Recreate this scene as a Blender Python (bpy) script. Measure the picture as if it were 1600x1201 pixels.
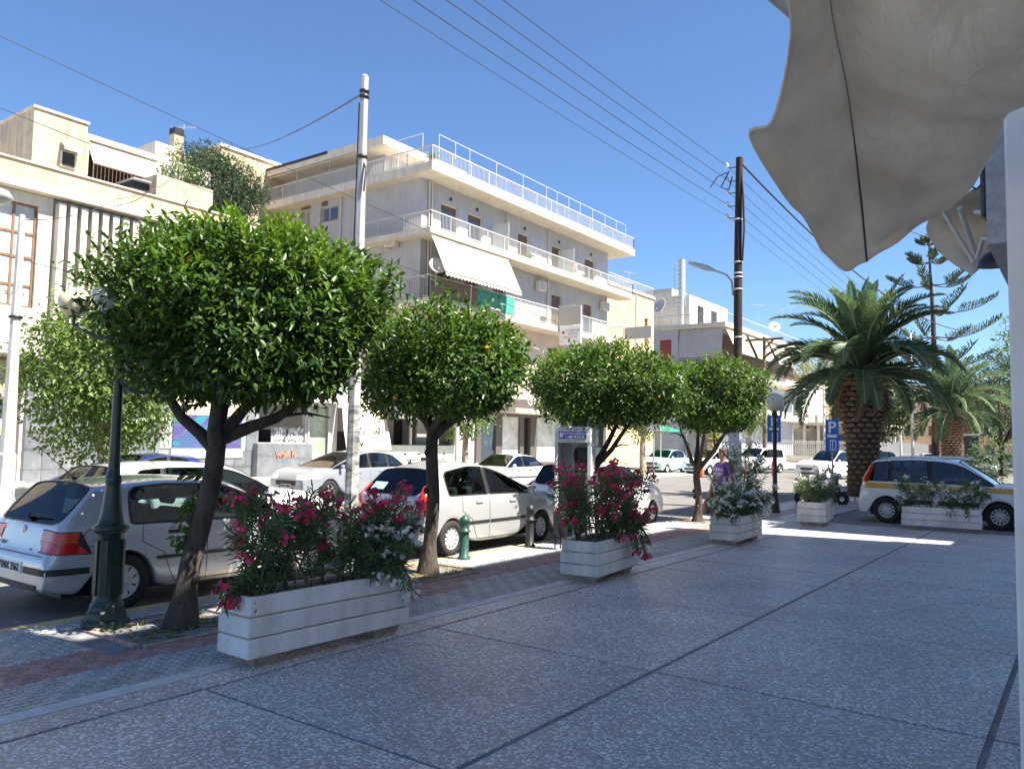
import bpy, bmesh, math, random
import numpy as np
from mathutils import Vector, Matrix
from mathutils.bvhtree import BVHTree
random.seed(7); RNG = np.random.default_rng(11)
R = math.radians; PI = math.pi
SC = bpy.context.scene
COL = SC.collection
for o in list(bpy.data.objects): bpy.data.objects.remove(o)

# ---------------------------------------------------------------- camera
# world: +Y runs along the street, -X across it, eye at the origin
cd = bpy.data.cameras.new('camera'); cam = bpy.data.objects.new('camera', cd); COL.objects.link(cam)
pitch, roll, yaw, fpx = R(4.1), R(1.02), R(36.0), 1245.0
cp, sp, cr, sr = math.cos(pitch), math.sin(pitch), math.cos(roll), math.sin(roll)
Zr = Matrix.Rotation(yaw, 3, 'Z')
fw = Zr @ Vector((0, cp, sp)); rt = Zr @ Vector((1, 0, 0)); dn = Zr @ Vector((0, sp, -cp))
rx = cr*rt - sr*dn; dx = sr*rt + cr*dn
m = Matrix((rx, -dx, -fw)).transposed().to_4x4(); m.translation = Vector((0, 0, 1.83))
cam.matrix_world = m
cd.sensor_width = 36; cd.lens = 36*fpx/1600; cd.clip_end = 3000; cd.clip_start = .05
SC.camera = cam

# ---------------------------------------------------------------- sky, sun, exposure
SUN = Vector((1.0, .20, 1.5)).normalized()
sel = math.asin(SUN.z); saz = math.atan2(SUN.x, SUN.y)
W = bpy.data.worlds.new('World'); SC.world = W; W.use_nodes = True
nt = W.node_tree; nt.nodes.clear()
sky = nt.nodes.new('ShaderNodeTexSky'); sky.sky_type = 'NISHITA'; sky.sun_disc = False
sky.sun_elevation = sel; sky.sun_rotation = saz
sky.air_density = 1.0; sky.dust_density = 0.15; sky.ozone_density = 8.0; sky.altitude = 1200
bg = nt.nodes.new('ShaderNodeBackground'); bg.inputs[1].default_value = 0.05
ow = nt.nodes.new('ShaderNodeOutputWorld')
nt.links.new(sky.outputs[0], bg.inputs[0]); nt.links.new(bg.outputs[0], ow.inputs[0])
sd = bpy.data.lights.new('sun', 'SUN'); sd.energy = 3.6; sd.angle = R(.55); sd.color = (1, .93, .82)
so = bpy.data.objects.new('sun', sd); COL.objects.link(so)
so.rotation_euler = SUN.to_track_quat('Z', 'Y').to_euler(); so.location = (30, 10, 60)
vs = SC.view_settings; vs.view_transform = 'Standard'; vs.look = 'None'; vs.gamma = 1; vs.use_curve_mapping = False
vs.exposure = 2.12
try:
    SC.cycles.max_bounces = 10; SC.cycles.diffuse_bounces = 6; SC.cycles.transparent_max_bounces = 24
except Exception: pass

# ---------------------------------------------------------------- materials
MATS = {}
def mat(name, col, rough=.6, metal=0, var=.0, scale=8, bump=0, bscale=None, spec=.5, coat=0, col2=None, detail=4, stretch=None, emit=0, trans=0, streak=0, rnd=0):
    """procedural principled material: two-colour noise mottling + noise bump"""
    if name in MATS: return MATS[name]
    M = bpy.data.materials.new(name); M.use_nodes = True; MATS[name] = M
    n = M.node_tree.nodes; l = M.node_tree.links
    b = n['Principled BSDF']
    b.inputs['Roughness'].default_value = rough; b.inputs['Metallic'].default_value = metal
    b.inputs['Specular IOR Level'].default_value = spec; b.inputs['Coat Weight'].default_value = coat
    if coat: b.inputs['Coat Roughness'].default_value = .04
    c = tuple(col)+(1,)
    b.inputs['Base Color'].default_value = c
    M.diffuse_color = c
    if var or bump or col2 or streak:
        tc = n.new('ShaderNodeTexCoord'); mp = n.new('ShaderNodeMapping')
        l.new(tc.outputs['Object'], mp.inputs[0])
        if stretch: mp.inputs['Scale'].default_value = stretch
        nz = n.new('ShaderNodeTexNoise'); nz.inputs['Scale'].default_value = scale; nz.inputs['Detail'].default_value = detail
        nz.inputs['Roughness'].default_value = .65
        l.new(mp.outputs[0], nz.inputs['Vector'])
        if var or col2:
            rp = n.new('ShaderNodeValToRGB'); l.new(nz.outputs[0], rp.inputs[0])
            if col2 is None:
                a = tuple(max(0, x*(1-var)) for x in col)+(1,); d = tuple(min(1, x*(1+var)) for x in col)+(1,)
            else: a = tuple(col2)+(1,); d = c
            rp.color_ramp.elements[0].position = .36; rp.color_ramp.elements[0].color = a
            rp.color_ramp.elements[1].position = .62; rp.color_ramp.elements[1].color = d
            l.new(rp.outputs[0], b.inputs['Base Color'])
        if streak or rnd:
            src = b.inputs['Base Color'].links[0].from_socket if b.inputs['Base Color'].links else None
            cur = src
            def mul(fac_socket, lo):
                nonlocal cur
                mm = n.new('ShaderNodeMixRGB'); mm.blend_type = 'MULTIPLY'; mm.inputs[0].default_value = 1
                if cur is not None: l.new(cur, mm.inputs[1])
                else: mm.inputs[1].default_value = c
                l.new(fac_socket, mm.inputs[2]); cur = mm.outputs[0]
            if streak:
                m2 = n.new('ShaderNodeMapping'); m2.inputs['Scale'].default_value = (5,5,.45); l.new(tc.outputs['Object'], m2.inputs[0])
                n2 = n.new('ShaderNodeTexNoise'); n2.inputs['Scale'].default_value = 1.0 if scale < 5 else 3.0; n2.inputs['Detail'].default_value = 7; n2.inputs['Roughness'].default_value = .7; l.new(m2.outputs[0], n2.inputs['Vector'])
                r2 = n.new('ShaderNodeValToRGB'); r2.color_ramp.elements[0].position = .33; r2.color_ramp.elements[1].position = .58
                v = 1-streak; r2.color_ramp.elements[0].color = (v,v*.97,v*.92,1); r2.color_ramp.elements[1].color = (1,1,1,1); l.new(n2.outputs[0], r2.inputs[0]); mul(r2.outputs[0], v)
            if rnd:
                oi = n.new('ShaderNodeObjectInfo'); r3 = n.new('ShaderNodeValToRGB'); v = 1-rnd; r3.color_ramp.elements[0].color = (v,v,v,1); r3.color_ramp.elements[1].color = (1,1,1,1); l.new(oi.outputs['Random'], r3.inputs[0]); mul(r3.outputs[0], v)
            l.new(cur, b.inputs['Base Color'])
        if bump:
            nb = n.new('ShaderNodeTexNoise'); nb.inputs['Scale'].default_value = bscale or scale*4; nb.inputs['Detail'].default_value = 3
            l.new(mp.outputs[0], nb.inputs['Vector'])
            bp = n.new('ShaderNodeBump'); bp.inputs['Strength'].default_value = bump; bp.inputs['Distance'].default_value = .02
            l.new(nb.outputs[0], bp.inputs['Height']); l.new(bp.outputs[0], b.inputs['Normal'])
    return M

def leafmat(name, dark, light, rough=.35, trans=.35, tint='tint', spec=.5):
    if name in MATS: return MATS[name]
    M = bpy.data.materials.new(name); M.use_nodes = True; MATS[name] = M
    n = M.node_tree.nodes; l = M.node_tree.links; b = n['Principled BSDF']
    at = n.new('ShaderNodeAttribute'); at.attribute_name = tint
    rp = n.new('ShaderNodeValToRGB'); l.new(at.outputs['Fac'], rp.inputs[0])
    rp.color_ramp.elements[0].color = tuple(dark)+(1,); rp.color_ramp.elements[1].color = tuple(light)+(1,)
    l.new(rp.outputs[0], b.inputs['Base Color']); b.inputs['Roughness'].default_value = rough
    b.inputs['Specular IOR Level'].default_value = spec
    tr = n.new('ShaderNodeBsdfTranslucent'); hs = n.new('ShaderNodeHueSaturation')
    hs.inputs['Value'].default_value = 1.5; hs.inputs['Hue'].default_value = .485; hs.inputs['Saturation'].default_value = 1.1
    l.new(rp.outputs[0], hs.inputs['Color']); l.new(hs.outputs[0], tr.inputs[0])
    mx = n.new('ShaderNodeMixShader'); mx.inputs[0].default_value = trans
    l.new(b.outputs[0], mx.inputs[1]); l.new(tr.outputs[0], mx.inputs[2])
    l.new(mx.outputs[0], n['Material Output'].inputs[0])
    return M

def glassmat(name, tint=(.35, .42, .42), refl=1.0, rough=.02):
    if name in MATS: return MATS[name]
    M = bpy.data.materials.new(name); M.use_nodes = True; MATS[name] = M
    n = M.node_tree.nodes; l = M.node_tree.links; n.remove(n['Principled BSDF'])
    t = n.new('ShaderNodeBsdfTransparent'); t.inputs[0].default_value = tuple(tint)+(1,)
    g = n.new('ShaderNodeBsdfGlossy'); g.inputs['Roughness'].default_value = rough; g.inputs[0].default_value = (.95, .97, 1, 1)
    f = n.new('ShaderNodeFresnel'); f.inputs[0].default_value = 1.52
    mu = n.new('ShaderNodeMath'); mu.operation = 'MULTIPLY_ADD'; mu.inputs[1].default_value = refl; mu.inputs[2].default_value = .02; mu.use_clamp = True
    l.new(f.outputs[0], mu.inputs[0])
    mx = n.new('ShaderNodeMixShader'); l.new(mu.outputs[0], mx.inputs[0]); l.new(t.outputs[0], mx.inputs[1]); l.new(g.outputs[0], mx.inputs[2])
    l.new(mx.outputs[0], n['Material Output'].inputs[0])
    return M

# ---------------------------------------------------------------- mesh helpers
class MB:
    def __init__(s): s.v = []; s.f = []; s.sm = []; s.mi = []; s.cur = 0
    def add(s, vs, fs, smooth=False):
        o = len(s.v); s.v += [tuple(v) for v in vs]
        for f in fs: s.f.append(tuple(i+o for i in f)); s.sm.append(smooth); s.mi.append(s.cur)
        return s
    def box(s, x0, x1, y0, y1, z0, z1):
        return s.add([(x0,y0,z0),(x1,y0,z0),(x1,y1,z0),(x0,y1,z0),(x0,y0,z1),(x1,y0,z1),(x1,y1,z1),(x0,y1,z1)],
                     [(0,3,2,1),(4,5,6,7),(0,1,5,4),(1,2,6,5),(2,3,7,6),(3,0,4,7)])
    def obox(s, c, ax, ay, az):
        """box from centre and three half-axis vectors"""
        c = Vector(c); ax, ay, az = Vector(ax), Vector(ay), Vector(az)
        P = [c-ax-ay-az, c+ax-ay-az, c+ax+ay-az, c-ax+ay-az, c-ax-ay+az, c+ax-ay+az, c+ax+ay+az, c-ax+ay+az]
        return s.add(P, [(0,3,2,1),(4,5,6,7),(0,1,5,4),(1,2,6,5),(2,3,7,6),(3,0,4,7)])
    def bbox(s, x0, x1, y0, y1, z0, z1, b=.01):
        """box with chamfered edges"""
        bm = bmesh.new(); bmesh.ops.create_cube(bm, size=1)
        for v in bm.verts: v.co = Vector((x0+(v.co.x+.5)*(x1-x0), y0+(v.co.y+.5)*(y1-y0), z0+(v.co.z+.5)*(z1-z0)))
        bmesh.ops.bevel(bm, geom=bm.edges[:], offset=b, segments=1, affect='EDGES')
        bm.verts.index_update()
        s.add([v.co for v in bm.verts], [[v.index for v in f.verts] for f in bm.faces]); bm.free(); return s
    def quad(s, a, b, c, d): return s.add([a,b,c,d], [(0,1,2,3)])
    def prism(s, poly, z0, z1):
        n = len(poly)
        return s.add([(x,y,z0) for x,y in poly]+[(x,y,z1) for x,y in poly],
                     [tuple(range(n-1,-1,-1)), tuple(range(n,2*n))]+[(i,(i+1)%n,n+(i+1)%n,n+i) for i in range(n)])
    def tube(s, pts, rad, n=8, cap=True, smooth=True):
        pts = [Vector(p) for p in pts]; N = len(pts)
        if not hasattr(rad, '__len__'): rad = [rad]*N
        up = Vector((0,0,1)); rings = []; prev = None
        for i, p in enumerate(pts):
            t = (pts[min(i+1,N-1)]-pts[max(i-1,0)])
            t = t.normalized() if t.length > 1e-9 else Vector((0,0,1))
            if prev is None:
                a = t.cross(up if abs(t.z) < .95 else Vector((1,0,0))).normalized()
            else:
                a = (prev - t*prev.dot(t)); a = a.normalized() if a.length > 1e-6 else t.orthogonal().normalized()
            prev = a; b = t.cross(a)
            rings.append([p+rad[i]*(math.cos(2*PI*k/n)*a+math.sin(2*PI*k/n)*b) for k in range(n)])
        vs = [v for r in rings for v in r]
        fs = [(i*n+k, i*n+(k+1)%n, (i+1)*n+(k+1)%n, (i+1)*n+k) for i in range(N-1) for k in range(n)]
        o = len(s.v); s.add(vs, fs, smooth)
        if cap:
            s.add(rings[0], [tuple(range(n-1,-1,-1))]); s.add(rings[-1], [tuple(range(n))])
        return s
    def lathe(s, prof, n=16, c=(0,0,0), axis='z', smooth=True, cap=True):
        """prof: (radius, height) list"""
        def P(r, h, a):
            x, y = r*math.cos(a), r*math.sin(a)
            if axis == 'z': return (c[0]+x, c[1]+y, c[2]+h)
            if axis == 'x': return (c[0]+h, c[1]+x, c[2]+y)
            return (c[0]+x, c[1]+h, c[2]+y)
        N = len(prof)
        vs = [P(r,h,2*PI*k/n) for r,h in prof for k in range(n)]
        fs = [(i*n+k, i*n+(k+1)%n, (i+1)*n+(k+1)%n, (i+1)*n+k) for i in range(N-1) for k in range(n)]
        s.add(vs, fs, smooth)
        for i, idx in ((0, range(n-1,-1,-1)), (N-1, range(n))):
            if cap and prof[i][0] > 1e-4: s.add([vs[i*n+k] for k in range(n)], [tuple(idx)])
        return s
    def ball(s, c, r, nu=12, nv=8, sz=1.0):
        return s.lathe([(max(1e-5, r*math.sin(PI*i/nv)), -r*sz*math.cos(PI*i/nv)) for i in range(nv+1)], nu, c)
    def grid(s, pts, smooth=True, closed=False):
        """pts: rows of equal-length point lists"""
        n = len(pts[0]); vs = [p for r in pts for p in r]
        fs = [(i*n+k, i*n+k+1, (i+1)*n+k+1, (i+1)*n+k) for i in range(len(pts)-1) for k in range(n-1)]
        return s.add(vs, fs, smooth)
    def mesh(s, name, mats):
        me = bpy.data.meshes.new(name); me.from_pydata(s.v, [], s.f); 
        if not isinstance(mats, (list, tuple)): mats = [mats]
        for mm in mats: me.materials.append(mm)
        me.polygons.foreach_set('use_smooth', s.sm); me.polygons.foreach_set('material_index', s.mi)
        me.update(); return me
    def build(s, name, mats, parent=None, loc=None, rz=None, kind=None):
        return link(s.mesh(name, mats), name, parent, loc, rz, kind)

def link(me, name, parent=None, loc=None, rz=None, kind=None):
    o = bpy.data.objects.new(name, me); COL.objects.link(o)
    if parent: o.parent = parent
    if loc is not None: o.location = loc
    if rz is not None: o.rotation_euler = (0,0,rz)
    if kind: o['kind'] = kind
    return o
def tag(o, label, cat, group=None):
    o['label'] = label; o['category'] = cat
    if group: o['group'] = group
    return o
def thing(name, label, cat, loc=(0,0,0), rz=0, group=None):
    o = bpy.data.objects.new(name, None); COL.objects.link(o); o.empty_display_size = .2
    o.location = loc; o.rotation_euler = (0,0,rz); return tag(o, label, cat, group)
def kids(o): return [c for c in bpy.data.objects if c.parent == o]
def copy_tree(o, parent=None):
    c = o.copy(); COL.objects.link(c)
    if parent: c.parent = parent
    for k in list(o.children): copy_tree(k, c)
    return c
def text_part(s, name, m, parent, size, loc, rot, align='CENTER', depth=.002, sx=1.0, bold=0.0):
    cu = bpy.data.curves.new('txt', 'FONT'); cu.body = s; cu.size = size; cu.align_x = align; cu.align_y = 'CENTER'
    cu.extrude = depth; cu.resolution_u = 2; cu.offset = bold; cu.space_line = .85
    t = bpy.data.objects.new('txt', cu); COL.objects.link(t)
    me = bpy.data.meshes.new_from_object(t.evaluated_get(bpy.context.evaluated_depsgraph_get()))
    bpy.data.objects.remove(t); bpy.data.curves.remove(cu)
    me.materials.clear(); me.materials.append(m)
    o = link(me, name, parent); o.location = loc; o.rotation_euler = rot; o.scale = (sx, 1, 1)
    return o

# ---- foliage: many folded leaves in one mesh (numpy)
def leaves_mesh(name, pos, axis, nrm, length, width, tint, m, fold=.25, quads=True, bend=.15):
    n = len(pos); axis = axis/np.linalg.norm(axis, axis=1, keepdims=True)
    side = np.cross(axis, nrm); side /= (np.linalg.norm(side, axis=1, keepdims=True)+1e-9)
    nn = np.cross(side, axis); L = np.asarray(length).reshape(-1,1)*np.ones((n,1)); Wd = np.asarray(width).reshape(-1,1)*np.ones((n,1))
    b = pos; t = pos+axis*L-nn*L*bend
    if quads:
        def pt(u, s_, w): return pos+axis*L*u+side*Wd*w*s_+nn*Wd*fold*w - nn*L*bend*u*u
        V = np.stack([b, pt(.3,1,.5), pt(.68,1,.42), t, pt(.68,-1,.42), pt(.3,-1,.5)], 1).reshape(-1,3)
        k = np.arange(n)[:,None]*6
        F = np.stack([k+[0,1,2,3], k+[0,3,4,5]], 1).reshape(-1,4); per = 6; fp = 2
        sizes = 4
    else:
        def pt(u, s_, w): return pos+axis*L*u+side*Wd*w*s_+nn*Wd*fold*w
        V = np.stack([b, pt(.45,1,.5), t, pt(.45,-1,.5)], 1).reshape(-1,3)
        k = np.arange(n)[:,None]*4
        F = np.stack([k+[0,1,2], k+[0,2,3]], 1).reshape(-1,3); per = 4; fp = 2; sizes = 3
    me = bpy.data.meshes.new(name); nf = len(F)
    me.vertices.add(len(V)); me.vertices.foreach_set('co', V.astype(np.float32).ravel())
    me.loops.add(nf*sizes); me.loops.foreach_set('vertex_index', F.astype(np.int32).ravel())
    me.polygons.add(nf); me.polygons.foreach_set('loop_start', np.arange(nf, dtype=np.int32)*sizes)
    me.polygons.foreach_set('loop_total', np.full(nf, sizes, dtype=np.int32))
    me.update(calc_edges=True)
    a = me.attributes.new('tint', 'FLOAT', 'POINT'); a.data.foreach_set('value', np.repeat(np.clip(tint,0,1), per).astype(np.float32))
    me.materials.append(m); me.polygons.foreach_set('use_smooth', np.zeros(nf, dtype=bool))
    return me
def rnd_unit(n):
    v = RNG.normal(size=(n,3)); return v/np.linalg.norm(v, axis=1, keepdims=True)
# ================================================================ ground
def speckle(name, base, dark, scale, rough, bumpk, patch=.0):
    """exposed-aggregate concrete: pebbles in darker paste"""
    M = bpy.data.materials.new(name); M.use_nodes = True; MATS[name] = M
    n = M.node_tree.nodes; l = M.node_tree.links; b = n['Principled BSDF']; b.inputs['Roughness'].default_value = rough
    b.inputs['Specular IOR Level'].default_value = .45
    g = n.new('ShaderNodeNewGeometry')
    nw = n.new('ShaderNodeTexNoise'); nw.inputs['Scale'].default_value = scale*.55; nw.inputs['Detail'].default_value = 2
    l.new(g.outputs['Position'], nw.inputs['Vector'])
    va = n.new('ShaderNodeVectorMath'); va.operation = 'MULTIPLY_ADD'; va.inputs[1].default_value = (.05,)*3
    l.new(nw.outputs['Color'], va.inputs[0]); l.new(g.outputs['Position'], va.inputs[2])
    v = n.new('ShaderNodeTexVoronoi'); v.inputs['Scale'].default_value = scale; v.feature = 'F1'; v.inputs['Randomness'].default_value = 1
    l.new(va.outputs[0], v.inputs['Vector'])
    r1 = n.new('ShaderNodeValToRGB'); l.new(v.outputs['Distance'], r1.inputs[0])
    r1.color_ramp.elements[0].position = .38; r1.color_ramp.elements[0].color = (1,1,1,1)
    r1.color_ramp.elements[1].position = .62; r1.color_ramp.elements[1].color = (0,0,0,1)
    # pebble tone per cell
    sx = n.new('ShaderNodeSeparateColor'); l.new(v.outputs['Color'], sx.inputs[0])
    r2 = n.new('ShaderNodeValToRGB'); l.new(sx.outputs[0], r2.inputs[0])
    r2.color_ramp.elements[0].color = tuple(x*.5 for x in base)+(1,); r2.color_ramp.elements[1].color = tuple(min(1,x*1.35) for x in base)+(1,)
    mx = n.new('ShaderNodeMixRGB'); l.new(r1.outputs[0], mx.inputs[0]); mx.inputs[1].default_value = tuple(dark)+(1,); l.new(r2.outputs[0], mx.inputs[2])
    # stains
    n3 = n.new('ShaderNodeTexNoise'); n3.inputs['Scale'].default_value = .9; n3.inputs['Detail'].default_value = 5; l.new(g.outputs['Position'], n3.inputs['Vector'])
    r3 = n.new('ShaderNodeValToRGB'); l.new(n3.outputs[0], r3.inputs[0])
    r3.color_ramp.elements[0].position = .3; r3.color_ramp.elements[0].color = (.80,.78,.78,1)
    r3.color_ramp.elements[1].position = .6; r3.color_ramp.elements[1].color = (1.0,1.0,1.0,1)
    m2 = n.new('ShaderNodeMixRGB'); m2.blend_type = 'MULTIPLY'; m2.inputs[0].default_value = 1
    l.new(mx.outputs[0], m2.inputs[1]); l.new(r3.outputs[0], m2.inputs[2])
    # chewing-gum and oil spots, and a tone of its own for every slab
    v4 = n.new('ShaderNodeTexVoronoi'); v4.inputs['Scale'].default_value = 2.6; l.new(va.outputs[0], v4.inputs['Vector'])
    r4 = n.new('ShaderNodeValToRGB'); l.new(v4.outputs['Distance'], r4.inputs[0]); e4 = r4.color_ramp.elements
    e4[0].position = .045; e4[0].color = (.5,.48,.47,1); e4[1].position = .075; e4[1].color = (1,1,1,1)
    m4 = n.new('ShaderNodeMixRGB'); m4.blend_type = 'MULTIPLY'; m4.inputs[0].default_value = .8; l.new(m2.outputs[0], m4.inputs[1]); l.new(r4.outputs[0], m4.inputs[2])
    oi = n.new('ShaderNodeObjectInfo'); r5 = n.new('ShaderNodeValToRGB'); l.new(oi.outputs['Random'], r5.inputs[0]); r5.color_ramp.elements[0].color = (.86,.86,.87,1); r5.color_ramp.elements[1].color = (1,1,1,1)
    m5 = n.new('ShaderNodeMixRGB'); m5.blend_type = 'MULTIPLY'; m5.inputs[0].default_value = 1; l.new(m4.outputs[0], m5.inputs[1]); l.new(r5.outputs[0], m5.inputs[2]); l.new(m5.outputs[0], b.inputs['Base Color'])
    bp = n.new('ShaderNodeBump'); bp.inputs['Strength'].default_value = bumpk; bp.inputs['Distance'].default_value = .006
    l.new(r1.outputs[0], bp.inputs['Height']); l.new(bp.outputs[0], b.inputs['Normal'])
    return M
m_terr = speckle('exposed aggregate', (.93,.82,.73), (.42,.385,.36), 40, .42, .6)
m_asph = speckle('asphalt', (.26,.25,.235), (.17,.165,.155), 90, .8, .4)
m_joint = mat('joint concrete', (.19,.19,.20), .8, var=.2, scale=6, bump=.2, bscale=60)
m_strip = mat('pale concrete border', (.55,.54,.53), .75, var=.12, scale=5, bump=.15, bscale=90)
m_tile = mat('grey cement tile', (.40,.40,.395), .42, var=.28, scale=7, bump=.15, bscale=120, spec=.5, rnd=.22)
m_tred = mat('red cement tile', (.37,.22,.195), .55, var=.25, scale=7, bump=.15, bscale=120)
m_kerb = mat('kerb stone', (.36,.35,.33), .8, var=.2, scale=9, bump=.2)
m_yel = mat('worn yellow paint', (.58,.43,.12), .7, col2=(.40,.36,.28), scale=9, bump=.2)
m_soil = mat('dry soil', (.16,.115,.075), .95, var=.4, scale=14, bump=.8, bscale=50)
m_brick = mat('pink brick edging', (.40,.27,.21), .85, var=.25, scale=12, bump=.3)
m_pave = mat('far pavement', (.46,.43,.38), .8, var=.18, scale=2, bump=.1)
m_earth = mat('city ground', (.24,.23,.21), .9, var=.2, scale=.2)
m_white = mat('white road paint', (.75,.75,.73), .7, var=.12, scale=6)

MB().box(-900,900,-400,1500,-.5,-.10).build('ground', m_earth, kind='structure')
rd = MB(); rd.box(-20.4,-8.30,-60,220,-.2,-.06); rd.box(-8.30,40,20.55,70,-.2,-.062); rd.build('road', m_asph, kind='structure')
# plaza: dark joint bed with slabs laid in it
plaza = MB().box(-5.77,40,-25,20.4,-.25,-.008).build('plaza', m_joint, kind='structure')
xs = [-5.27,-2.92,-.57,1.78,4.13,6.48]; ys = [-19.2,-16.7,-14.2,-11.7,-9.15,-6.65,-4.15,-1.6,.95,3.51,6.03,8.59,11.06,12.19,14.70,17.2,19.7,20.4]
def slab(x0,x1,y0,y1,jx=.021,jy=.0125):
    b = MB(); b.bbox(x0+jx,x1-jx,y0+jy,y1-jy,-.10,0,.003); b.build('paving_slab', m_terr, plaza)
for i in range(len(xs)-1):
    for j in range(len(ys)-1): slab(xs[i],xs[i+1],ys[j],ys[j+1], jy=.021 if ys[j] in (3.51,12.19) else .0125)
for j in range(len(ys)-1): slab(-5.60,xs[0],ys[j],ys[j+1],jy=.004)
for j in range(-8,20):
    b = MB(); b.bbox(-5.765,-5.603,j*1.05,j*1.05+1.045,-.1,.0,.003); b.build('border_stone', m_strip, plaza)
# tiled pavement
pav = MB().box(-8.16,-5.772,-25,60,-.25,-.014).build('pavement', m_joint, kind='structure')
TS = .2975
def tile_mesh(name, mm):
    b = MB(); g = TS-.004
    b.box(0,g,0,g,-.03,-.009)
    k = 4; c = g/k
    for i in range(k):
        for j in range(k):
            x0, x1, y0, y1 = i*c+.008, (i+1)*c-.008, j*c+.008, (j+1)*c-.008; e=.006
            b.add([(x0,y0,-.009),(x1,y0,-.009),(x1,y1,-.009),(x0,y1,-.009),(x0+e,y0+e,0),(x1-e,y0+e,0),(x1-e,y1-e,0),(x0+e,y1-e,0)],
                  [(4,5,6,7),(0,1,5,4),(1,2,6,5),(2,3,7,6),(3,0,4,7)])
    return b.mesh(name, mm)
def round_mesh(name, mm):
    b = MB(); g = TS-.004; b.box(0,g,0,g,-.03,-.009)
    for r in (.03,.065,.10,.135):       # concentric quarter ridges
        n = 10; 
        for q in range(n):
            a0, a1 = 2*PI*q/n, 2*PI*(q+1)/n
            P = lambda rr,a,z: (g/2+rr*math.cos(a), g/2+rr*math.sin(a), z)
            b.add([P(r-.012,a0,-.009),P(r+.012,a0,-.009),P(r+.012,a1,-.009),P(r-.012,a1,-.009),P(r-.006,a0,0),P(r+.006,a0,0),P(r+.006,a1,0),P(r-.006,a1,0)],[(4,5,6,7),(0,4,7,3),(1,2,6,5)])
    return b.mesh(name, mm)
tg, trd = tile_mesh('paving_tile', m_tile), round_mesh('red_paving_tile', m_tred)
PITS = [(-7.58,-6.72,3.86,5.06), (-7.92,-7.06,7.85,9.05), (-8.12,-7.30,13.05,14.2), (-8.12,-7.40,17.9,19.0)]
def in_pit(x, y, e=.02): return any(a-e < x+TS and x < b+e and c-e < y+TS and y < d+e for a,b,c,d in PITS)
cand = []
for j in range(-3, 200):
    for i in range(8):
        x = -5.775-(i+1)*TS; y = j*TS
        if in_pit(x, y): continue
        red = i in ((2,3) if y < 8 else (3,4))
        cand.append((j, i, x, y, red))
# the nearest 300 in view are tiles of their own, the others one mesh
near = [c for c in cand if c[3] > 1.5 and math.atan2(-c[2], c[3]) < R(70)][:300]
ns = set((c[0], c[1]) for c in near)
far = MB()
for j,i,x,y,red in cand:
    if (j,i) in ns:
        o = link(trd if red else tg, 'red_paving_tile' if red else 'paving_tile', pav)
        o.location = (x, y, random.uniform(-.0015,.0015))
    else:
        far.cur = 1 if red else 0
        far.box(x+.002,x+TS-.002,y+.002,y+TS-.002,-.03,-.003)
far.build('paving_tile_field', [m_tile, m_tred], pav, kind='stuff')
# kerb stones
kb = MB(); kb.bbox(-.075,.075,.004,.996,-.16,.0,.008); km = kb.mesh('kerb_stone', m_kerb); kb2 = MB(); kb2.bbox(-.075,.075,.004,.996,-.16,.0,.008); kym = kb2.mesh('kerb_stone', m_yel)
kerb = MB().box(-8.26,-8.23,-25,60,-.2,-.07).build('kerb', m_joint, kind='structure')
for j in range(-6, 40): link(kym if j < 14 else km, 'kerb_stone', kerb, (-8.24, j, 0))
MB().box(-8.30,-8.17,60,200,-.2,0).build('pavement', m_pave, kind='structure')
MB().box(-8.16,40,70,220,-.2,-.01).build('pavement', m_pave, kind='structure')
# tree pits
for a,b_,c,d in PITS:
    pit = MB(); pit.grid([[(a+(b_-a)*i/10, c+(d-c)*j/10, -.02+random.uniform(-.012,.02)) for i in range(11)] for j in range(11)])
    po = pit.build('soil', m_soil, pav)
    br = MB(); br.bbox(0,.05,0,.155,-.06,.012,.004); bm_ = br.mesh('edging_brick', m_brick)
    for j in range(int((d-c)/.16)):
        for x in (a-.05, b_): link(bm_, 'edging_brick', pav, (x, c+j*.16, 0))
    for i in range(int((b_-a)/.16)):
        for y in (c, d+.05): link(bm_, 'edging_brick', pav, (a+i*.16, y, 0)).rotation_euler = (0,0,-PI/2)
# far pavement, rising gently to the house fronts
fp = MB(); fp.grid([[(-20.4,-60,-.02),(-28.2,-60,.26)],[(-20.4,220,-.02),(-28.2,220,.26)]], smooth=False)
fp.build('pavement', m_pave, kind='structure')
fk = MB(); fk.bbox(-20.40,-20.25,.01,1.99,-.2,.0,.01); fkm = fk.mesh('kerb_stone', m_kerb)
fkerb = MB().box(-20.39,-20.36,-60,220,-.2,-.07).build('kerb', m_joint, kind='structure')
for j in range(0, 40): link(fkm, 'kerb_stone', fkerb, (0, j*2, 0))
# parking bay lines along the far kerb
for j in range(6):
    MB().box(-18.1,-18.0,6+j*5.2,8.6+j*5.2,-.06,-.056).build('road_marking', m_white, kind='structure')

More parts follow.
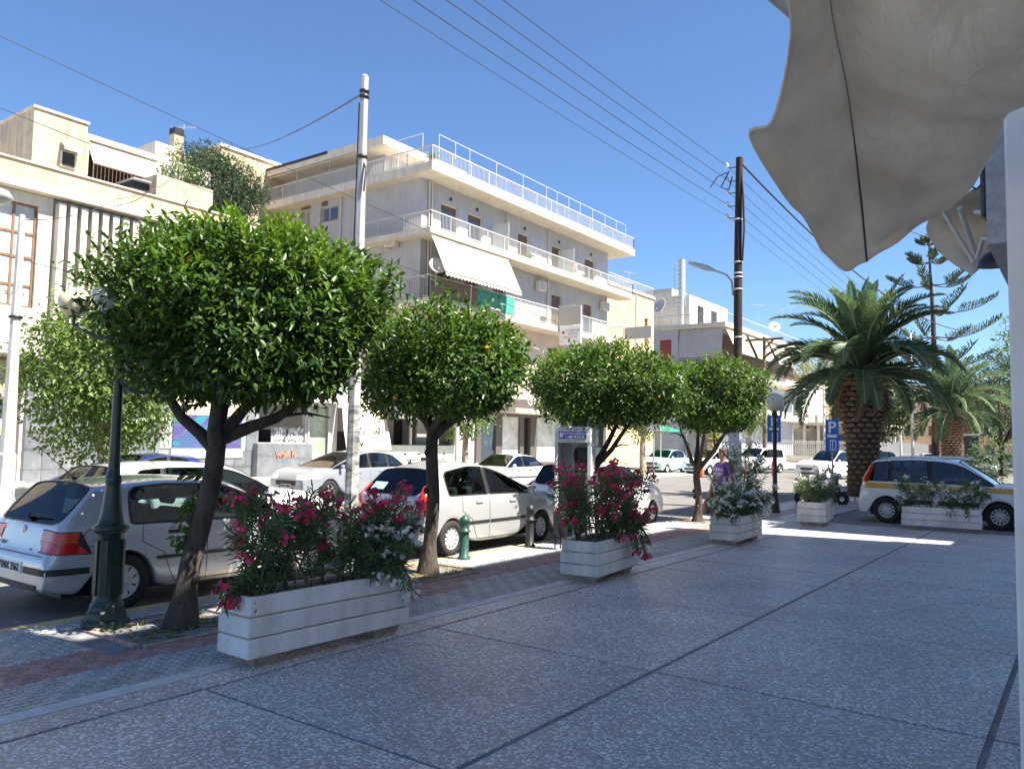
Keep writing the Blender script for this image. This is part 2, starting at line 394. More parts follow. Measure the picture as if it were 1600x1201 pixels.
# ================================================================ building kit
m_plw = mat('white render', (.60,.56,.49), .85, var=.07, scale=1.3, bump=.08, bscale=40, streak=.16)
m_plc = mat('cream render', (.56,.44,.28), .85, var=.10, scale=1.0, bump=.1, bscale=40, streak=.2)
m_plg = mat('grey render', (.42,.415,.42), .85, var=.06, scale=1.2, bump=.08, bscale=40, streak=.14)
m_plp = mat('pinkish render', (.60,.49,.41), .85, var=.07, scale=1.0, bump=.08)
m_old = mat('weathered render', (.50,.41,.30), .9, col2=(.34,.30,.25), scale=1.6, bump=.15, streak=.3)
m_bluep = mat('blue grey panel', (.40,.42,.46), .8, var=.05, scale=2)
m_slab = mat('white painted slab', (.62,.57,.48), .8, var=.06, scale=2.0, bump=.08, streak=.2)
m_steel = mat('white painted steel', (.50,.49,.47), .5)
m_grey = mat('grey painted steel', (.40,.42,.44), .5)
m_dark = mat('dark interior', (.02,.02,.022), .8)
m_bshut = mat('brown shutter', (.13,.075,.05), .6, var=.2, scale=12)
m_wood = mat('varnished wood frame', (.22,.115,.055), .5, var=.25, scale=9, stretch=(1,1,.2))
m_canv = mat('white canvas', (.58,.52,.42), .9, var=.05, scale=3)
m_marb = mat('grey marble', (.18,.20,.22), .35, var=.16, scale=2.2, detail=8, bump=.03, rnd=.25, streak=.15)
m_black = mat('black metal', (.02,.02,.02), .45)
m_glass = mat('window glass', (.05,.07,.09), .04, spec=.9)
m_pglass = mat('papered window glass', (.55,.56,.54), .08, var=.25, scale=1.2, spec=.7)
m_frost = mat('frosted divider glass', (.52,.55,.54), .25, var=.05)
m_green = mat('green canvas', (.06,.30,.24), .9, var=.1, scale=5)
m_red = mat('red sign face', (.30,.03,.03), .5, var=.2, scale=4)
m_gcanv = mat('grey canvas', (.20,.20,.21), .9, var=.08, scale=4)
m_concr = mat('raw concrete', (.46,.45,.43), .85, var=.15, scale=3, bump=.15)
m_bluesh = mat('blue grey shutter', (.10,.115,.15), .6, var=.12, scale=5)

def cuts(a, b, xs): return sorted(set([a, b]+[x for x in xs if a < x < b]))
def wall_open(mb, plane, u0, u1, z0, z1, opens, th=.25, axis='x', sgn=1):
    """wall slab with rectangular openings; axis 'x': plane is x (outer face), u is y; sgn +1: outside is +axis"""
    us = cuts(u0, u1, [o[0] for o in opens]+[o[1] for o in opens]); zs = cuts(z0, z1, [o[2] for o in opens]+[o[3] for o in opens])
    for i in range(len(us)-1):
        for j in range(len(zs)-1):
            cu, cz = (us[i]+us[i+1])/2, (zs[j]+zs[j+1])/2
            if any(o[0] < cu < o[1] and o[2] < cz < o[3] for o in opens): continue
            a, b = sorted((plane, plane-sgn*th))
            if axis == 'x': mb.box(a, b, us[i], us[i+1], zs[j], zs[j+1])
            else: mb.box(us[i], us[i+1], a, b, zs[j], zs[j+1])
def shutter(parent, plane, u0, u1, z0, z1, m_, depth=.14, axis='x', sgn=1, name='shutter', frame=m_slab, half=None, slat=.075):
    """framed opening with a slatted shutter leaf set back from the wall face"""
    f = MB(); p = plane-sgn*.04; q = plane-sgn*(depth+.06); w = .06
    def bx(mb, ua, ub, za, zb, pa, pb):
        a, b = sorted((pa, pb))
        if axis == 'x': mb.box(a, b, ua, ub, za, zb)
        else: mb.box(ua, ub, a, b, za, zb)
    bx(f, u0, u0+w, z0, z1, p, q); bx(f, u1-w, u1, z0, z1, p, q); bx(f, u0+w, u1-w, z1-w, z1, p, q)
    fo = f.build('door_frame', frame, parent)
    s = MB(); d0 = plane-sgn*depth; zt = z1-w
    if half:      # glass door with shutter rolled part way
        g = MB(); bx(g, u0+w, u1-w, z0, z0+(zt-z0)*half, d0-sgn*.03, d0-sgn*.05); g.build('door_pane', m_glass, fo)
        zb = z0+(zt-z0)*half
    else: zb = z0
    n = max(2, int((zt-zb)/slat)); h = (zt-zb)/n
    for i in range(n): bx(s, u0+w, u1-w, zb+i*h+.006, zb+(i+1)*h-.006, d0, d0-sgn*.03)
    bx(s, u0+w, u1-w, zb, zt, d0-sgn*.02, d0-sgn*.05)
    s.build(name, m_, fo)
    return fo
def railing(parent, pts, z0, z1, m_=None, sp=.11, name='railing', posts=1.6, r=.009, bars=True):
    m_ = m_ or m_steel
    t = MB(); b = MB()
    for (xa, ya), (xb, yb) in zip(pts[:-1], pts[1:]):
        L = math.hypot(xb-xa, yb-ya); d = Vector(((xb-xa)/L, (yb-ya)/L, 0)); s = Vector((-d.y, d.x, 0))
        A = Vector((xa, ya, 0)); mid = A+d*L/2
        t.obox(mid+Vector((0,0,z1-.025)), d*L/2, s*.03, Vector((0,0,.025)))
        t.obox(mid+Vector((0,0,z0+.08)), d*L/2, s*.018, Vector((0,0,.018)))
        n = max(1, round(L/posts))
        for i in range(n+1): t.obox(A+d*(L*i/n)+Vector((0,0,(z0+z1)/2)), d*.018, s*.018, Vector((0,0,(z1-z0)/2-.03)))
        if bars:
            nb = int(L/sp)
            for i in range(1, nb): b.obox(A+d*(L*i/nb)+Vector((0,0,(z0+.1+z1-.05)/2)), d*r, s*r*.7, Vector((0,0,(z1-z0-.16)/2)))
    ro = t.build(name, m_, parent)
    if bars: b.build('balusters', m_, ro, kind='stuff')
    return ro
m_graf = bpy.data.materials.new('graffiti paint'); m_graf.use_nodes = True
def _g():
    n = m_graf.node_tree.nodes; l = m_graf.node_tree.links; b = n['Principled BSDF']
    tc = n.new('ShaderNodeNewGeometry'); mp = n.new('ShaderNodeMapping'); mp.inputs['Scale'].default_value = (.5,.55,1.5); l.new(tc.outputs['Position'], mp.inputs[0])
    z = n.new('ShaderNodeTexNoise'); z.inputs['Scale'].default_value = 1.1; z.inputs['Detail'].default_value = 1; z.inputs['Distortion'].default_value = .8; l.new(mp.outputs[0], z.inputs[0])
    r = n.new('ShaderNodeValToRGB'); r.color_ramp.interpolation = 'CONSTANT'; l.new(z.outputs[0], r.inputs[0])
    e = r.color_ramp.elements; e[0].color = (.03,.20,.27,1); e[0].position = 0
    e[1].position = .40; e[1].color = (.07,.065,.22,1)
    for p, c in ((.50,(.14,.08,.22,1)),(.55,(.05,.10,.22,1)),(.63,(.02,.19,.24,1)),(.70,(.35,.38,.42,1))):
        x = e.new(p); x.color = c
    l.new(r.outputs[0], b.inputs['Base Color']); b.inputs['Roughness'].default_value = .5
_g()
def scribble(parent, name, m_, X, y0, y1, z0, z1, n=6, seed=1, w=.03, sgn=1):
    """spray-paint tag: a few looping strokes lying just proud of a wall facing +X"""
    rr = random.Random(seed); b = MB(); cw = (y1-y0)/n
    for i in range(n):
        c = y0+cw*(i+.5); pts = [(c+rr.uniform(-.55,.55)*cw, z0+(z1-z0)*rr.random()) for _ in range(5)]
        for (ya, za), (yb, zb) in zip(pts[:-1], pts[1:]):
            d = Vector((0, yb-ya, zb-za)); 
            if d.length < .02: continue
            d.normalize(); s = Vector((0, -d.z, d.y))*w*.5
            A, B = Vector((X, ya, za)), Vector((X, yb, zb)); b.quad(A-s, B-s, B+s, A+s)
    return b.build(name, m_, parent)
m_gr_o = mat('orange spray paint', (.75,.22,.08), .6); m_gr_k = mat('black spray paint', (.03,.03,.035), .6)
m_gr_w = mat('white spray paint', (.8,.8,.8), .6); m_gr_r = mat('magenta spray paint', (.6,.03,.18), .6)

# ================================================================ white office building on the left
LB = thing('office_building', 'white office building with tall vertical fins, wooden window frames and grey marble ground floor', 'building', (-27.5, 10, .2))
def P(o): return o  # parts are built in world space, then parented with the thing's inverse
def adopt(root):
    inv = root.matrix_basis.inverted()
    for c in list(root.children): c.matrix_parent_inverse = inv
X0 = -27.5
w = MB()
op = [(9.3,11.5,5.83,9.19)]+[(11.95+i*.355,12.305+i*.355-.02,5.76,9.38) for i in range(0)]
wall_open(w, X0, 2.0, 11.93, 4.35, 9.55, op); w.box(-38,X0-.25,2,19.97,.0,10.3)
w.box(X0-.25,X0-.0,17.9,19.97,4.35,9.55)
w.build('wall', m_plw, LB)
MB().box(X0-.20,X0-.12,11.93,17.9,4.35,9.55).build('recessed_wall', m_plg, LB)
f = MB(); f.box(X0-.6,X0+.42,2,20.0,9.57,9.86); f.build('cornice', m_slab, LB)
f = MB(); f.box(X0-.3,X0+.38,2,20.0,9.863,10.40); f.build('parapet', m_plc, LB)
MB().box(X0-.32,X0+.44,2,20.02,10.403,10.46).build('coping', m_slab, LB)
y = 12.02; k = 0
while y < 17.8:
    f = MB(); f.box(X0-.118,X0+.26,y,y+.21,4.4,9.40); f.build('fin', m_plw, LB)
    if k % 1 == 0:
        g = MB(); g.box(X0-.118,X0-.06,y+.212,y+.355,6.6,9.36); g.build('window', m_bshut if k % 3 else m_glass, LB)
        g = MB(); g.box(X0-.118,X0-.05,y+.212,y+.355,4.4,6.58); g.build('spandrel_panel', m_plc, LB)
    y += .357; k += 1
# big wooden window
wf = MB(); 
for yy in (9.3,10.05,10.78,11.42): wf.box(X0-.2,X0-.1,yy,yy+.07,5.83,9.19)
for zz in (5.83,6.5,7.42,8.2,9.12): wf.box(X0-.2,X0-.105,9.3,11.49,zz,zz+.07)
wf = wf.build('window_frame', m_wood, LB)
for a, b_ in ((9.37,10.05),(10.12,10.78),(10.85,11.42)):
    for c, d in ((5.9,6.5),(6.57,7.42),(7.49,8.2),(8.27,9.12)):
        MB().box(X0-.18,X0-.14,a,b_,c,d).build('pane', m_pglass, wf)
text_part('SOLAR', 'window_lettering', m_gr_k, LB, .2, (X0-.135,10.99,6.25), (PI/2,0,PI/2))
# ground floor
MB().box(X0-.2,X0+.45,2,11.72,4.30,4.52).build('canopy', m_slab, LB)
d = MB(); wall_open(d, X0-.1, 2, 11.47, .1, 4.30, [(10.3,11.35,.3,4.2)]); d.build('shopfront_wall', m_plg, LB)
fr = MB(); 
for yy in (10.3,11.27): fr.box(X0-.3,X0-.08,yy,yy+.08,.3,4.2)
fr.box(X0-.3,X0-.08,10.38,11.27,2.86,2.94); fr.box(X0-.3,X0-.08,10.38,11.27,4.1,4.2)
fr = fr.build('door_frame', mat('brown metal', (.12,.085,.065), .5), LB)
MB().box(X0-.24,X0-.2,10.38,11.27,.45,2.86).build('door_pane', m_glass, fr)
MB().box(X0-.24,X0-.17,10.38,11.27,2.94,4.1).build('transom_panel', mat('beige grey sign board', (.35,.28,.23), .6), fr)
MB().box(X0-.199,X0-.195,10.62,11.0,.5,1.15).build('poster', m_gr_w, fr); MB().box(X0-.199,X0-.195,10.62,10.95,1.75,2.25).build('poster', mat('yellow poster', (.75,.6,.12), .6, col2=(.7,.7,.65), scale=4), fr)
MB().box(X0-.5,X0+.3,10.1,11.47,.0,.30).build('door_step', m_concr, LB)
MB().box(X0-.22,X0-.02,11.48,20.1,2.5,4.34).build('upper_band', mat('slate grey render', (.17,.18,.20), .8, var=.08), LB)
mp_ = MB(); mp_.bbox(-.02,.02,.004,.546,.004,.626,.004); mpm = mp_.mesh('marble_panel', m_marb)
MB().box(X0-.2,X0-.025,11.48,20.1,.0,2.5).build('backing_wall', m_plg, LB)
for r_ in range(4):
    for c in range(16):
        yy = 11.48+c*.55
        if yy+.55 > 16.0 and yy < 19.5 and r_ >= 2: continue
        if 15.8 < yy < 16.2: continue
        link(mpm, 'marble_panel', LB, (X0, yy, .02+r_*.63))
MB().box(X0-.02,X0+.08,15.85,16.02,.2,4.3).build('pilaster', mat('dark grey marble', (.16,.17,.19), .4, var=.15), LB)
for yy in (11.7,13.4,14.7):
    b = MB(); b.box(X0-.02,X0+.03,yy,yy+.95,3.0,4.12); bo = b.build('window', m_grey, LB)
    s = MB(); 
    for i in range(16): s.box(X0+.03,X0+.045,yy+.08,yy+.87,3.06+i*.064,3.06+i*.064+.055)
    s.build('roller_shutter', m_bluesh, bo)
b = MB(); b.box(X0-.02,X0+.02,16.02,16.52,1.36,2.45); b.build('notice_board', mat('grey board', (.28,.28,.29), .6), LB)
text_part('νυ', 'notice_lettering', m_gr_w, LB, .2, (X0+.023,16.3,1.62), (PI/2,0,PI/2))
s = MB()
for i in range(12): s.box(X0-.03,X0+.03,16.55,19.5,1.37+i*.103,1.37+i*.103+.095)
s.build('painted_roller_shutter', m_graf, LB)
s = MB()
for i in range(9): s.box(X0-.03,X0+.02,16.55,19.5,2.62+i*.115,2.62+i*.115+.105)
s.build('roller_shutter', mat('beige shutter', (.52,.43,.32), .6, var=.1), LB)
MB().box(X0-.02,X0+.06,16.5,19.55,1.0,1.36).build('sill_box', m_concr, LB)
# rooftop volumes
b = MB(); b.box(-34,-29.5,12.0,13.83,10.3,13.15); b.box(-34,-29.5,7.0,11.99,10.3,13.12) if 0 else None
b.build('roof_block', m_old, LB)
MB().box(-34.05,-29.44,11.94,13.88,13.153,13.24).build('roof_coping', m_concr, LB)
text_part('Ο\nΟΡ', 'sign_lettering', m_gr_w, LB, .26, (X0-.16,10.62,3.55), (PI/2,0,PI/2))
wn = MB(); wn.box(-29.5,-29.44,12.93,13.45,11.35,11.9); wn = wn.build('window', m_slab, LB)
MB().box(-29.44,-29.42,12.98,13.40,11.38,11.87).build('pane', m_dark, wn)
a = MB(); a.grid([[(-29.46,12.9,12.25),(-29.46,13.55,12.25)],[(-29.12,12.9,11.98),(-29.12,13.55,11.98)],[(-29.12,12.9,11.88),(-29.12,13.55,11.88)]], smooth=False); a.build('window_awning', m_canv, LB)
b = MB(); b.box(-38,-31.2,13.85,20,10.3,13.47); b.build('penthouse', m_plw, LB)
MB().box(-31.2,-30.2,13.9,14.25,10.3,13.1).build('pier', m_old, LB)
MB().box(-31.3,-30.5,14.3,17.2,13.0,13.12).build('penthouse_canopy', m_slab, LB)
a = MB(); a.grid([[(-30.6,14.35,12.95),(-30.6,17.0,12.95)],[(-30.0,14.35,11.95),(-30.0,17.0,11.95)]], smooth=False); a.build('balcony_blind', m_canv, LB)
railing(LB, [(-29.9,14.3),(-29.9,17.2)], 10.9, 11.95, m_bshut, sp=.14)
MB().box(-31.19,-31.12,14.4,16.9,10.4,12.6).build('balcony_opening', m_dark, LB)
b = MB(); b.box(-30.2,-28.4,15.95,18.34,10.3,11.72); b.build('roof_shed', m_old, LB)
MB().box(-29.9,-28.9,15.25,15.948,10.3,11.35).build('shed_opening', m_dark, LB); MB().box(-30.0,-28.7,15.2,15.95,11.40,11.44).build('shed_roof', m_grey, LB)
adopt(LB)

# ================================================================ houses behind the roofline
hb = thing('house', 'pale house with small white roof boxes seen behind the office roof', 'building', (-36,21,0))
MB().box(-44,-36,19.6,25.0,0,15.2).build('wall', m_plw, hb); MB().box(-37.5,-35.9,20.0,20.95,15.2,15.9).build('roof_box', m_plw, hb); MB().box(-37.5,-35.9,21.5,22.6,15.2,15.75).build('roof_box', m_plw, hb)
ch = MB(); ch.box(-36.3,-35.9,20.95,21.4,15.0,16.6); cho = ch.build('chimney', m_plc, hb); MB().box(-36.35,-35.85,20.93,21.42,16.6,16.9).build('chimney_cap', m_black, cho)
adopt(hb)
yb = thing('apartment_building', 'cream apartment block behind the roof tree, left of the balconied block', 'building', (-40,28,0))
MB().box(-52,-40,26.2,37.5,0,18.45).build('wall', m_plc, yb); MB().box(-52.1,-39.9,26.1,37.6,18.453,18.62).build('coping', m_slab, yb); adopt(yb)

# ================================================================ low shops between the two big buildings
SH = thing('shop_building', 'single storey shop row with grey canopy and graffiti covered wall', 'building', (-27.5,24,.2))
w = MB(); wall_open(w, X0, 20.12, 27.1, .0, 4.2, [(20.3,22.7,1.62,3.2),(22.85,24.0,.3,3.2),(24.5,26.9,.3,3.6)]); w.box(-40,X0-2.2,20.12,29.98,0,4.2); w.box(-40,X0-.3,27.1,29.98,3.9,4.2); w.box(X0-2.2,X0,20.12,20.3,3.2,4.2)
w.build('wall', m_plg, SH)
MB().box(X0-.2,X0+.9,20.6,24.4,3.36,3.62).build('canopy', m_concr, SH)
MB().box(X0-2.1,X0-1.6,20.3,27,.3,3.3).build('shop_interior', m_dark, SH)
MB().box(X0+.003,X0+.12,21.0,24.3,3.75,4.45).build('sign_board', m_red, SH)
pw = MB(); pw.bbox(X0+.0,X0+.35,20.05,22.85,.1,1.58,.015); pwo = pw.build('planter_wall', m_marb, SH)
scribble(SH, 'graffiti', m_gr_o, X0+.353, 20.9, 21.9, .95, 1.3, 7, 3, .05)
scribble(SH, 'graffiti', m_gr_w, X0-.05, 21.2, 22.6, 1.65, 2.3, 9, 4, .06)
MB().box(X0-.12,X0-.08,21.0,22.7,1.62,2.25).build('tagged_panel', mat('dirty white panel', (.5,.5,.5), .6, col2=(.12,.12,.14), scale=5), SH)
MB().box(X0+.0,X0+.1,22.45,22.8,.35,1.55).build('yellow_board', mat('yellow board', (.60,.45,.16), .7, var=.3, scale=6), SH)
gl = MB(); gl.box(X0-.15,X0-.1,22.9,23.95,.3,3.15); gl.build('shop_window', mat('greenish pane', (.30,.35,.27), .15, var=.2, scale=2), SH)
MB().box(X0+.0,X0+.05,22.8,22.9,.3,3.2).build('window_post', m_grey, SH); MB().box(X0+.0,X0+.05,23.95,24.1,.3,3.3).build('window_post', m_grey, SH)
cl = MB(); NY, NZ = 14, 8
cl.grid([[(X0+.15+.75*j/NZ+.03*math.sin(i*1.9+j), 24.5+2.65*i/NY-.25*j/NZ*(1 if i < 3 else .3), 3.95-2.6*j/NZ) for i in range(NY+1)] for j in range(NZ+1)])
cl.build('awning_cloth', m_canv, SH)
def on_cloth(z): return X0+.15+.75*(3.95-z)/2.6+.06
for nm, mm, ya, yb_, za, zb, sd_, n_ in (('graffiti',m_gr_r,24.9,25.5,1.95,2.45,8,4),('graffiti',m_gr_k,24.6,25.3,1.5,1.8,9,5),('graffiti',m_gr_k,26.0,26.5,2.05,2.4,10,4)):
    scribble(SH, nm, mm, on_cloth((za+zb)/2)+.03, ya, yb_, za, zb, n_, sd_, .035)
# cafe front
MB().box(X0-1.9,X0-1.85,27.1,29.98,.3,3.4).build('cafe_interior', mat('pale cafe interior', (.35,.34,.32), .8), SH)
fr = MB(); fr.box(X0-.1,X0,27.1,27.22,.2,3.0); fr.box(X0-.1,X0+.02,27.22,29.98,2.85,2.98); fr.box(X0-.1,X0+.01,29.3,29.4,1.6,2.85); fr.build('window_frame', m_steel, SH)
text_part('Espresso', 'lettering', m_gr_k, SH, .34, (X0-1.8,28.2,2.55), (PI/2,0,PI/2))
MB().box(X0-.3,X0+.02,27.1,29.98,.2,1.56).build('counter_wall', mat('pale green panel', (.50,.54,.48), .6, var=.06), SH)
aw = MB(); aw.grid([[(X0+.0,27.0,3.8),(X0+.0,33.0,3.8)],[(X0+1.1,27.0,3.05),(X0+1.1,33.0,3.05)],[(X0+1.1,27.0,2.86),(X0+1.1,33.0,2.86)]], smooth=False); aw.build('shop_awning', m_gcanv, SH)
adopt(SH)

# ================================================================ balconied apartment block
AB = thing('apartment_building', 'white apartment block with long wraparound balconies and railed roof terrace', 'building', (-27.8,30,.2))
XF, XE, YS, YE = -27.8, -26.5, 30.0, 49.7
drs3 = [(31.5,32.95),(33.8,35.15),(38.6,39.8),(42.4,43.85),(46.5,47.9)]
drs2 = [(31.3,32.6),(33.6,34.8),(36.2,37.4),(42.4,43.65),(46.4,47.65)]
w = MB(); wall_open(w, XF, YS, YE, 12.55, 15.45, [(a,b_,12.55,14.56) for a,b_ in drs3]); wall_open(w, XF, YS, YE, 8.95, 12.23, [(a,b_,8.95,11.4) for a,b_ in drs2])
sw = [(-40.5,-39.6,13.2,15.0,),(-37.42,-36.6,14.0,15.15),(-35.7,-34.2,14.2,15.05)]
wall_open(w, YS, -41.5, XF-.25, 8.95, 15.45, sw, axis='y', sgn=-1)
w.box(-41.5,XF-.9,YS+.9,YE,0,15.45); w.box(-41.5,XF-.25,YE-.2,YE,0,15.4)
w.build('wall', m_plg, AB)
w = MB(); wall_open(w, XF, YS, YE, 4.4, 8.66, [(31,32.4,5.6,7.9),(34.5,36,5.6,7.9),(42,43.4,5.6,7.9),(46,47.4,5.6,7.9)]); wall_open(w, YS, -41.5, XF-.25, 4.2, 8.66, [], axis='y', sgn=-1); w.build('lower_wall', m_plp, AB)
for a, b_ in ((31,32.4),(34.5,36),(42,43.4),(46,47.4)): shutter(AB, XF, a, b_, 5.6, 7.9, m_bshut)
for i, (a, b_) in enumerate(drs3): shutter(AB, XF, a, b_, 12.55, 14.55, m_bshut, half=.86 if i in (0,1) else None)
for i, (a, b_) in enumerate(drs2): shutter(AB, XF, a, b_, 8.95, 11.39, m_bshut, half=.6 if i == 4 else None)
for a, b_ in ((33.0,33.75),(35.2,36.2),(39.9,41.2),(43.9,45.2),(48.0,49.3)): MB().box(XF,XF+.03,a,b_,12.6,14.56).build('wall_panel', m_bluep, AB)
for a in (32.2,34.5,39.2,43.1,47.2):
    l_ = MB(); l_.lathe([(.03,0),(.06,.05),(.06,.16),(.02,.2)],8,(XF+.1,a,14.75)); l_.box(XF,XF+.1,a-.01,a+.01,14.9,14.93); l_.build('wall_lamp', m_black, AB)
# slabs
def Lslab(name, z0, z1, ysw, xs_=-41.8):
    b = MB(); b.box(xs_, XE, ysw, 51.4, z0, z1); return b.build(name, m_slab, AB)
Lslab('roof_slab', 15.45, 15.9, 29.28)
for nm, z0, z1, xa in (('balcony_slab',12.23,12.52,-32.2),('balcony_slab',8.66,8.95,-28.6)):
    b = MB(); b.box(XF+.002,XE,29.28,51.3 if z0 > 10 else 49.9,z0,z1); b.box(xa,XF,29.28,YS-.002,z0,z1); b.build(nm, m_slab, AB)
MB().box(-41.6,XF-.0,29.95,YS-.002,8.6,8.95).build('floor_band', m_slab, AB)
railing(AB, [(-41.7,29.33),(-26.55,29.33),(-26.55,51.3),(-30,51.3)], 15.9, 16.74)
railing(AB, [(-32.1,29.95),(-32.1,29.33),(-26.55,29.33),(-26.55,51.2),(-27.7,51.2)], 12.52, 13.40)
railing(AB, [(-28.5,29.95),(-28.5,29.33),(-26.55,29.33),(-26.55,49.8),(-27.7,49.8)], 8.95, 10.1)
# side windows
for a, b_, c, d in sw[1:]: 
    s = MB(); s.box(a,b_,YS+.1,YS+.2,c,d); so_ = s.build('window', m_steel, AB); MB().box(a+.07,b_-.07,YS+.07,YS+.11,c+.07,d-.07).build('pane', m_glass, so_)
    MB().box((a+b_)/2-.03,(a+b_)/2+.03,YS+.05,YS+.07,c+.07,d-.07).build('mullion', m_steel, so_)
MB().box(-40.5,-39.6,YS+.12,YS+.2,13.2,15.0).build('side_door', m_dark, AB)
MB().box(-37.4,-36.6,YS-.03,YS,15.22,15.36).build('vent_grille', m_bshut, AB); MB().box(-35.6,-35.1,YS-.03,YS,15.15,15.4).build('vent_grille', m_bshut, AB)
# drain pipes
for x, y_, z0, z1 in ((XF+.08,30.5,8.95,15.4),(XF+.08,30.7,8.95,15.4),(XF+.06,37.4,8.95,15.4),(XF+.06,41.9,8.95,15.4),(-33.9,29.93,8.95,15.4)):
    t = MB(); t.tube([(x,y_,z0),(x,y_,z1)],.05,8); t.build('drain_pipe', m_slab, AB)
# balcony dividers
for z0, z1, ys_ in ((12.52,14.3,(36.0,43.1)),(8.95,10.7,(43.2,))):
    for yy in ys_:
        f = MB()
        for xx in (XF+.03, XE-.12): f.box(xx,xx+.04,yy,yy+.04,z0,z1)
        for zz in (z0+.1, z0+.9, z1-.04): f.box(XF+.07,XE-.12,yy,yy+.04,zz,zz+.04)
        fo = f.build('balcony_divider', m_steel, AB); MB().box(XF+.07,XE-.12,yy+.01,yy+.03,z0+.14,z1-.04).build('divider_pane', m_frost, fo)
# white balcony blinds
for a, b_ in ((29.45,32.75),(32.8,35.95)):
    g = MB(); n = 24; rows = [[(XE-.06+1.0*t+(.01*math.sin(5*t)), a+(b_-a)*i/n, 12.12-1.95*t) for i in range(n+1)] for t in (0,.25,.5,.75,1)]
    rows.append([(XE+.95, a+(b_-a)*i/n, 9.98+.05*math.cos(i*PI)) for i in range(n+1)]); g.grid(rows, smooth=False)
    go = g.build('balcony_blind', m_canv, AB)
    t = MB()
    for yy in (a+.15, b_-.1): t.tube([(XE-.04,yy,12.1),(XE+.97,yy,10.16)],.018,6)
    t.tube([(XE+.95,a,10.17),(XE+.95,b_,10.17)],.02,6); t.build('blind_frame', m_steel, go)
MB().box(XE-.03,XE-.01,33.2,36.6,9.05,10.0).build('balcony_screen', m_green, AB)
MB().box(XE-.03,XE-.01,29.5,33.1,9.05,10.0).build('balcony_screen', mat('brown screen', (.16,.12,.10), .9, var=.2, stretch=(1,6,1)), AB)
MB().box(XE-.4,XE-.36,43.2,44.0,12.9,13.5).build('laundry', mat('red and white towel', (.62,.10,.10), .9, col2=(.75,.7,.68), scale=3), AB)
# roof house and pergola rods
b = MB(); b.box(-40.2,-31.2,30.6,36.2,15.9,17.55); b.build('roof_house', m_plg, AB)
b = MB(); b.box(-40.6,-30.1,29.35,36.4,17.55,18.0); b.build('roof_house_slab', m_slab, AB)
MB().box(-40.7,-34.5,29.3,29.345,17.86,18.02).build('fascia_strip', m_black, AB)
t = MB(); zt = 17.5
for yy in (30.0,31.3,32.5,34.9,37.5,40.0,41.2,42.6,44.0,45.6,47.3,48.9,50.3): t.tube([(-26.7,yy,16.0),(-26.7,yy,zt)],.022,6)
t.tube([(-26.7,30.0,zt),(-26.7,50.3,zt)],.022,6)
for xx in (-27.3,-29.0,-31.5,-34.4,-37.2,-40.5): t.tube([(xx,29.42,15.9),(xx,29.42,zt)],.022,6)
t.tube([(-27.3,29.42,zt),(-42.5,29.42,zt-.1)],.022,6); t.build('pergola_frame', m_steel, AB)
# ground floor shops
fr = MB(); fr.box(XF-1.9,XF-1.8,30,49.7,.3,4.3); fr.build('shop_interior', m_dark, AB)
g = MB(); wall_open(g, XF, 30, YE, 0, 4.4, [(30.1,33,1.6,3.5),(33.3,35.0,.3,3.2),(35.4,36.8,.3,3.2),(37.4,39.2,.7,3.3),(39.6,40.3,.3,3.3),(41.0,44.2,.6,3.4),(44.6,49.3,.6,3.4)]); g.build('shopfront_wall', mat('dark bronze cladding', (.10,.085,.08), .5, var=.1), AB)
for a, b_, z0, z1, mm in ((33.3,35.0,.3,3.2,m_pglass),(37.4,39.2,.7,3.3,m_pglass),(41.0,44.2,.6,3.4,m_pglass),(44.6,49.3,.6,3.4,m_glass),(35.4,36.8,.3,3.2,m_glass)):
    MB().box(XF-.2,XF-.15,a,b_,z0,z1).build('shop_window', mm, AB)
MB().box(XF-.3,XF+.25,30,33.2,.2,1.56).build('counter_wall', MATS['pale green panel'], AB)
MB().box(XF,XF+1.3,36.9,41.0,3.5,3.75).build('shop_canopy', m_slab, AB); MB().box(XF,XF+1.2,41.2,49.5,3.55,3.8).build('shop_canopy', m_gcanv, AB)
text_part('GYROS', 'shop_lettering', m_plg, AB, .75, (XF+1.32,39.2,4.2), (PI/2,0,PI/2), bold=.01)
# illuminated-type signs on the lowest balcony
def sign_box(y0, y1, z0, z1, m_, x0=XE+.02, x1=XE+1.3, yy=41.35):
    pass
adopt(AB)
MS = thing('shop_sign', 'white projecting medical sign with red cross under a blank grey board', 'sign', (XE,41.4,9.2))
MB().bbox(XE+.02,XE+1.55,41.34,41.46,9.05,10.2,.01).build('blank_board', mat('beige grey board', (.42,.39,.36), .6), MS)
MB().bbox(XE+.02,XE+1.55,41.34,41.46,7.85,8.99,.01).build('sign_board', m_gr_w, MS)
cr_ = MB(); cr_.box(XE+.2,XE+.44,41.335,41.339,8.55,8.63); cr_.box(XE+.28,XE+.36,41.335,41.339,8.47,8.71); cr_.build('cross', mat('red print', (.6,.03,.04), .5), MS)
text_part('Α. ΧΩΡΙΑΤΗΣ', 'lettering', m_gr_k, MS, .19, (XE+1.0,41.335,8.68), (PI/2,0,0), sx=.85); text_part('ΙΑΤΡΟΣ', 'lettering', m_gr_k, MS, .19, (XE+1.0,41.335,8.48), (PI/2,0,0))
text_part('ΠΑΘΟΛΟΓΟΣ', 'lettering', MATS['red print'], MS, .16, (XE+.8,41.335,8.27), (PI/2,0,0)); text_part('210 0000000', 'lettering', m_gr_k, MS, .17, (XE+.8,41.335,8.02), (PI/2,0,0)) if 0 else None
adopt(MS)
S2 = thing('shop_sign', 'long grey signboard hung on the end of the lowest balcony', 'sign', (XE,49.9,9.3))
MB().bbox(XE+.02,XE+2.1,49.83,49.93,9.15,10.0,.01).build('sign_board', MATS['beige grey board'], S2)
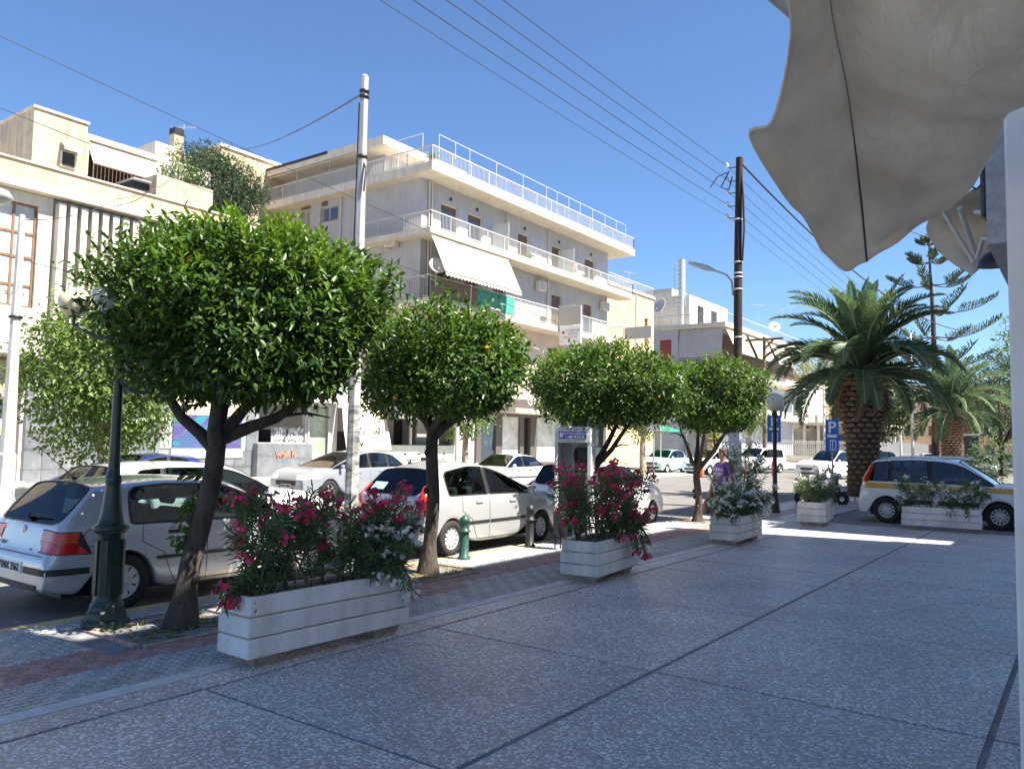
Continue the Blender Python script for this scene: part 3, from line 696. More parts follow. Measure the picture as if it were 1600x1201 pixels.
for k in range(4): MB().box(XE+.2,XE+1.2+.2*(k%3),49.822,49.828,9.3+.15*k,9.34+.15*k).build('lettering_line', m_grey, S2)
adopt(S2)

# ================================================================ air conditioners, dishes, antennas
def ac_unit(x, y, z, rz, label):
    t = thing('air_conditioner', label, 'air conditioner', (x,y,z), rz, 'wall mounted air conditioners')
    MB().bbox(0,.32,-.42,.42,0,.58,.015).build('casing', m_plw, t)
    g = MB(); g.lathe([(.24,.322),(.24,.33),(.22,.34)],20,(0,-.1,.29),axis='x'); g.build('fan_grille', m_grey, t)
    b = MB(); b.box(-.05,.3,-.35,-.31,-.04,0); b.box(-.05,.3,.31,.35,-.04,0); b.build('bracket', m_steel, t)
for (x_, y_, z_, lab) in ((-26.9,29.7,15.9,'potted plant at the corner of the railed roof terrace'),(-26.95,38.6,12.52,'potted plant behind the railing in the middle of the upper balcony'),(-26.95,45.2,12.52,'potted plant behind the railing near the far end of the upper balcony'),(-26.95,40.2,8.95,'potted plant behind the railing of the lowest balcony by the medical sign')):
    t = thing('potted_plant', lab, 'plant', (x_,y_,z_), 0, 'potted plants on the balconies'); b = MB(); b.lathe([(.11,0),(.16,.28),(.17,.28),(.15,.26)],12); b.build('pot', mat('terracotta', (.32,.13,.07), .8, var=.2), t)
    n_ = 60; g_ = np.random.default_rng(int(y_)); d_ = g_.normal(size=(n_,3)); d_[:,2] = np.abs(d_[:,2])+.3
    link(leaves_mesh('foliage', d_*.03+np.array([0,0,.3]), d_, g_.normal(size=(n_,3))+[0,0,1], g_.uniform(.15,.4,n_), np.full(n_,.07), g_.uniform(0,.8,n_), leafmat('street tree leaf', (.06,.12,.025), (.24,.36,.08), .5, .35), quads=False), 'foliage', t)
ac_unit(-29.7, YS-.05, 12.0, -PI/2, 'air conditioner high on the shaded side wall, under the corner balcony')
ac_unit(XF+.05, 40.9, 11.25, 0, 'air conditioner beside the right end of the white balcony blinds')
ac_unit(XF+.05, 49.0, 11.2, 0, 'air conditioner near the far end of the second balcony')
def dish(x, y, z, r, label, az, el=R(25)):
    t = thing('satellite_dish', label, 'satellite dish', (x,y,z), az, 'satellite dishes')
    d = MB(); d.lathe([(.001,.0),(r*.5,.05*r/.4),(r,.2*r/.4),(r*1.02,.19*r/.4),(r*.5,.03),(.001,-.02)],20); do = d.build('reflector', m_plw, t); do.rotation_euler = (PI/2-el,0,0)
    a = MB(); a.tube([(0,0,-r*.8),(0,-.8*r,-.2*r)],.012,6); a.box(-.03,.03,-.9*r,-.75*r,-.26*r,-.14*r); a.build('feed_arm', m_grey, t)
    p_ = MB(); p_.tube([(0,.05,0),(0,.12,-.3),(0,.12,-1.0)],.02,6); p_.build('mast', m_grey, t)
dish(-26.3, 29.6, 10.45, .45, 'white satellite dish on the corner of the lowest balcony', R(60))
def antenna(x, y, z, h, label, az=0, n=6, dish_=False):
    t = thing('antenna', label, 'antenna', (x,y,z), az, 'rooftop aerials')
    a = MB(); a.tube([(0,0,0),(0,0,h)],.02,6); a.build('mast', m_grey, t)
    a = MB(); a.tube([(-.6,0,h-.15),(.7,0,h-.15)],.012,5)
    for i in range(n): a.tube([(-.55+i*.22,-.28+.02*i,h-.15),(-.55+i*.22,.28-.02*i,h-.15)],.008,5)
    a.build('elements', m_grey, t)
antenna(-36.2, 21.6, 15.0, 2.3, 'television aerial beside the chimney behind the office roof', .6)
antenna(-29.5, 56.2, 13.0, 2.6, 'tall aerial on the cream house past the balcony end', 1.2)

# ================================================================ cream house past the block
CB = thing('house', 'cream house with railed flat roof beyond the end of the long balconies', 'building', (-28.6,54,.2))
w = MB(); wall_open(w, -28.6, 50.6, 58.9, 0, 13.6, [(57.2,57.9,9.6,11.9)]); w.box(-40,-28.9,50.6,58.9,0,13.5); w.build('wall', m_plc, CB); shutter(CB,-28.6,57.2,57.9,9.6,11.9,m_bshut)
MB().box(-40,-28.5,50.5,59,13.6,13.75).build('roof_edge', m_slab, CB); railing(CB, [(-28.6,50.6),(-28.6,58.9),(-36,58.9)], 13.75, 14.5, sp=.16)
t = MB(); t.tube([(-28.5,55.6,5),(-28.5,55.6,13.5)],.05,6); t.build('drain_pipe', m_grey, CB); adopt(CB)
# ================================================================ second block
B2 = thing('apartment_building', 'grey and white apartment block with shaded canvas balcony blinds behind the wooden pole', 'building', (-27,70,.2))
w = MB(); wall_open(w, 69.0, -35.2, -31.0, 0, 12.55, [(-32.95,-31.65,9.7,11.75)], axis='y', sgn=-1); w.box(-40,-35.2,69,95,0,12.55); w.box(-35.2,-28.2,70.2,95,0,12.55); w.box(-35.2,-31.0,69.25,70.2,0,12.55)
w.build('wall', m_bluep, B2); shutter(B2, 69.0, -32.95,-31.65,9.7,11.75, mat('red shutter', (.30,.06,.05), .6, var=.15), axis='y', sgn=-1)
MB().box(-40.3,-26.3,68.7,95.5,12.55,12.95).build('roof_slab', m_slab, B2)
MB().box(-31.0,-26.5,68.9,95,8.3,9.05).build('balcony_slab', m_slab, B2); MB().box(-31.0,-26.5,68.9,95,4.6,5.2).build('balcony_slab', m_slab, B2)
g = MB(); g.grid([[(-30.9,69.1,12.5),(-26.7,69.1,12.5)],[(-30.9,68.75,9.85),(-26.7,68.75,9.85)]], smooth=False); g.build('balcony_blind', MATS['grey render'], B2)
lt = MB()
for i in range(26):
    x_ = -30.95+i*.175
    for s_ in (-1,1): lt.obox((x_,68.93,9.42),(.16*s_,0,.30),(0.012,0,.0),(0,.012,0))
lt.box(-31,-26.5,68.9,68.96,9.72,9.8); lt.build('lattice_railing', m_grey, B2)
for a, b_ in ((69.3,74.2),(75.2,80.5),(81.5,87)):
    g = MB(); g.grid([[(-26.5,a,12.45),(-26.5,b_,12.45)],[(-25.5,a,10.2),(-25.5,b_,10.2)]], smooth=False); g.build('balcony_blind', m_canv, B2)
MB().box(-28.19,-28.12,69.5,95,9.1,12.4).build('balcony_opening', m_bshut, B2)
railing(B2, [(-26.5,69),(-26.5,95)], 9.05, 9.9, m_bshut, sp=.2); railing(B2, [(-40,68.8),(-26.4,68.8),(-26.4,95)], 12.95, 13.9, m_grey, sp=.3, r=.01)
b = MB(); b.box(-36.5,-31.2,72,82,12.95,16.4); b.build('roof_house', m_plw, B2); b = MB(); b.box(-37.5,-33.5,73,78,16.4,17.4); b.build('tank_room', m_plg, B2)
for yy in (74,77.5): MB().box(-31.19,-31.1,yy,yy+1.3,13.6,15.6).build('window', m_dark, B2)
for x, y_, h in ((-35.2,74.5,2.0),(-31.9,80,.6)): MB().box(x-.3,x+.3,y_-.3,y_+.3,15.4,15.6+h).build('chimney', m_concr, B2)
adopt(B2)
MT = thing('chimney_flue', 'tall steel flue with caged ladder on the grey and white block', 'chimney', (-32.0,72,13))
t = MB(); t.tube([(0,0,0),(0,0,6.9)],.32,12); t.build('pipe', m_grey, MT)
t = MB()
for s_ in (-.55,.55): t.tube([(s_,-.4,2.2),(s_,-.4,6.6)],.035,5)
for i in range(10): t.tube([(-.55,-.4,2.4+i*.45),(.55,-.4,2.4+i*.45)],.025,5)
t.build('ladder', m_grey, MT)
dish(-33.0,69.6,14.9,.75,'large white dish on the corner of the grey and white block', R(-20))
dish(-27.5,86,14.6,.6,'dish on the railed roof left of the palm crown', R(30))
for i, (y_, lab) in enumerate(((80,'bare aerial mast left of the wooden pole'),(88,'aerial with wide bars between pole and palm'),(91,'tall thin aerial nearest the palm crown'))): antenna(-27.2, y_, 12.95, 3.4+.7*i, lab, .8+i)
# ================================================================ vegetation
m_bark = mat('orange tree bark', (.06,.047,.037), .9, var=.45, scale=9, bump=.9, bscale=26, stretch=(1,1,.35), detail=6)
m_barkp = mat('pale bark', (.28,.23,.18), .9, var=.35, scale=9, bump=.8, bscale=30, stretch=(1,1,.4))
m_leaf = leafmat('orange tree leaf', (.024,.064,.013), (.135,.245,.032), .42, .3, spec=.35)
m_leaf2 = leafmat('street tree leaf', (.06,.12,.025), (.24,.36,.08), .5, .35)
m_pine = leafmat('pine needle', (.03,.06,.03), (.09,.15,.06), .6, .2)
m_olea = leafmat('oleander leaf', (.045,.10,.04), (.17,.28,.10), .45, .3)
m_palm = leafmat('palm leaflet', (.045,.095,.045), (.16,.25,.12), .36, .28)
m_yellow = leafmat('yellowing leaf', (.22,.20,.03), (.48,.40,.08), .5, .4)
m_petr = leafmat('pink oleander petal', (.50,.012,.06), (.80,.09,.22), .5, .35)
m_petw = leafmat('white oleander petal', (.62,.62,.55), (.82,.82,.78), .5, .35)
m_orange = mat('orange fruit', (.75,.26,.02), .45, bump=.1)
m_stem = mat('oleander stem', (.13,.12,.075), .8, var=.3)

def jitter_path(a, b, n=5, amp=.04, seed=0):
    rr = random.Random(seed); a = Vector(a); b = Vector(b)
    return [a.lerp(b, i/n)+(Vector((rr.uniform(-1,1), rr.uniform(-1,1), rr.uniform(-.4,.4)))*amp if 0 < i < n else Vector()) for i in range(n+1)]

def crown_leaves(name, m_, centre, rad, ncl, per, ll, lw, seed, shoots=0, zfloor=None, lobes=6, core=.35, quads=True, droop=.35, light=.5, spread=.11, shell=(.80,1.04), hollow=None, boxy=0):
    """clusters of leaves over a lumpy ellipsoid shell plus a sparse inside; upright pale shoots on top"""
    global RNG
    g = np.random.default_rng(seed); c = np.array(centre); rad = np.array(rad)
    d = g.normal(size=(ncl,3)); d /= np.linalg.norm(d, axis=1, keepdims=True)
    ld = g.normal(size=(lobes,3)); ld /= np.linalg.norm(ld, axis=1, keepdims=True); la = g.uniform(.05,.2,lobes) if not boxy else g.uniform(.06,.30,lobes)
    lump = 1+sum(la[i]*np.maximum(0, d@ld[i])**(6 if not boxy else 14) for i in range(lobes)) - (.06 if not boxy else .10)
    lump += (.05 if not boxy else .075)*np.sin(d[:,0]*9+seed)*np.sin(d[:,1]*8)*np.sin(d[:,2]*7+1)
    r = g.uniform(shell[0],shell[1],ncl)*lump; ins = g.random(ncl) < core; r[ins] *= g.uniform(.45,.92,ins.sum())
    if boxy: hz = np.hypot(d[:,0],d[:,1]); r = r/((hz**boxy+np.abs(d[:,2])**boxy)**(1/boxy))
    P = c+d*r[:,None]*rad
    if zfloor is not None: P[:,2] = np.maximum(P[:,2], zfloor+g.uniform(-.06,.12,ncl))
    out = d/rad; out /= np.linalg.norm(out, axis=1, keepdims=True)
    tw = out*.8+g.normal(size=(ncl,3))*.45+np.array([0,0,.25]); tw /= np.linalg.norm(tw, axis=1, keepdims=True)
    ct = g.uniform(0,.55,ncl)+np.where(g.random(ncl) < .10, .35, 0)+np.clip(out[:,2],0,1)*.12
    n = ncl*per; k = np.repeat(np.arange(ncl), per); t = g.random(n)
    pos = P[k]+tw[k]*(t[:,None]-.6)*spread*2.2+g.normal(size=(n,3))*spread*.55
    ax = tw[k]*.45+g.normal(size=(n,3))*.62+out[k]*.15; ax[:,2] -= droop*g.random(n)
    nr = g.normal(size=(n,3))*.5+np.array([0,0,1.0])+out[k]*.5
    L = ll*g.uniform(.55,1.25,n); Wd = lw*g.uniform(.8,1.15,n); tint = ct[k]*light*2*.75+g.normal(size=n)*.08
    if shoots:
        sd_ = g.normal(size=(shoots,3)); sd_[:,2] = np.abs(sd_[:,2])*1.1+.35; sd_ /= np.linalg.norm(sd_, axis=1, keepdims=True)
        sp_ = c+sd_*rad*g.uniform(.93,1.02,(shoots,1)); hl = g.uniform(.08,.25,shoots); q = 16
        kk = np.repeat(np.arange(shoots), q); u = np.tile(np.linspace(.1,1,q), shoots)
        dirs = sd_*.35+np.array([0,0,1.])+g.normal(size=(shoots,3))*.22
        ps = sp_[kk]+dirs[kk]*(u*hl[kk])[:,None]; an = np.tile(np.arange(q)*2.4, shoots)+g.random(len(kk))*.5
        a2 = np.stack([np.cos(an), np.sin(an), .55+.7*u], 1)+g.normal(size=(len(kk),3))*.15
        pos = np.vstack([pos, ps]); ax = np.vstack([ax, a2]); nr = np.vstack([nr, np.stack([-np.cos(an)*.6, -np.sin(an)*.6, np.ones_like(an)],1)])
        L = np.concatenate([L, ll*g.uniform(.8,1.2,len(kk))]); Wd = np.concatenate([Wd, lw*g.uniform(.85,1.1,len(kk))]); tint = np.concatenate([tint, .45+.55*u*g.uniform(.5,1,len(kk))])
    if hollow is not None:
        keep = ~hollow(pos); pos, ax, nr, L, Wd, tint = pos[keep], ax[keep], nr[keep], L[keep], Wd[keep], tint[keep]
    return leaves_mesh(name, pos, ax, nr, L, Wd, tint, m_, quads=quads)

def orange_tree(base, fork, centre, rad, seed, label, trunk_r=.11, shoots=60, ncl=1150, limbs=None, suckers=0, fruit=6, size=.088, zf=None, pale=None):
    t = thing('orange_tree', label, 'tree', (base[0],base[1],0), 0, 'orange trees along the kerb'); rr = random.Random(seed)
    b0 = Vector((base[0],base[1],-.05)); fk = Vector(fork); c = Vector(centre)
    mb = MB(); n = 9; pts = []
    for i in range(n+1):
        u = i/n; pts.append(b0.lerp(fk,u)+Vector((math.sin(u*5+seed)*.035, math.cos(u*4+seed)*.03, 0))*(u*(1-u)*4))
    rads = [trunk_r*(1.65-.75*min(1,u*5) if u < .2 else .92-.12*u) for u in [i/n for i in range(n+1)]]
    mb.tube(pts, rads, 14)
    for q in range(5):      # knots and burls
        u = rr.uniform(.08,.9); p = b0.lerp(fk,u); a = rr.uniform(0,2*PI); mb.ball(p+Vector((math.cos(a),math.sin(a),0))*trunk_r*.85, trunk_r*rr.uniform(.25,.42), 8, 6, 1.4)
    tr_ = mb.build('trunk', m_bark, t)
    targets = limbs or [c+Vector((math.cos(a)*rad[0]*.6, math.sin(a)*rad[1]*.6, rr.uniform(-.15,.35)*rad[2])) for a in [k*2*PI/5+rr.random() for k in range(5)]]
    for q, e in enumerate(targets):
        e = Vector(e); s_ = fk+Vector((0,0,rr.uniform(-.12,.02))); mid = s_.lerp(e,.5)+Vector((0,0,-.10)) if not limbs else s_.lerp(e,.45)+Vector((0,0,-.06))
        pp = [s_]+[s_.lerp(mid,.5)+Vector((rr.uniform(-.03,.03),)*3)]+[mid]+[mid.lerp(e,.5)+Vector((0,0,.05))]+[e]
        lb = MB(); lb.tube(pp, [trunk_r*.66,trunk_r*.55,trunk_r*.46,trunk_r*.33,trunk_r*.16], 9)
        for k in range(4):
            u = mid.lerp(e, rr.uniform(0,.8)); v = u+Vector((rr.uniform(-1,1),rr.uniform(-1,1),rr.uniform(-.1,1)))*.42; lb.tube([u,u.lerp(v,.5)+Vector((0,0,.04)),v],[trunk_r*.22,trunk_r*.15,trunk_r*.06],6)
        lb.build('limb', m_bark, t)
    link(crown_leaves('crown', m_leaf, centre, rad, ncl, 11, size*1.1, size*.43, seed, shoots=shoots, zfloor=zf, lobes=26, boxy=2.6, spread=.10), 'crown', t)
    if suckers:
        g = np.random.default_rng(seed+9); pos = []; ax = []
        for k in range(suckers):
            z = .75+.75*k/suckers; p0 = b0.lerp(fk, z/fk.z)+Vector((0,0,0)); a = R(200)+rr.uniform(-.5,.7); e = p0+Vector((math.cos(a)*.22, math.sin(a)*.25, rr.uniform(-.1,.22)))
            for u in np.linspace(.3,1,11): pos.append(p0.lerp(e,u)+Vector((0,0,-.12*u*u))); ax.append((math.cos(a)*.5+rr.uniform(-.7,.7), math.sin(a)*.5+rr.uniform(-.7,.7), rr.uniform(-.9,.3)))
        pos = np.array(pos); n_ = len(pos)
        link(leaves_mesh('sucker_leaves', pos, np.array(ax), g.normal(size=(n_,3))*.4+[0,0,1], size*1.05*g.uniform(.8,1.2,n_), size*.46, g.uniform(.15,.6,n_), m_leaf), 'sucker_leaves', t)
    for q in range(fruit):
        d = Vector((rr.uniform(-.2,1), rr.uniform(-1,.2), rr.uniform(-.6,.7))).normalized()
        fb = MB(); fb.ball(c+Vector((d.x*rad[0],d.y*rad[1],d.z*rad[2]))*.97, .037, 10, 7); fb.build('orange', m_orange, t)
    adopt(t); return t
orange_tree((-7.18,4.50), (-7.08,4.74,1.78), (-6.80,4.96,2.98), (1.06,1.18,.83), 3, 'large orange tree with a dense wide crown beside the green lamp post', .115, 120, 2700, suckers=14, fruit=1,
    limbs=[(-7.55,4.15,2.55),(-6.75,5.25,2.75),(-6.35,5.75,2.45),(-7.2,5.0,3.1),(-6.5,4.3,2.8),(-7.6,5.1,2.9)], zf=2.18)
orange_tree((-7.50,8.42), (-7.50,8.44,1.95), (-7.38,8.55,2.80), (1.09,1.17,.65), 5, 'orange tree with bark lit at its foot, between the long planter and the hatchback', .105, 60, 2000, fruit=2, zf=2.25)
orange_tree((-7.80,13.62), (-7.92,13.56,1.30), (-7.62,13.72,2.92), (1.42,1.38,.70), 8, 'orange tree forking low behind the phone booth', .105, 50, 2000, fruit=4, zf=2.3,
    limbs=[(-8.3,13.35,2.6),(-7.1,13.95,2.4),(-7.9,13.1,2.9),(-7.4,14.3,2.8),(-8.5,13.9,2.7)])
orange_tree((-7.75,18.40), (-7.78,18.42,1.28), (-7.42,18.66,2.98), (1.14,1.18,.80), 12, 'orange tree with twin trunks left of the person in purple', .10, 40, 1700, fruit=2, zf=2.3,
    limbs=[(-8.15,18.25,2.2),(-7.05,18.75,2.3),(-7.4,18.2,2.6),(-7.9,18.8,2.6),(-6.8,18.5,2.5)])

def street_tree(base, h_trunk, centre, rad, seed, label, m_=None, ncl=420, per=9, ll=.16, lw=.09, tr=.16, lean=(0,0), name='street_tree', group='street trees across the road', bark=None, core=.4, droop=.7, lobes=9, shell=(.7,1.08), spread=.2):
    t = thing(name, label, 'tree', base, 0, group); rr = random.Random(seed); B = Vector(base); c = Vector(centre)
    top = Vector((base[0]+lean[0], base[1]+lean[1], h_trunk))
    mb = MB(); mb.tube(jitter_path(B, top, 5, .05, seed), [tr*1.2,tr,tr*.9,tr*.85,tr*.8,tr*.7], 10); mb.build('trunk', bark or m_barkp, t)
    for k in range(6):
        a = k*PI/3+rr.random(); e = c+Vector((math.cos(a)*rad[0]*.65, math.sin(a)*rad[1]*.65, rr.uniform(-.3,.6)*rad[2]))
        lb = MB(); lb.tube(jitter_path(top, e, 4, .1, seed+k), [tr*.5,tr*.4,tr*.28,tr*.18,tr*.08], 6); lb.build('limb', bark or m_barkp, t)
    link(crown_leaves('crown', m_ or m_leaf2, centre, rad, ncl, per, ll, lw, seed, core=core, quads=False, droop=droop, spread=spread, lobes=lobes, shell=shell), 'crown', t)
    adopt(t); return t
# far pavement trees
street_tree((-21.5,11.0,0), 1.9, (-21.5,10.9,3.6), (1.95,2.0,2.25), 21, 'pollarded street tree behind the green lamp post, in front of the marble wall', ncl=1700, tr=.2)
street_tree((-22.0,7.4,0), 3.0, (-22.3,6.2,4.2), (1.2,1.0,1.7), 22, 'street tree cut by the left edge of the picture', ncl=260)
street_tree((-21.8,26.7,0), 2.1, (-21.8,26.5,3.3), (1.3,1.35,1.3), 23, 'small tree with pale forked trunk in front of the cafe', ncl=300, tr=.17)
street_tree((-21.6,35.0,0), 2.6, (-21.7,35.1,4.0), (1.8,1.9,1.15), 24, 'bright green clipped tree behind the phone booth', ncl=520, tr=.15)
street_tree((-21.8,43.5,0), 2.2, (-21.8,43.5,3.6), (1.6,1.8,1.4), 25, 'street tree with a pale trunk right of the phone booth', ncl=380, tr=.22)
street_tree((-21.5,52.5,0), 2.4, (-21.5,52.5,4.0), (1.9,2.2,1.6), 26, 'street tree behind the third orange tree', ncl=380, tr=.2)
street_tree((-21.4,61,0), 2.6, (-21.4,61,4.2), (2.0,2.4,1.6), 27, 'street tree beyond the parked light blue car', ncl=360, tr=.2)
street_tree((-31.0,112,0), 5.0, (-31,112,9.0), (6.0,6.5,6.4), 31, 'tall yellow green weeping tree beyond the palm fronds', leafmat('weeping leaf', (.10,.13,.03), (.46,.40,.08), .5, .4), ncl=1000, per=9, ll=.5, lw=.16, tr=.4, droop=1.6, group=None, name='weeping_tree', spread=.5)
street_tree((-22.5,112,0), 5.0, (-22.5,114,8.5), (3.8,5,6.2), 32, 'green weeping tree left of the thick palm trunk', leafmat('green weeping leaf', (.05,.10,.03), (.20,.28,.08), .5, .4), ncl=700, per=9, ll=.5, lw=.16, tr=.4, droop=1.6, group=None, name='weeping_tree', spread=.5)
street_tree((-12.6,62,0), 2.6, (-12.6,62,4.6), (2.6,2.6,2.4), 33, 'dark bushy tree between the two palm trunks', ncl=620, per=9, ll=.24, lw=.13, tr=.2, group=None, m_=leafmat('dark crown leaf', (.035,.055,.02), (.15,.17,.05), .5, .3))
street_tree((-5.1,66,0), 2.0, (-5.0,66,5.4), (2.9,3.2,3.4), 34, 'dark drooping conifer at the right beside the pillar', m_pine, ncl=620, per=10, ll=.4, lw=.06, tr=.25, droop=.9, group=None, name='conifer_tree', bark=m_bark)
street_tree((-4.4,75,0), 4.0, (-4.4,76,8.2), (2.4,3.0,4.6), 35, 'pale green tree behind the conifer, touching the pillar', ncl=420, per=8, ll=.3, lw=.15, tr=.25, group=None)
# tree growing on the roof terrace
street_tree((-31.8,20.6,10.0), 12.2, (-31.8,20.8,13.1), (1.5,2.1,1.55), 41, 'feathery dark tree leaning over the roof terrace of the white office building', m_pine, ncl=620, per=14, ll=.34, lw=.05, tr=.12, droop=.3, group=None, name='pine_tree', core=.3, bark=m_bark, spread=.26)
street_tree((-31.5,18.2,11.5), 12.2, (-31.5,18.6,12.9), (.9,1.2,.6), 42, 'light leafy shrub in front of the rooftop chimney', m_leaf2, ncl=150, per=9, ll=.2, lw=.06, tr=.06, group=None, name='roof_shrub')
# clipped shrubs by the far fence and the dark bush by the pillar
def shrub(x, y, z, rad, seed, label, m_=None, name='shrub', group='shrubs by the far fence'):
    t = thing(name, label, 'shrub', (x,y,z), 0, group)
    mb = MB(); 
    for k in range(5): a = k*1.3; mb.tube([(0,0,-.05),(math.cos(a)*rad[0]*.5, math.sin(a)*rad[1]*.5, rad[2]*1.2)],[.03,.01],5)
    mb.build('stem', m_stem, t)
    link(crown_leaves('foliage', m_ or m_leaf2, (0,0,rad[2]*1.02), rad, 130, 8, .16, .08, seed, quads=False, spread=.12), 'foliage', t)
for i, (x, y, lab) in enumerate(((-24.5,88,'round shrub by the far fence left of the wooden pole'),(-23.2,94,'round shrub by the far fence beside the telephone pole'),(-21.8,100,'small shrub by the far fence right of the lamp globe'))): shrub(x, y, .0, (1.0,1.0,.9), 60+i, lab)
shrub(-4.15,47.3,-.05,(1.15,1.3,1.35),71,'dark bush by the pillar with a white flower head', m_olea, 'bush', None)
shrub(-22.6,57.0,-.0,(1.2,2.2,.8),72,'low hedge behind the red oleander planter', None, 'hedge', None)
t_ = thing('sapling', 'staked young tree with yellowing leaves beside the parked light blue car', 'sapling', (-21.9,55.0,0))
mb = MB(); mb.tube([(0,0,-.05),(0,.02,1.9)],.035,6); mb.tube([(.15,0,0),(.15,0,1.3)],.03,6); mb.build('stem', m_barkp, t_)
link(crown_leaves('foliage', m_yellow, (0,0,2.2), (.6,.6,.75), 60, 8, .17, .09, 73, quads=False, spread=.12), 'foliage', t_)

# ---- oleanders in planters
def oleander(loc, rz, w, l, h, seed, label, petal, nst=26, dens=1.0, white_side=False, droopers=(), lean=.0, nfl=1.0, spread=1.0, slope=0):
    t = thing('oleander', label, 'shrub', loc, rz, 'oleanders in the white planters'); rr = random.Random(seed); g = np.random.default_rng(seed)
    st = MB(); LP=[]; LA=[]; LT=[]; FP=[]; FW=[]
    stems = []
    for k in range(nst):
        x0, y0 = rr.uniform(-w*.38,w*.38), rr.uniform(-l*.46,l*.46); a = math.atan2(x0*1.5+rr.uniform(-.3,.3), y0/l*w*2+rr.uniform(-.4,.4)); out = rr.uniform(.05,.38)*spread
        hh = h*rr.uniform(.55,1.05)*(1+slope*y0/l)
        stems.append((Vector((x0,y0,0)), Vector((x0+math.sin(a)*out+rr.uniform(-.1,.1), y0+math.cos(a)*out*1.35+lean*hh, hh)), .0))
    for (dx, dy, dz, hz) in droopers: 
        for q in range(2): stems.append((Vector((dx*.4,dy*.75,0)), Vector((dx+rr.uniform(-.07,.07),dy+rr.uniform(-.09,.09),dz+rr.uniform(-.05,.05))), hz))
    for (p0, p1, arch) in stems:
        n = 9; pts = []
        for i in range(n+1):
            u = i/n; p = p0.lerp(p1,u); p.z = p0.z+(p1.z-p0.z)*(u**.85)+arch*4*u*(1-u)
            pts.append(p)
        st.tube(pts, [.009*(1-.7*i/n)+.002 for i in range(n+1)], 5, cap=False)
        L = len(pts)
        tips = [(pts, .12)]
        for q in range(rr.choice((1,2,2,3))):     # side twigs
            i = rr.randint(3,7); b = pts[i]; a = rr.uniform(0,2*PI); e = b+Vector((math.cos(a)*.16, math.sin(a)*.2, rr.uniform(.06,.26)))
            sp = [b, b.lerp(e,.5)+Vector((0,0,.02)), e]; st.tube(sp, [.005,.004,.002], 4, cap=False); tips.append((sp, .05))
        for sp, start in tips:
            m_ = len(sp)-1; nl = int((44 if start > .1 else 20)*dens)
            for q in range(nl):
                u = start+(1-start)*(q+rr.random())/nl; i = min(m_-1, int(u*m_)); fr = u*m_-i; p = sp[i].lerp(sp[i+1], fr); d = (sp[i+1]-sp[i]).normalized()
                an = q*2.1+rr.random(); o = d.orthogonal().normalized(); o = Matrix.Rotation(an, 3, d) @ o
                up = .35+.9*u*u; LP.append(p); LA.append(o*1.0+d*up+Vector((0,0,-.25*rr.random()))); LT.append(.15+.55*u*rr.random()+.15*rr.random())
            if rr.random() < .72*nfl: FP.append((sp[-1], (sp[-1]-sp[-2]).normalized()))
    st.build('stem', m_stem, t)
    n = len(LP); pos = np.array(LP); ax = np.array(LA)
    link(leaves_mesh('foliage', pos, ax, g.normal(size=(n,3))*.35+[0,0,1], g.uniform(.085,.15,n), g.uniform(.014,.021,n), np.array(LT), m_olea, fold=.3, quads=False), 'foliage', t)
    groups = {}
    for p, d in FP:
        wsel = petal == 'w' or (white_side and p.y > l*.12 and p.z < h*.62)
        PP, AA, NN, TT = groups.setdefault('w' if wsel else 'r', ([],[],[],[]))
        for q in range(rr.randint(7,15)):
            o = Vector((rr.gauss(0,1),rr.gauss(0,1),rr.gauss(.3,.8))).normalized(); c = p+o*rr.uniform(.02,.075)+d*.02
            fn = (o+Vector((.1,-.4,.3))).normalized(); u = fn.orthogonal().normalized(); v = fn.cross(u); tn = rr.random()
            for k in range(5):
                a = k*2*PI/5+tn*6; r_ = u*math.cos(a)+v*math.sin(a)
                PP.append(c); AA.append(r_+fn*.25); NN.append(fn); TT.append(tn*.8+rr.uniform(0,.25))
    for k_, (PP,AA,NN,TT) in groups.items():
        n = len(PP)
        link(leaves_mesh('flower', np.array(PP), np.array(AA), np.array(NN), g.uniform(.021,.030,n), g.uniform(.022,.030,n), np.array(TT), m_petw if k_ == 'w' else m_petr, fold=.12, bend=.0), 'flower', t)
    return t

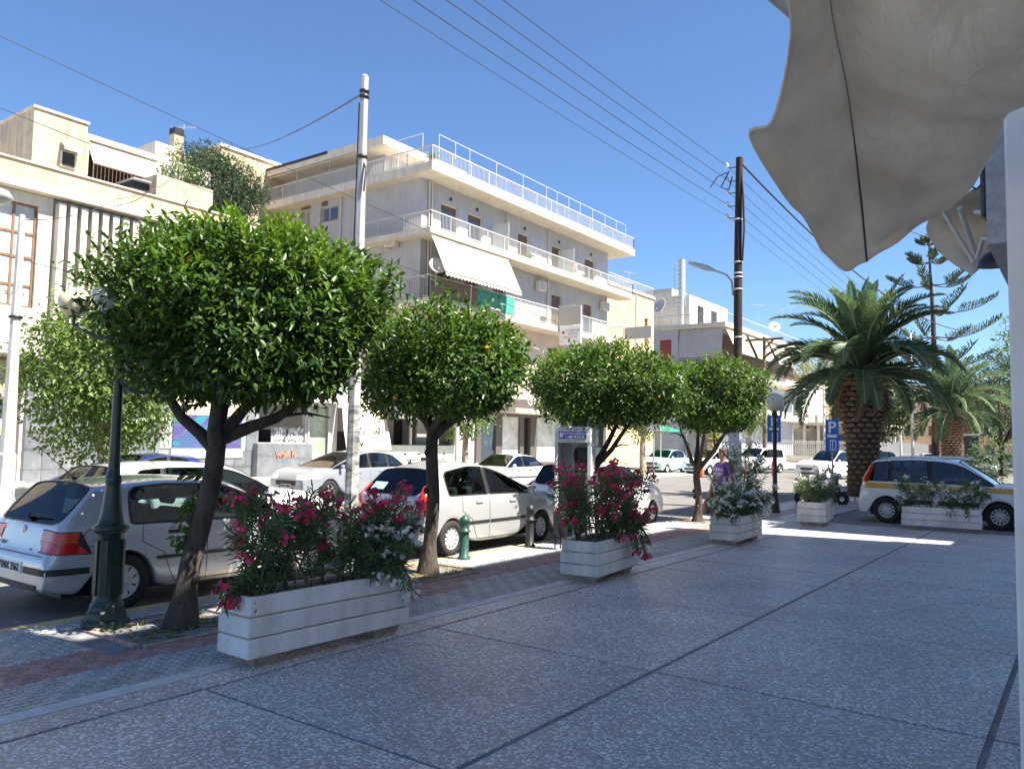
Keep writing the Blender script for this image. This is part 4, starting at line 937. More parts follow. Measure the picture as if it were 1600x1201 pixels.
# ---- white concrete planters
m_plant = mat('white painted concrete', (.84,.83,.81), .7, col2=(.70,.69,.66), scale=2.6, bump=.25, bscale=30, detail=8, streak=.20, rnd=.08)
m_plbrown = mat('planter foot', (.36,.31,.25), .85, var=.25, scale=8)  # brown tone of the planter feet and course joints
def planter(loc, rz, w, l, h, label, slots=2):
    """w across, l along; three stepped courses, each a little wider than a recessed joint between"""
    t = thing('planter', label, 'planter', loc, rz, 'white concrete planters'); z0 = .085; hb = (h-.0)/3
    for i in range(3):
        b = MB(); e = .012*(1-i)*0; gp = .012; ww, ll = w/2-(.012 if i == 2 else 0), l/2-(.012 if i == 2 else 0); zA, zB = z0+i*hb, z0+(i+1)*hb-gp; th = .055
        if i < 2: b.bbox(-ww,ww,-ll,ll,zA,zB,.008)
        else:
            b.bbox(-ww,-ww+th,-ll,ll,zA,zB,.008); b.bbox(ww-th,ww,-ll,ll,zA,zB,.008); b.bbox(-ww+th+.001,ww-th-.001,-ll,-ll+th,zA,zB,.008); b.bbox(-ww+th+.001,ww-th-.001,ll-th,ll,zA,zB,.008)
        b.build('concrete_course', m_plant, t)
        if i < 2: MB().box(-ww+.018,ww-.018,-ll+.018,ll-.018,zB,zB+gp).build('joint', m_plbrown, t)
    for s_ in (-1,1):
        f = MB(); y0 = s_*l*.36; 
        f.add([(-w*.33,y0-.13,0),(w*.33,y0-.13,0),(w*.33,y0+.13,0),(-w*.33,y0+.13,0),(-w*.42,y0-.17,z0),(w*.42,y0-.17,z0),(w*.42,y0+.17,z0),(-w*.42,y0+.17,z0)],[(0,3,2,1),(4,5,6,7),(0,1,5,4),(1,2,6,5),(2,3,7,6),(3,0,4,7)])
        f.build('foot', m_plbrown, t)
    s = MB(); s.grid([[(-w/2+.06+(w-.12)*i/6, -l/2+.06+(l-.12)*j/16, z0+h-.05+random.uniform(-.012,.012)) for i in range(7)] for j in range(17)]); s.build('soil', m_soil, t)
    return z0+h-.06
PL = [  # centre x, y, angle, width, length, height
 (-5.58,4.86,R(-1.5),.43,1.78,.49,'long white planter nearest the camera, full of pink oleander'),
 (-5.58,9.86,R(6),.56,1.42,.46,'white planter in front of the phone booth, holding red oleander'),
 (-5.57,15.1,R(3),.56,1.50,.44,'white planter in front of the person in purple, holding white oleander'),
 (-5.42,20.0,R(8),.64,1.50,.47,'small white planter between the thick palm and the sunlit strip'),
 (-2.80,20.55,R(-86),.52,1.60,.44,'low white planter in front of the striped white car')]
OL = [
 dict(h=.86, seed=101, label='pink oleander with a few white blooms in the nearest planter', petal='r', nst=40, white_side=True, spread=1.0, droopers=[(.30,.78,-.12,.22),(.33,.60,.02,.2),(.28,.40,.10,.12),(.05,-1.02,.02,.12),(.12,-.86,-.02,.16),(.05,1.0,.45,.1)], nfl=.8),
 dict(h=1.02, seed=102, label='crimson oleander spilling over the planter by the phone booth', petal='r', nst=34, droopers=[(.45,.55,-.22,.25),(.42,.35,-.1,.25),(.40,.78,-.05,.22),(.34,.2,.1,.2),(.05,.9,.15,.3),(-.1,-.75,.3,.15),(.35,-.1,.05,.2)], nfl=1.0, spread=1.25),
 dict(h=.86, seed=103, label='white oleander in bloom in front of the person in purple', petal='w', nst=34, droopers=[(.30,.5,.02,.2),(.30,.8,.1,.25),(.2,-.7,.05,.12),(.36,.1,.05,.18),(.38,1.0,.3,.2)], nfl=1.3, spread=1.3, slope=1.9),
 dict(h=.72, seed=104, label='sparse white oleander in the small planter near the thick palm', petal='w', nst=22, droopers=[(.36,.5,-.05,.2),(.3,-.5,.1,.2)], nfl=.9, spread=1.1),
 dict(h=.66, seed=105, label='straggling oleander with few blooms in front of the striped white car', petal='w', nst=16, droopers=[(.30,.55,-.1,.2),(.28,.2,-.05,.2),(.2,-.75,.0,.1),(.0,.95,.35,.1)], nfl=.45, spread=1.1)]
for p, o in zip(PL, OL):
    zt = planter((p[0],p[1],0), p[2], p[3], p[4], p[5], p[6])
    oleander((p[0],p[1],zt), p[2], p[3]-.12, p[4]-.12, o.pop('h'), o.pop('seed'), o.pop('label'), o.pop('petal'), **o)

# ---- palms
def frond_mesh(name, L, arch, nleaf, lw, ll, seed, droop=.35):
    """rachis curving in the local +X/Z plane with two rows of leaflets; returned as (rachis mesh, leaf mesh)"""
    rr = random.Random(seed); g = np.random.default_rng(seed); pts = []; a = arch[0]; p = Vector((0,0,0)); n = 18
    for i in range(n+1):
        pts.append(p.copy()); u = i/n; ang = arch[0]+(arch[1]-arch[0])*(u**1.25); p = p+Vector((math.cos(ang),0,math.sin(ang)))*L/n
    mb = MB(); mb.tube(pts, [.035*(1-.85*i/n)+.004 for i in range(n+1)], 5, cap=False)
    P=[];A=[];N=[];Ln=[]
    for k in range(nleaf):
        u = .10+.90*k/nleaf; i = min(n-1,int(u*n)); q = pts[i].lerp(pts[i+1],u*n-i); d = (pts[i+1]-pts[i]).normalized(); up = Vector((-d.z,0,d.x))
        for s_ in (-1,1):
            v = Vector((0,s_,0))*.85+d*(.55+.5*u)+up*(.42+rr.uniform(-.2,.2)); v.normalize()
            P.append(q); A.append(v); N.append(up+Vector((0,-s_*.3,0))); Ln.append(ll*(math.sin(PI*min(1,.16+u*.86))**.6)*rr.uniform(.85,1.1)+.05)
    n_ = len(P)
    lm = leaves_mesh(name+'_leaflets', np.array(P), np.array(A), np.array(N), np.array(Ln), np.full(n_, lw), g.uniform(.1,.75,n_), m_palm, fold=.35, quads=True, bend=droop*.35)
    return mb.mesh(name, mat('palm rachis', (.36,.36,.20), .5)), lm
m_boot = mat('palm leaf base', (.30,.20,.13), .9, var=.3, scale=20, bump=.3); m_ptr = mat('palm trunk fibre', (.06,.042,.032), .95, var=.3, scale=20, bump=.8)
FR = [frond_mesh('frond', 3.9, (R(78),R(-8)), 80, .042, .55, 1), frond_mesh('frond', 3.7, (R(48),R(-62)), 84, .042, .56, 2), frond_mesh('frond', 3.3, (R(14),R(-85)), 78, .040, .52, 3), frond_mesh('frond', 3.5, (R(86),R(60)), 72, .040, .46, 4)]
def palm(loc, ht, prof, nf, label, seed, scale=1.0, single=True, lean=(0,0)):
    t = thing('palm_tree', label, 'tree', loc, 0, 'date palms in the square'); rr = random.Random(seed)
    mb = MB(); mb.lathe([(r*.9, z*ht) for r, z in prof], 24); to = mb.build('trunk', m_ptr, t)
    def rad(z):
        for (r0,z0),(r1,z1) in zip(prof[:-1], prof[1:]):
            if z0 <= z <= z1: return r0+(r1-r0)*(z-z0)/(z1-z0)
        return prof[-1][0]
    bt = MB(); bt.add([(0,-.115,-.02),(0,.115,-.02),(.05,.095,.05),(.105,.0,.085),(.05,-.095,.05),(-.06,0,.12),(-.05,-.1,.06),(-.05,.1,.06)],[(0,1,2,3),(0,3,4),(3,2,7,5),(3,5,6,4),(0,4,6),(1,7,2)])
    bm_ = bt.mesh('leaf_base', m_boot); jb = MB()
    rows = 22
    for i in range(rows):
        z = .10+.90*i/rows; r = rad(z)*.93; n = 13
        for k in range(n):
            a = 2*PI*(k+.5*(i%2))/n+rr.uniform(-.05,.05); s_ = (.55+.75*z)*rad(z)/.62*scale*rr.uniform(.85,1.15)
            M_ = Matrix.Translation((r*math.cos(a), r*math.sin(a), z*ht)) @ Matrix.Rotation(a,4,'Z') @ Matrix.Scale(s_,4)
            if single:
                o = link(bm_, 'leaf_base', t); o.matrix_basis = M_
            else: jb.add([M_ @ v.co for v in bm_.vertices], [tuple(p.vertices) for p in bm_.polygons])
    if not single: jb.build('leaf_bases', m_boot, t, kind='stuff')
    for k in range(nf):
        u = k/nf; a = k*2.39996+rr.uniform(-.2,.2)
        fm = FR[3] if u < .14 else FR[0] if u < .42 else FR[1] if u < .74 else FR[2]
        o = link(fm[0], 'frond', t); o.location = (.22*math.cos(a)*(.3+u), .22*math.sin(a)*(.3+u), ht*(1.03-.05*u)); s_ = scale*rr.uniform(.9,1.1)
        o.scale = (s_,)*3; o.rotation_euler = (rr.uniform(-.15,.15), R(rr.uniform(-9,9)), a)
        link(fm[1], 'leaflets', o)
    dm = mat('dead palm frond', (.26,.17,.09), .8, var=.3, scale=9)
    for k in range(9):
        a = k*2*PI/9+rr.uniform(-.2,.2); me_ = FR[2][1].copy(); me_.materials.clear(); me_.materials.append(dm)
        o = link(FR[2][0], 'frond', t); o.location = (.35*math.cos(a), .35*math.sin(a), ht*.97); o.scale = (scale*rr.uniform(.42,.6),)*3; o.rotation_euler = (rr.uniform(-.3,.3), R(rr.uniform(38,60)), a); link(me_, 'leaflets', o)
    return t
palm((-6.63,30.6,-.06), 4.5, [(.62,-.02),(.60,.12),(.57,.3),(.66,.55),(.78,.75),(.74,.9),(.5,1.0),(.15,1.06)], 84, 'thick date palm with a broad crown behind the striped white car', 5, 1.0)
palm((-7.5,60.0,-.06), 4.3, [(.62,-.02),(.60,.2),(.66,.6),(.70,.85),(.5,.97),(.15,1.03)], 46, 'second date palm with its trunk lit on one side, beyond the car roof', 6, 1.2, single=False)
ring = MB()
for k in range(18):
    a = 2*PI*k/18; ring.obox((1.25*math.cos(a),1.25*math.sin(a),0),(.06*math.cos(a),.06*math.sin(a),0),(-.2*math.sin(a),.2*math.cos(a),0),(0,0,.13))
rt_ = thing('palm_kerb', 'low ring of stone edging round the foot of the thick palm', 'kerb', (-6.63,30.6,0)); ring.build('edging_ring', m_plant, rt_)
sl = MB(); sl.lathe([(1.19,-.05),(1.19,.06),(.5,.12)],18); sl.build('soil', m_soil, rt_)

# ---- norfolk pine
NP = thing('norfolk_pine', 'tall tiered norfolk pine rising behind the palms', 'tree', (-9.6,68.0,-.06)); rr = random.Random(77); g = np.random.default_rng(77)
mb = MB(); mb.tube([(0,0,0),(.1,0,6),(.05,0,12),(-.1,0,16),(-.15,0,19.0)],[.3,.24,.17,.09,.03],10); mb.build('trunk', m_bark, NP)
bb = MB(); P_=[];A_=[];N_=[]
zs_ = [6.2,8.4,10.5,12.5,14.5,16.3,17.7]
for i, z in enumerate(zs_):
    Lb = min(4.7,.45+(18.6-z)*.66)
    for k in range(5):
        a = k*PI*.4+i*.5+rr.uniform(-.15,.15); d = Vector((math.cos(a),math.sin(a),0)); q = 10; pts = [Vector((0,0,z))+d*Lb*u+Vector((0,0,-.10*Lb*math.sin(u*PI*.8)+.28*Lb*u*u)) for u in [j/q for j in range(q+1)]]
        bb.tube(pts, [.05*(1-.8*j/q)+.006 for j in range(q+1)], 5, cap=False)
        for j in range(4, q):
            for h_ in range(3):
                p = pts[j].lerp(pts[j+1], h_/3); 
                for s_ in (-1,1):
                    e = (Vector((-d.y,d.x,0))*s_*rr.uniform(.35,.8)+Vector((0,0,rr.uniform(.75,1.1)))+d*.25).normalized(); lt_ = (.30+.35*math.sin(PI*min(1,(j+.5)/q)))*(.55+.5*Lb/4)
                    for w_ in range(5):
                        P_.append(p+e*lt_*w_/5); A_.append(e+Vector((rr.uniform(-.35,.35),)*3)); N_.append((rr.uniform(-1,1),rr.uniform(-1,1),.4))
bb.build('branch', m_bark, NP)
n = len(P_); link(leaves_mesh('foliage', np.array(P_), np.array(A_), np.array(N_), g.uniform(.2,.34,n), np.full(n,.10), g.uniform(0,.6,n), m_pine, quads=False), 'foliage', NP)
# weeds and dry leaves in the pits
wd = MB(); P_=[];A_=[]
for a,b_,c,d in PITS[:2]:
    for k in range(70): 
        x, y = rr.uniform(a,b_), rr.uniform(c,d)
        for q in range(4): P_.append((x,y,-.005)); A_.append((rr.uniform(-1,1),rr.uniform(-1,1),rr.uniform(.1,1.1)))
n = len(P_); wo = link(leaves_mesh('weeds', np.array(P_), np.array(A_), g.normal(size=(n,3))+[0,0,1], g.uniform(.02,.06,n), np.full(n,.014), g.uniform(.2,1,n), m_leaf2, quads=False), 'weeds', kind='stuff')
tag(wo, 'weeds and dry leaves in the soil of the tree pits', 'weeds')
P_=[];A_=[]
for k in range(90):
    P_.append((rr.uniform(-8.0,-4.6),rr.uniform(3.2,12),.004)); A_.append((rr.uniform(-1,1),rr.uniform(-1,1),.08))
n = len(P_); wo = link(leaves_mesh('fallen_leaves', np.array(P_), np.array(A_), g.normal(size=(n,3))*.3+[0,0,1], g.uniform(.015,.05,n), np.full(n,.018), g.uniform(.0,1,n), m_yellow, quads=False), 'fallen_leaves', kind='stuff')
tag(wo, 'scattered dry leaves and petals on the pavement', 'leaves')
# ================================================================ vehicles
m_tyre = mat('tyre rubber', (.022,.022,.022), .85, bump=.1, bscale=80); m_trim = mat('black plastic trim', (.018,.018,.019), .55)
m_silver = mat('silver wheel', (.58,.58,.59), .4, metal=.0); m_alloy = mat('alloy wheel', (.62,.62,.64), .3, metal=.8)
m_cabin = mat('cabin lining', (.06,.06,.062), .9); m_seat = mat('seat fabric', (.05,.05,.055), .9)
m_cglass = glassmat('car glass', (.42,.52,.50)); m_dglass = glassmat('tinted car glass', (.10,.12,.14)); m_rglass = glassmat('rear screen glass', (.09,.12,.17), .5)
m_tail = mat('red lamp lens', (.50,.015,.012), .12, coat=.6, var=.25, scale=14); m_tailo = mat('orange red lamp lens', (.55,.07,.02), .12, coat=.6, var=.2, scale=20); m_clear = mat('clear lamp lens', (.62,.64,.66), .08, coat=1, var=.3, scale=20); m_chrome = mat('chrome', (.75,.75,.76), .12, metal=1)
m_plate = mat('number plate white', (.78,.78,.76), .4); m_pblue = mat('number plate blue', (.02,.06,.35), .4); m_stripe = mat('yellow stripe', (.62,.35,.03), .35, coat=.5)
def paint(n, c, metal=0, rough=.28): return mat(n, c, rough, metal=metal, coat=1, bump=0, var=.03, scale=1.5)
p_silver = paint('silver paint', (.45,.465,.49), .35, .30); p_champ = paint('light silver paint', (.46,.475,.49), .35, .3); p_white = paint('white paint', (.80,.80,.80)); p_blue = paint('dark blue paint', (.018,.03,.16), .2)
p_greyb = paint('blue grey silver paint', (.36,.39,.44), .4, .3); p_ltb = paint('pale blue white paint', (.62,.70,.73)); p_teal = paint('light blue paint', (.36,.56,.60)); p_dkg = paint('grey paint', (.16,.17,.18), .3)
p_black = paint('black paint', (.02,.02,.022))

def wheel_parts(root, x, y, r, wd, style, s):
    t = MB(); q = wd/2
    t.lathe([(r*.60,-q*.8),(r*.64,-q),(r*.9,-q),(r*.985,-q*.72),(r,-q*.3),(r,q*.3),(r*.985,q*.72),(r*.9,q),(r*.64,q),(r*.60,q*.8)], 28, axis='x', cap=False)
    w = t.build('wheel', m_tyre, root); w.location = (x, y, r)
    b = MB(); f = s*q*.80
    b.lathe([(r*.63, f*.5),(r*.63, f),(r*.585, f),(r*.55, f*.62)], 28, axis='x', cap=False); ro = b.build('rim', m_silver if style != 'alloy' else m_alloy, w)
    b = MB(); b.lathe([(.001,f*.35),(r*.6,f*.35),(r*.6,f*.2)], 20, axis='x'); b.build('brake_disc', m_trim, w)
    sp = MB(); n = {'alloy':5,'cover':9,'cover12':12,'steel':8,'alloy10':10}[style]; hw = {'alloy':.085,'cover':.10,'cover12':.075,'steel':.12,'alloy10':.05}[style]*r
    for k in range(n):
        a = 2*PI*k/n; d = Vector((0,math.cos(a),math.sin(a))); e = Vector((0,-d.z,d.y)); A = Vector((f*.92,0,0))
        ri, ro_ = r*.14, r*.60; wi, wo = hw*.8, hw*(1.25 if style == 'alloy' else 1.0 if style != 'cover' else 1.5)
        P = [A+d*ri-e*wi, A+d*ri+e*wi, A+d*ro_+e*wo, A+d*ro_-e*wo]; B = [p-Vector((f*.2,0,0)) for p in P]
        sp.add(P+B, [(0,1,2,3),(4,7,6,5),(0,3,7,4),(1,5,6,2)])
    sp.lathe([(r*.2,f*.7),(r*.2,f*.94),(r*.15,f*1.0),(.001,f*1.02)], 14, axis='x'); sp.build('spokes', m_silver if style != 'alloy' else m_alloy, w)

def build_car(S):
    L, Wd, hw = S['L'], S['W'], S['W']/2; root = thing(S.get('name','parked_car'), S['label'], S.get('cat','car'), S['loc'], S.get('rz',0), S.get('group','cars parked along the street'))
    zr, wb, ro = S['H'], S['wb'], S['ro']; r = S.get('r',.30); yR = -L/2+ro; yF = yR+wb
    zs = S.get('zs',.19); zb0, zb1 = S['belt']      # belt height rear / cowl
    g0, g1, w1, w0 = [a-L/2 for a in S['gl']]       # rear glass foot, rear glass top, windscreen top, windscreen foot (from the tail)
    zh = S['hood']; pl = S.get('plan',.13); tk = S.get('tuck',.80)  # roof width ratio
    boot = S.get('boot')                             # (y from tail, z) of boot deck edge for saloons
    def wl(y):
        e = max(0,(abs(y)-(L/2-.75))/.75); return hw*(1-pl*e**2.2)
    def belt(y): return zb0+(zb1-zb0)*min(1,max(0,(y-g0)/(w0-g0)))
    cr_ = S.get('crown',.05)
    def roof(y):
        u = (y-g1)/(w1-g1); u = min(1,max(0,u)); return zr-cr_*(2*u-1)**2*(1.3 if u < .5 else .9)
    st = [] # (y, zbot, zshoulder/top edge, top kind, ztop, tophw)
    def body_st(y, ztop, zbot=None, k='deck'): st.append((y, zs if zbot is None else zbot, ztop, k))
    yt = -L/2
    tz = S.get('tail', [(0,.52),(.03,.60),(.07,.66)])
    ys_ = []
    for a, z in tz: ys_.append((yt+a, 'deck', z))
    ys_.append((g0-.015 if not boot else yt+boot[0], 'deck', zb0-.02 if not boot else boot[1]))
    if boot: ys_.append((g0-.03,'deck',boot[1]+.02))
    gm = (g0+g1)/2; ys_.append((g0,'gl0',0)); ys_.append((gm,'glr',.52)); ys_.append((g1,'roof',0))
    for y in [a-L/2 for a in S.get('pil',[])]:
        if g1+.06 < y-.035 and y+.035 < w1-.06: ys_ += [(y-.035,'roof',0),(y+.035,'roof',0)]
        elif w1 <= y: pass
    ys_.append(((g1+w1)/2,'roof',0)); ys_.append((w1,'roof',0)); ys_.append((w1+(w0-w1)*.5,'glf',.54)); ys_.append((w0,'gl1',0)); ys_.append((w0+.03,'deck',zb1+.015))
    nz = S.get('nose', [(.55,zh+.10),(.25,zh+.02),(.10,zh-.08),(.04,zh-.2),(0,zh-.3)])
    for a, z in nz: ys_.append((L/2-a,'deck',z))
    for yc in (yR,yF):
        for q in (-1.25,-1.1,-.92,-.6,-.2,.2,.6,.92,1.1,1.25): ys_.append((yc+q*r*1.12,'auto',0))
    ys_.sort(key=lambda a: a[0])
    # merge stations that are too close (keep explicit ones)
    out = []
    for s in ys_:
        if out and s[0]-out[-1][0] < .035:
            if s[1] == 'auto': continue
            if out[-1][1] == 'auto': out[-1] = s; continue
        out.append(s)
    ys_ = out
    ex = [s for s in ys_ if s[1] != 'auto']
    def interp_top(y):
        for a, b in zip(ex[:-1], ex[1:]):
            if a[0] <= y <= b[0]:
                u = (y-a[0])/(b[0]-a[0]+1e-9); return a, b, u
        return ex[-1], ex[-1], 0
    def sect(y, kind, val):
        """half ring P0..P9"""
        w = wl(y); b = belt(y)
        if kind == 'auto':
            a, c, u = interp_top(y); A = sect(*a); C = sect(*c)
            R_ = [A[i].lerp(C[i],u) for i in range(10)]
            for i in range(10): R_[i].y = y
            w_ = wl(y)
            for i, f in ((2,.985),(3,1.0),(4,.985)): R_[i].x = w_*f if i < 4 else R_[i].x
        else:
            if kind == 'deck':
                zt = val; cr = .035 if zt > .7 else .0; sh = min(b, zt)
                R_ = [None]*5+[Vector((w*.90,y,sh)), Vector((w*.80,y,zt+cr*.4)), Vector((w*.66,y,zt+cr*.7)), Vector((w*.35,y,zt+cr)), Vector((0,y,zt+cr*1.1))]
            else:
                if kind in ('gl0','gl1'): zt = b+.012; f = 0.0
                elif kind == 'glr': zt = b+(roof(g1)-b)*(val); f = val
                elif kind == 'glf': zt = b+(roof(w1)-b)*val; f = val
                else: zt = roof(y); f = 1.0
                wr = w*(.93+(tk-.93)*f); 
                R_ = [None]*5+[Vector((w*.95,y,b)), Vector((wr*1.0,y,b+(zt-b)*(.90 if f > .9 else .86))), Vector((wr*.93,y,zt-.012*f)), Vector((wr*.5,y,zt+.018*f)), Vector((0,y,zt+.026*f))]
            sh = R_[5].z; zb = zs
            if y < yR-r*1.2: zb = zs+(.09)*min(1,((yR-r*1.2)-y)/.4)
            if y > yF+r*1.2: zb = zs+(.03)*min(1,(y-(yF+r*1.2))/.4)
            R_[0] = Vector((w*.6,y,zb)); R_[1] = Vector((w*.95,y,zb)); R_[2] = Vector((w*.99,y,zb+.09)); R_[3] = Vector((w,y,zb+(sh-zb)*.55)); R_[4] = Vector((w*.985,y,sh-(sh-zb)*.13))
        for yc in (yR,yF):
            ra = r*1.14; dy = abs(y-yc)
            if dy < ra:
                za = r+math.sqrt(ra*ra-dy*dy)
                R_[0].z = max(R_[0].z,za); R_[1].z = max(R_[1].z,za); R_[1].x = w*.985; R_[2].z = max(R_[2].z,za+.025); R_[2].x = w*1.0
                R_[3].z = max(R_[3].z,min(za+.09,(R_[5].z+za)/2)); R_[4].z = max(R_[4].z,R_[3].z+.02)
        return R_
    rings = [sect(*s) for s in ys_]; n = len(rings)
    vs = []; fs = []; mi = []
    for R_ in rings:
        vs += [v for v in R_]+[Vector((-v.x,v.y,v.z)) for v in R_[8::-1]]
    K = 19; cgl = S.get('cpillar', .25); qwin = S.get('quarter', False)
    pil = [a-L/2 for a in S.get('pil',[])]
    for i in range(n-1):
        ya, yb = ys_[i][0], ys_[i+1][0]; ym = (ya+yb)/2
        for k in range(K-1):
            kk = k if k < 9 else 17-k; m_ = 0
            if kk == 5 and (g1+cgl if not qwin else g0+.12) < ym < w0-.02: m_ = 3 if any(abs(ym-p) < .04 for p in pil) else 1
            if kk in (7,8) and w1-.001 < ym < w0: m_ = 2
            if kk in (7,8) and g0 < ym < g1+.001: m_ = 4
            fs.append((i*K+k, i*K+k+1, (i+1)*K+k+1, (i+1)*K+k)); mi.append(m_)
    fs.append(tuple(range(K-1,-1,-1))); mi.append(0); fs.append(tuple((n-1)*K+k for k in range(K))); mi.append(0)
    fs = [f[::-1] for f in fs]
    me = bpy.data.meshes.new('car_cage'); me.from_pydata(vs, [], fs); me.update()
    for p in S['paint'], m_cglass, m_cglass, m_trim, m_rglass: me.materials.append(p)
    me.polygons.foreach_set('material_index', mi)
    cre = me.attributes.new('crease_edge','FLOAT','EDGE')
    key = {}
    for e in me.edges:
        a, b = e.vertices; ka, kb = a % K, b % K; v = 0
        if ka == kb and min(ka,18-ka) in (1,): v = .85
        if ka == kb and min(ka,18-ka) in (5,): v = .35
        f = [mi[x] for x in ()]
        cre.data[e.index].value = v
    # crease the borders between glass and body
    ef = {}
    for pi, p in enumerate(me.polygons):
        for ek in p.edge_keys: ef.setdefault(ek, []).append(mi[pi])
    for e in me.edges:
        q = ef.get(tuple(sorted(e.vertices)), [])
        if len(q) == 2 and q[0] != q[1]: cre.data[e.index].value = max(cre.data[e.index].value, .55)
    o = bpy.data.objects.new('cage', me); COL.objects.link(o)
    md = o.modifiers.new('s','SUBSURF'); md.levels = md.render_levels = S.get('sub',2)
    ev = o.evaluated_get(bpy.context.evaluated_depsgraph_get()); em = bpy.data.meshes.new_from_object(ev); bpy.data.objects.remove(o)
    V = [v.co.copy() for v in em.vertices]; Fm = {}
    for p in em.polygons: Fm.setdefault(p.material_index, []).append(tuple(p.vertices))
    bvh = BVHTree.FromPolygons(V, [f for q in Fm.values() for f in q])
    def sub(faces, name, m_, off=0, parent=root, solid=0, inner=None):
        ids = sorted(set(i for f in faces for i in f)); mp = {i:k for k,i in enumerate(ids)}
        x = bpy.data.meshes.new(name); x.from_pydata([V[i] for i in ids], [], [tuple(mp[i] for i in f) for f in faces]); x.materials.append(m_); x.polygons.foreach_set('use_smooth',[True]*len(faces)); x.update()
        if off:
            nr = [v.normal.copy() for v in x.vertices]
            for v, q in zip(x.vertices, nr): v.co += q*off
        if inner: x.materials.append(inner)
        ob = link(x, name, parent)
        if solid:
            sm = ob.modifiers.new('t','SOLIDIFY'); sm.thickness = solid; sm.offset = -1
            if inner: sm.material_offset = 1; sm.material_offset_rim = 1
        return ob
    body = sub(Fm[0], 'body', S['paint'], solid=.022, inner=m_cabin)
    if 3 in Fm: sub(Fm[3], 'door_pillar', m_trim, -.004)
    def comps(faces):
        par = {}
        def fd(a):
            while par.setdefault(a,a) != a: a = par[a]
            return a
        for f in faces:
            for i in f[1:]: par[fd(i)] = fd(f[0])
        d = {}
        for f in faces: d.setdefault(fd(f[0]), []).append(f)
        return list(d.values())
    def seal(faces, parent):
        cnt = {}
        for f in faces:
            for a, b in zip(f, f[1:]+f[:1]): cnt[tuple(sorted((a,b)))] = cnt.get(tuple(sorted((a,b))),0)+1
        mb = MB()
        for (a,b), c in cnt.items():
            if c == 1: mb.tube([V[a],V[b]], .011, 5, cap=False)
        mb.build('window_seal', m_trim, parent)
    gside = S.get('side_glass', m_cglass)
    for fc in comps(Fm.get(1,[])): q = sub(fc,'side_window',gside,-.004); seal(fc,q)
    for fc in comps(Fm.get(2,[])): q = sub(fc,'windscreen',m_cglass,-.004); seal(fc,q)
    for fc in comps(Fm.get(4,[])): q = sub(fc,'rear_window',S.get('rear_glass',m_rglass),-.004); seal(fc,q)
    ub = MB(); ub.box(-hw*.72,hw*.72,-L/2+.25,L/2-.2,zs-.02,zs+.10); ub.box(-hw*.70,hw*.70,yR-r*1.3,yR+r*1.3,zs,zs+.46); ub.box(-hw*.70,hw*.70,yF-r*1.3,yF+r*1.3,zs,zs+.46); ub.build('underbody', m_trim, root)
    for yc in (yR,yF):
        for s in (-1,1): wheel_parts(root, s*(hw-.115), yc, r, .2, S.get('wheel','cover'), s)
    if S.get('seats', True):
        for yy, wd in ((g1+.55, 1), (w1-.55, 0)):
            for s in (-1,1):
                sb = MB(); sb.bbox(s*hw*.42-.22,s*hw*.42+.22,yy-.08,yy+.06,.35,zb0+.12,.04); sb.bbox(s*hw*.42-.13,s*hw*.42+.13,yy-.10,yy-.01,zb0+.16,zb0+.34,.03); sb.bbox(s*hw*.42-.22,s*hw*.42+.22,yy,yy+.5,.3,.5,.04); sb.build('seat', m_seat, root)
        db = MB(); db.bbox(-hw*.8,hw*.8,w0-.5,w0-.1,.5,zb1-.03,.04); db.build('dashboard', m_seat, root)
        sw_ = MB(); sw_.lathe([(.17,-.012),(.19,0),(.17,.012),(.165,0),(.17,-.012)],20,(0,0,0)); so_ = sw_.build('steering_wheel', m_trim, root); so_.location = (-hw*.42,w0-.62,zb1+.0); so_.rotation_euler = (R(60),0,0)
    def decal(name, corners, d, m_, off=.006, nx=8, ny=4, parent=root, c=(0,0)):
        """patch laid on the body; corners in (u along the horizontal axis across d, z), d: ray direction in plan"""
        d = Vector((d[0],d[1],0)).normalized(); e = Vector((-d.y,d.x,0)); rows = []; sk = []
        for j in range(ny+1):
            row = []
            for i in range(nx+1):
                a, b = i/nx, j/ny; A, B, C, D = [Vector((p[0],p[1])) for p in corners]
                q = (A*(1-a)+B*a)*(1-b)+(D*(1-a)+C*a)*b
                og = Vector((c[0],c[1],0))+e*q.x-d*6; og.z = q.y
                h = bvh.ray_cast(og, d)
                if h[0] is None: h = bvh.find_nearest(Vector((c[0],c[1],q.y))+e*q.x-d*.5)
                nm = h[1] if h[1].dot(d) < 0 else -h[1]
                row.append(h[0]+nm*off)
            rows.append(row)
        mb = MB(); mb.grid(rows)
        per = rows[0]+[r_[-1] for r_ in rows[1:]]+rows[-1][-2::-1]+[r_[0] for r_ in rows[-2:0:-1]]
        mb.grid([per+[per[0]], [p+d*(off+.012) for p in per]+[per[0]+d*(off+.012)]], smooth=False)
        return mb.build(name, m_, parent)
    SIDE = {1:((-1,0),1), -1:((1,0),-1)}
    def side(s, name, y0,y1,z0,z1, m_, off=.006, nx=10, ny=3, corners=None):
        # u axis e = (-d.y,d.x): for d=(-1,0) e=(0,-1); for d=(1,0) e=(0,1)
        k = -1 if s > 0 else 1
        cs = corners or [(y0,z0),(y1,z0),(y1,z1),(y0,z1)]
        return decal(name, [(k*a,b) for a,b in cs], (-s,0), m_, off, nx, ny)
    def rear(name, x0,x1,z0,z1, m_, off=.006, nx=8, ny=3, corners=None):
        cs = corners or [(x0,z0),(x1,z0),(x1,z1),(x0,z1)]      # d=(0,1): e=(-1,0)
        return decal(name, [(-a,b) for a,b in cs], (0,1), m_, off, nx, ny)
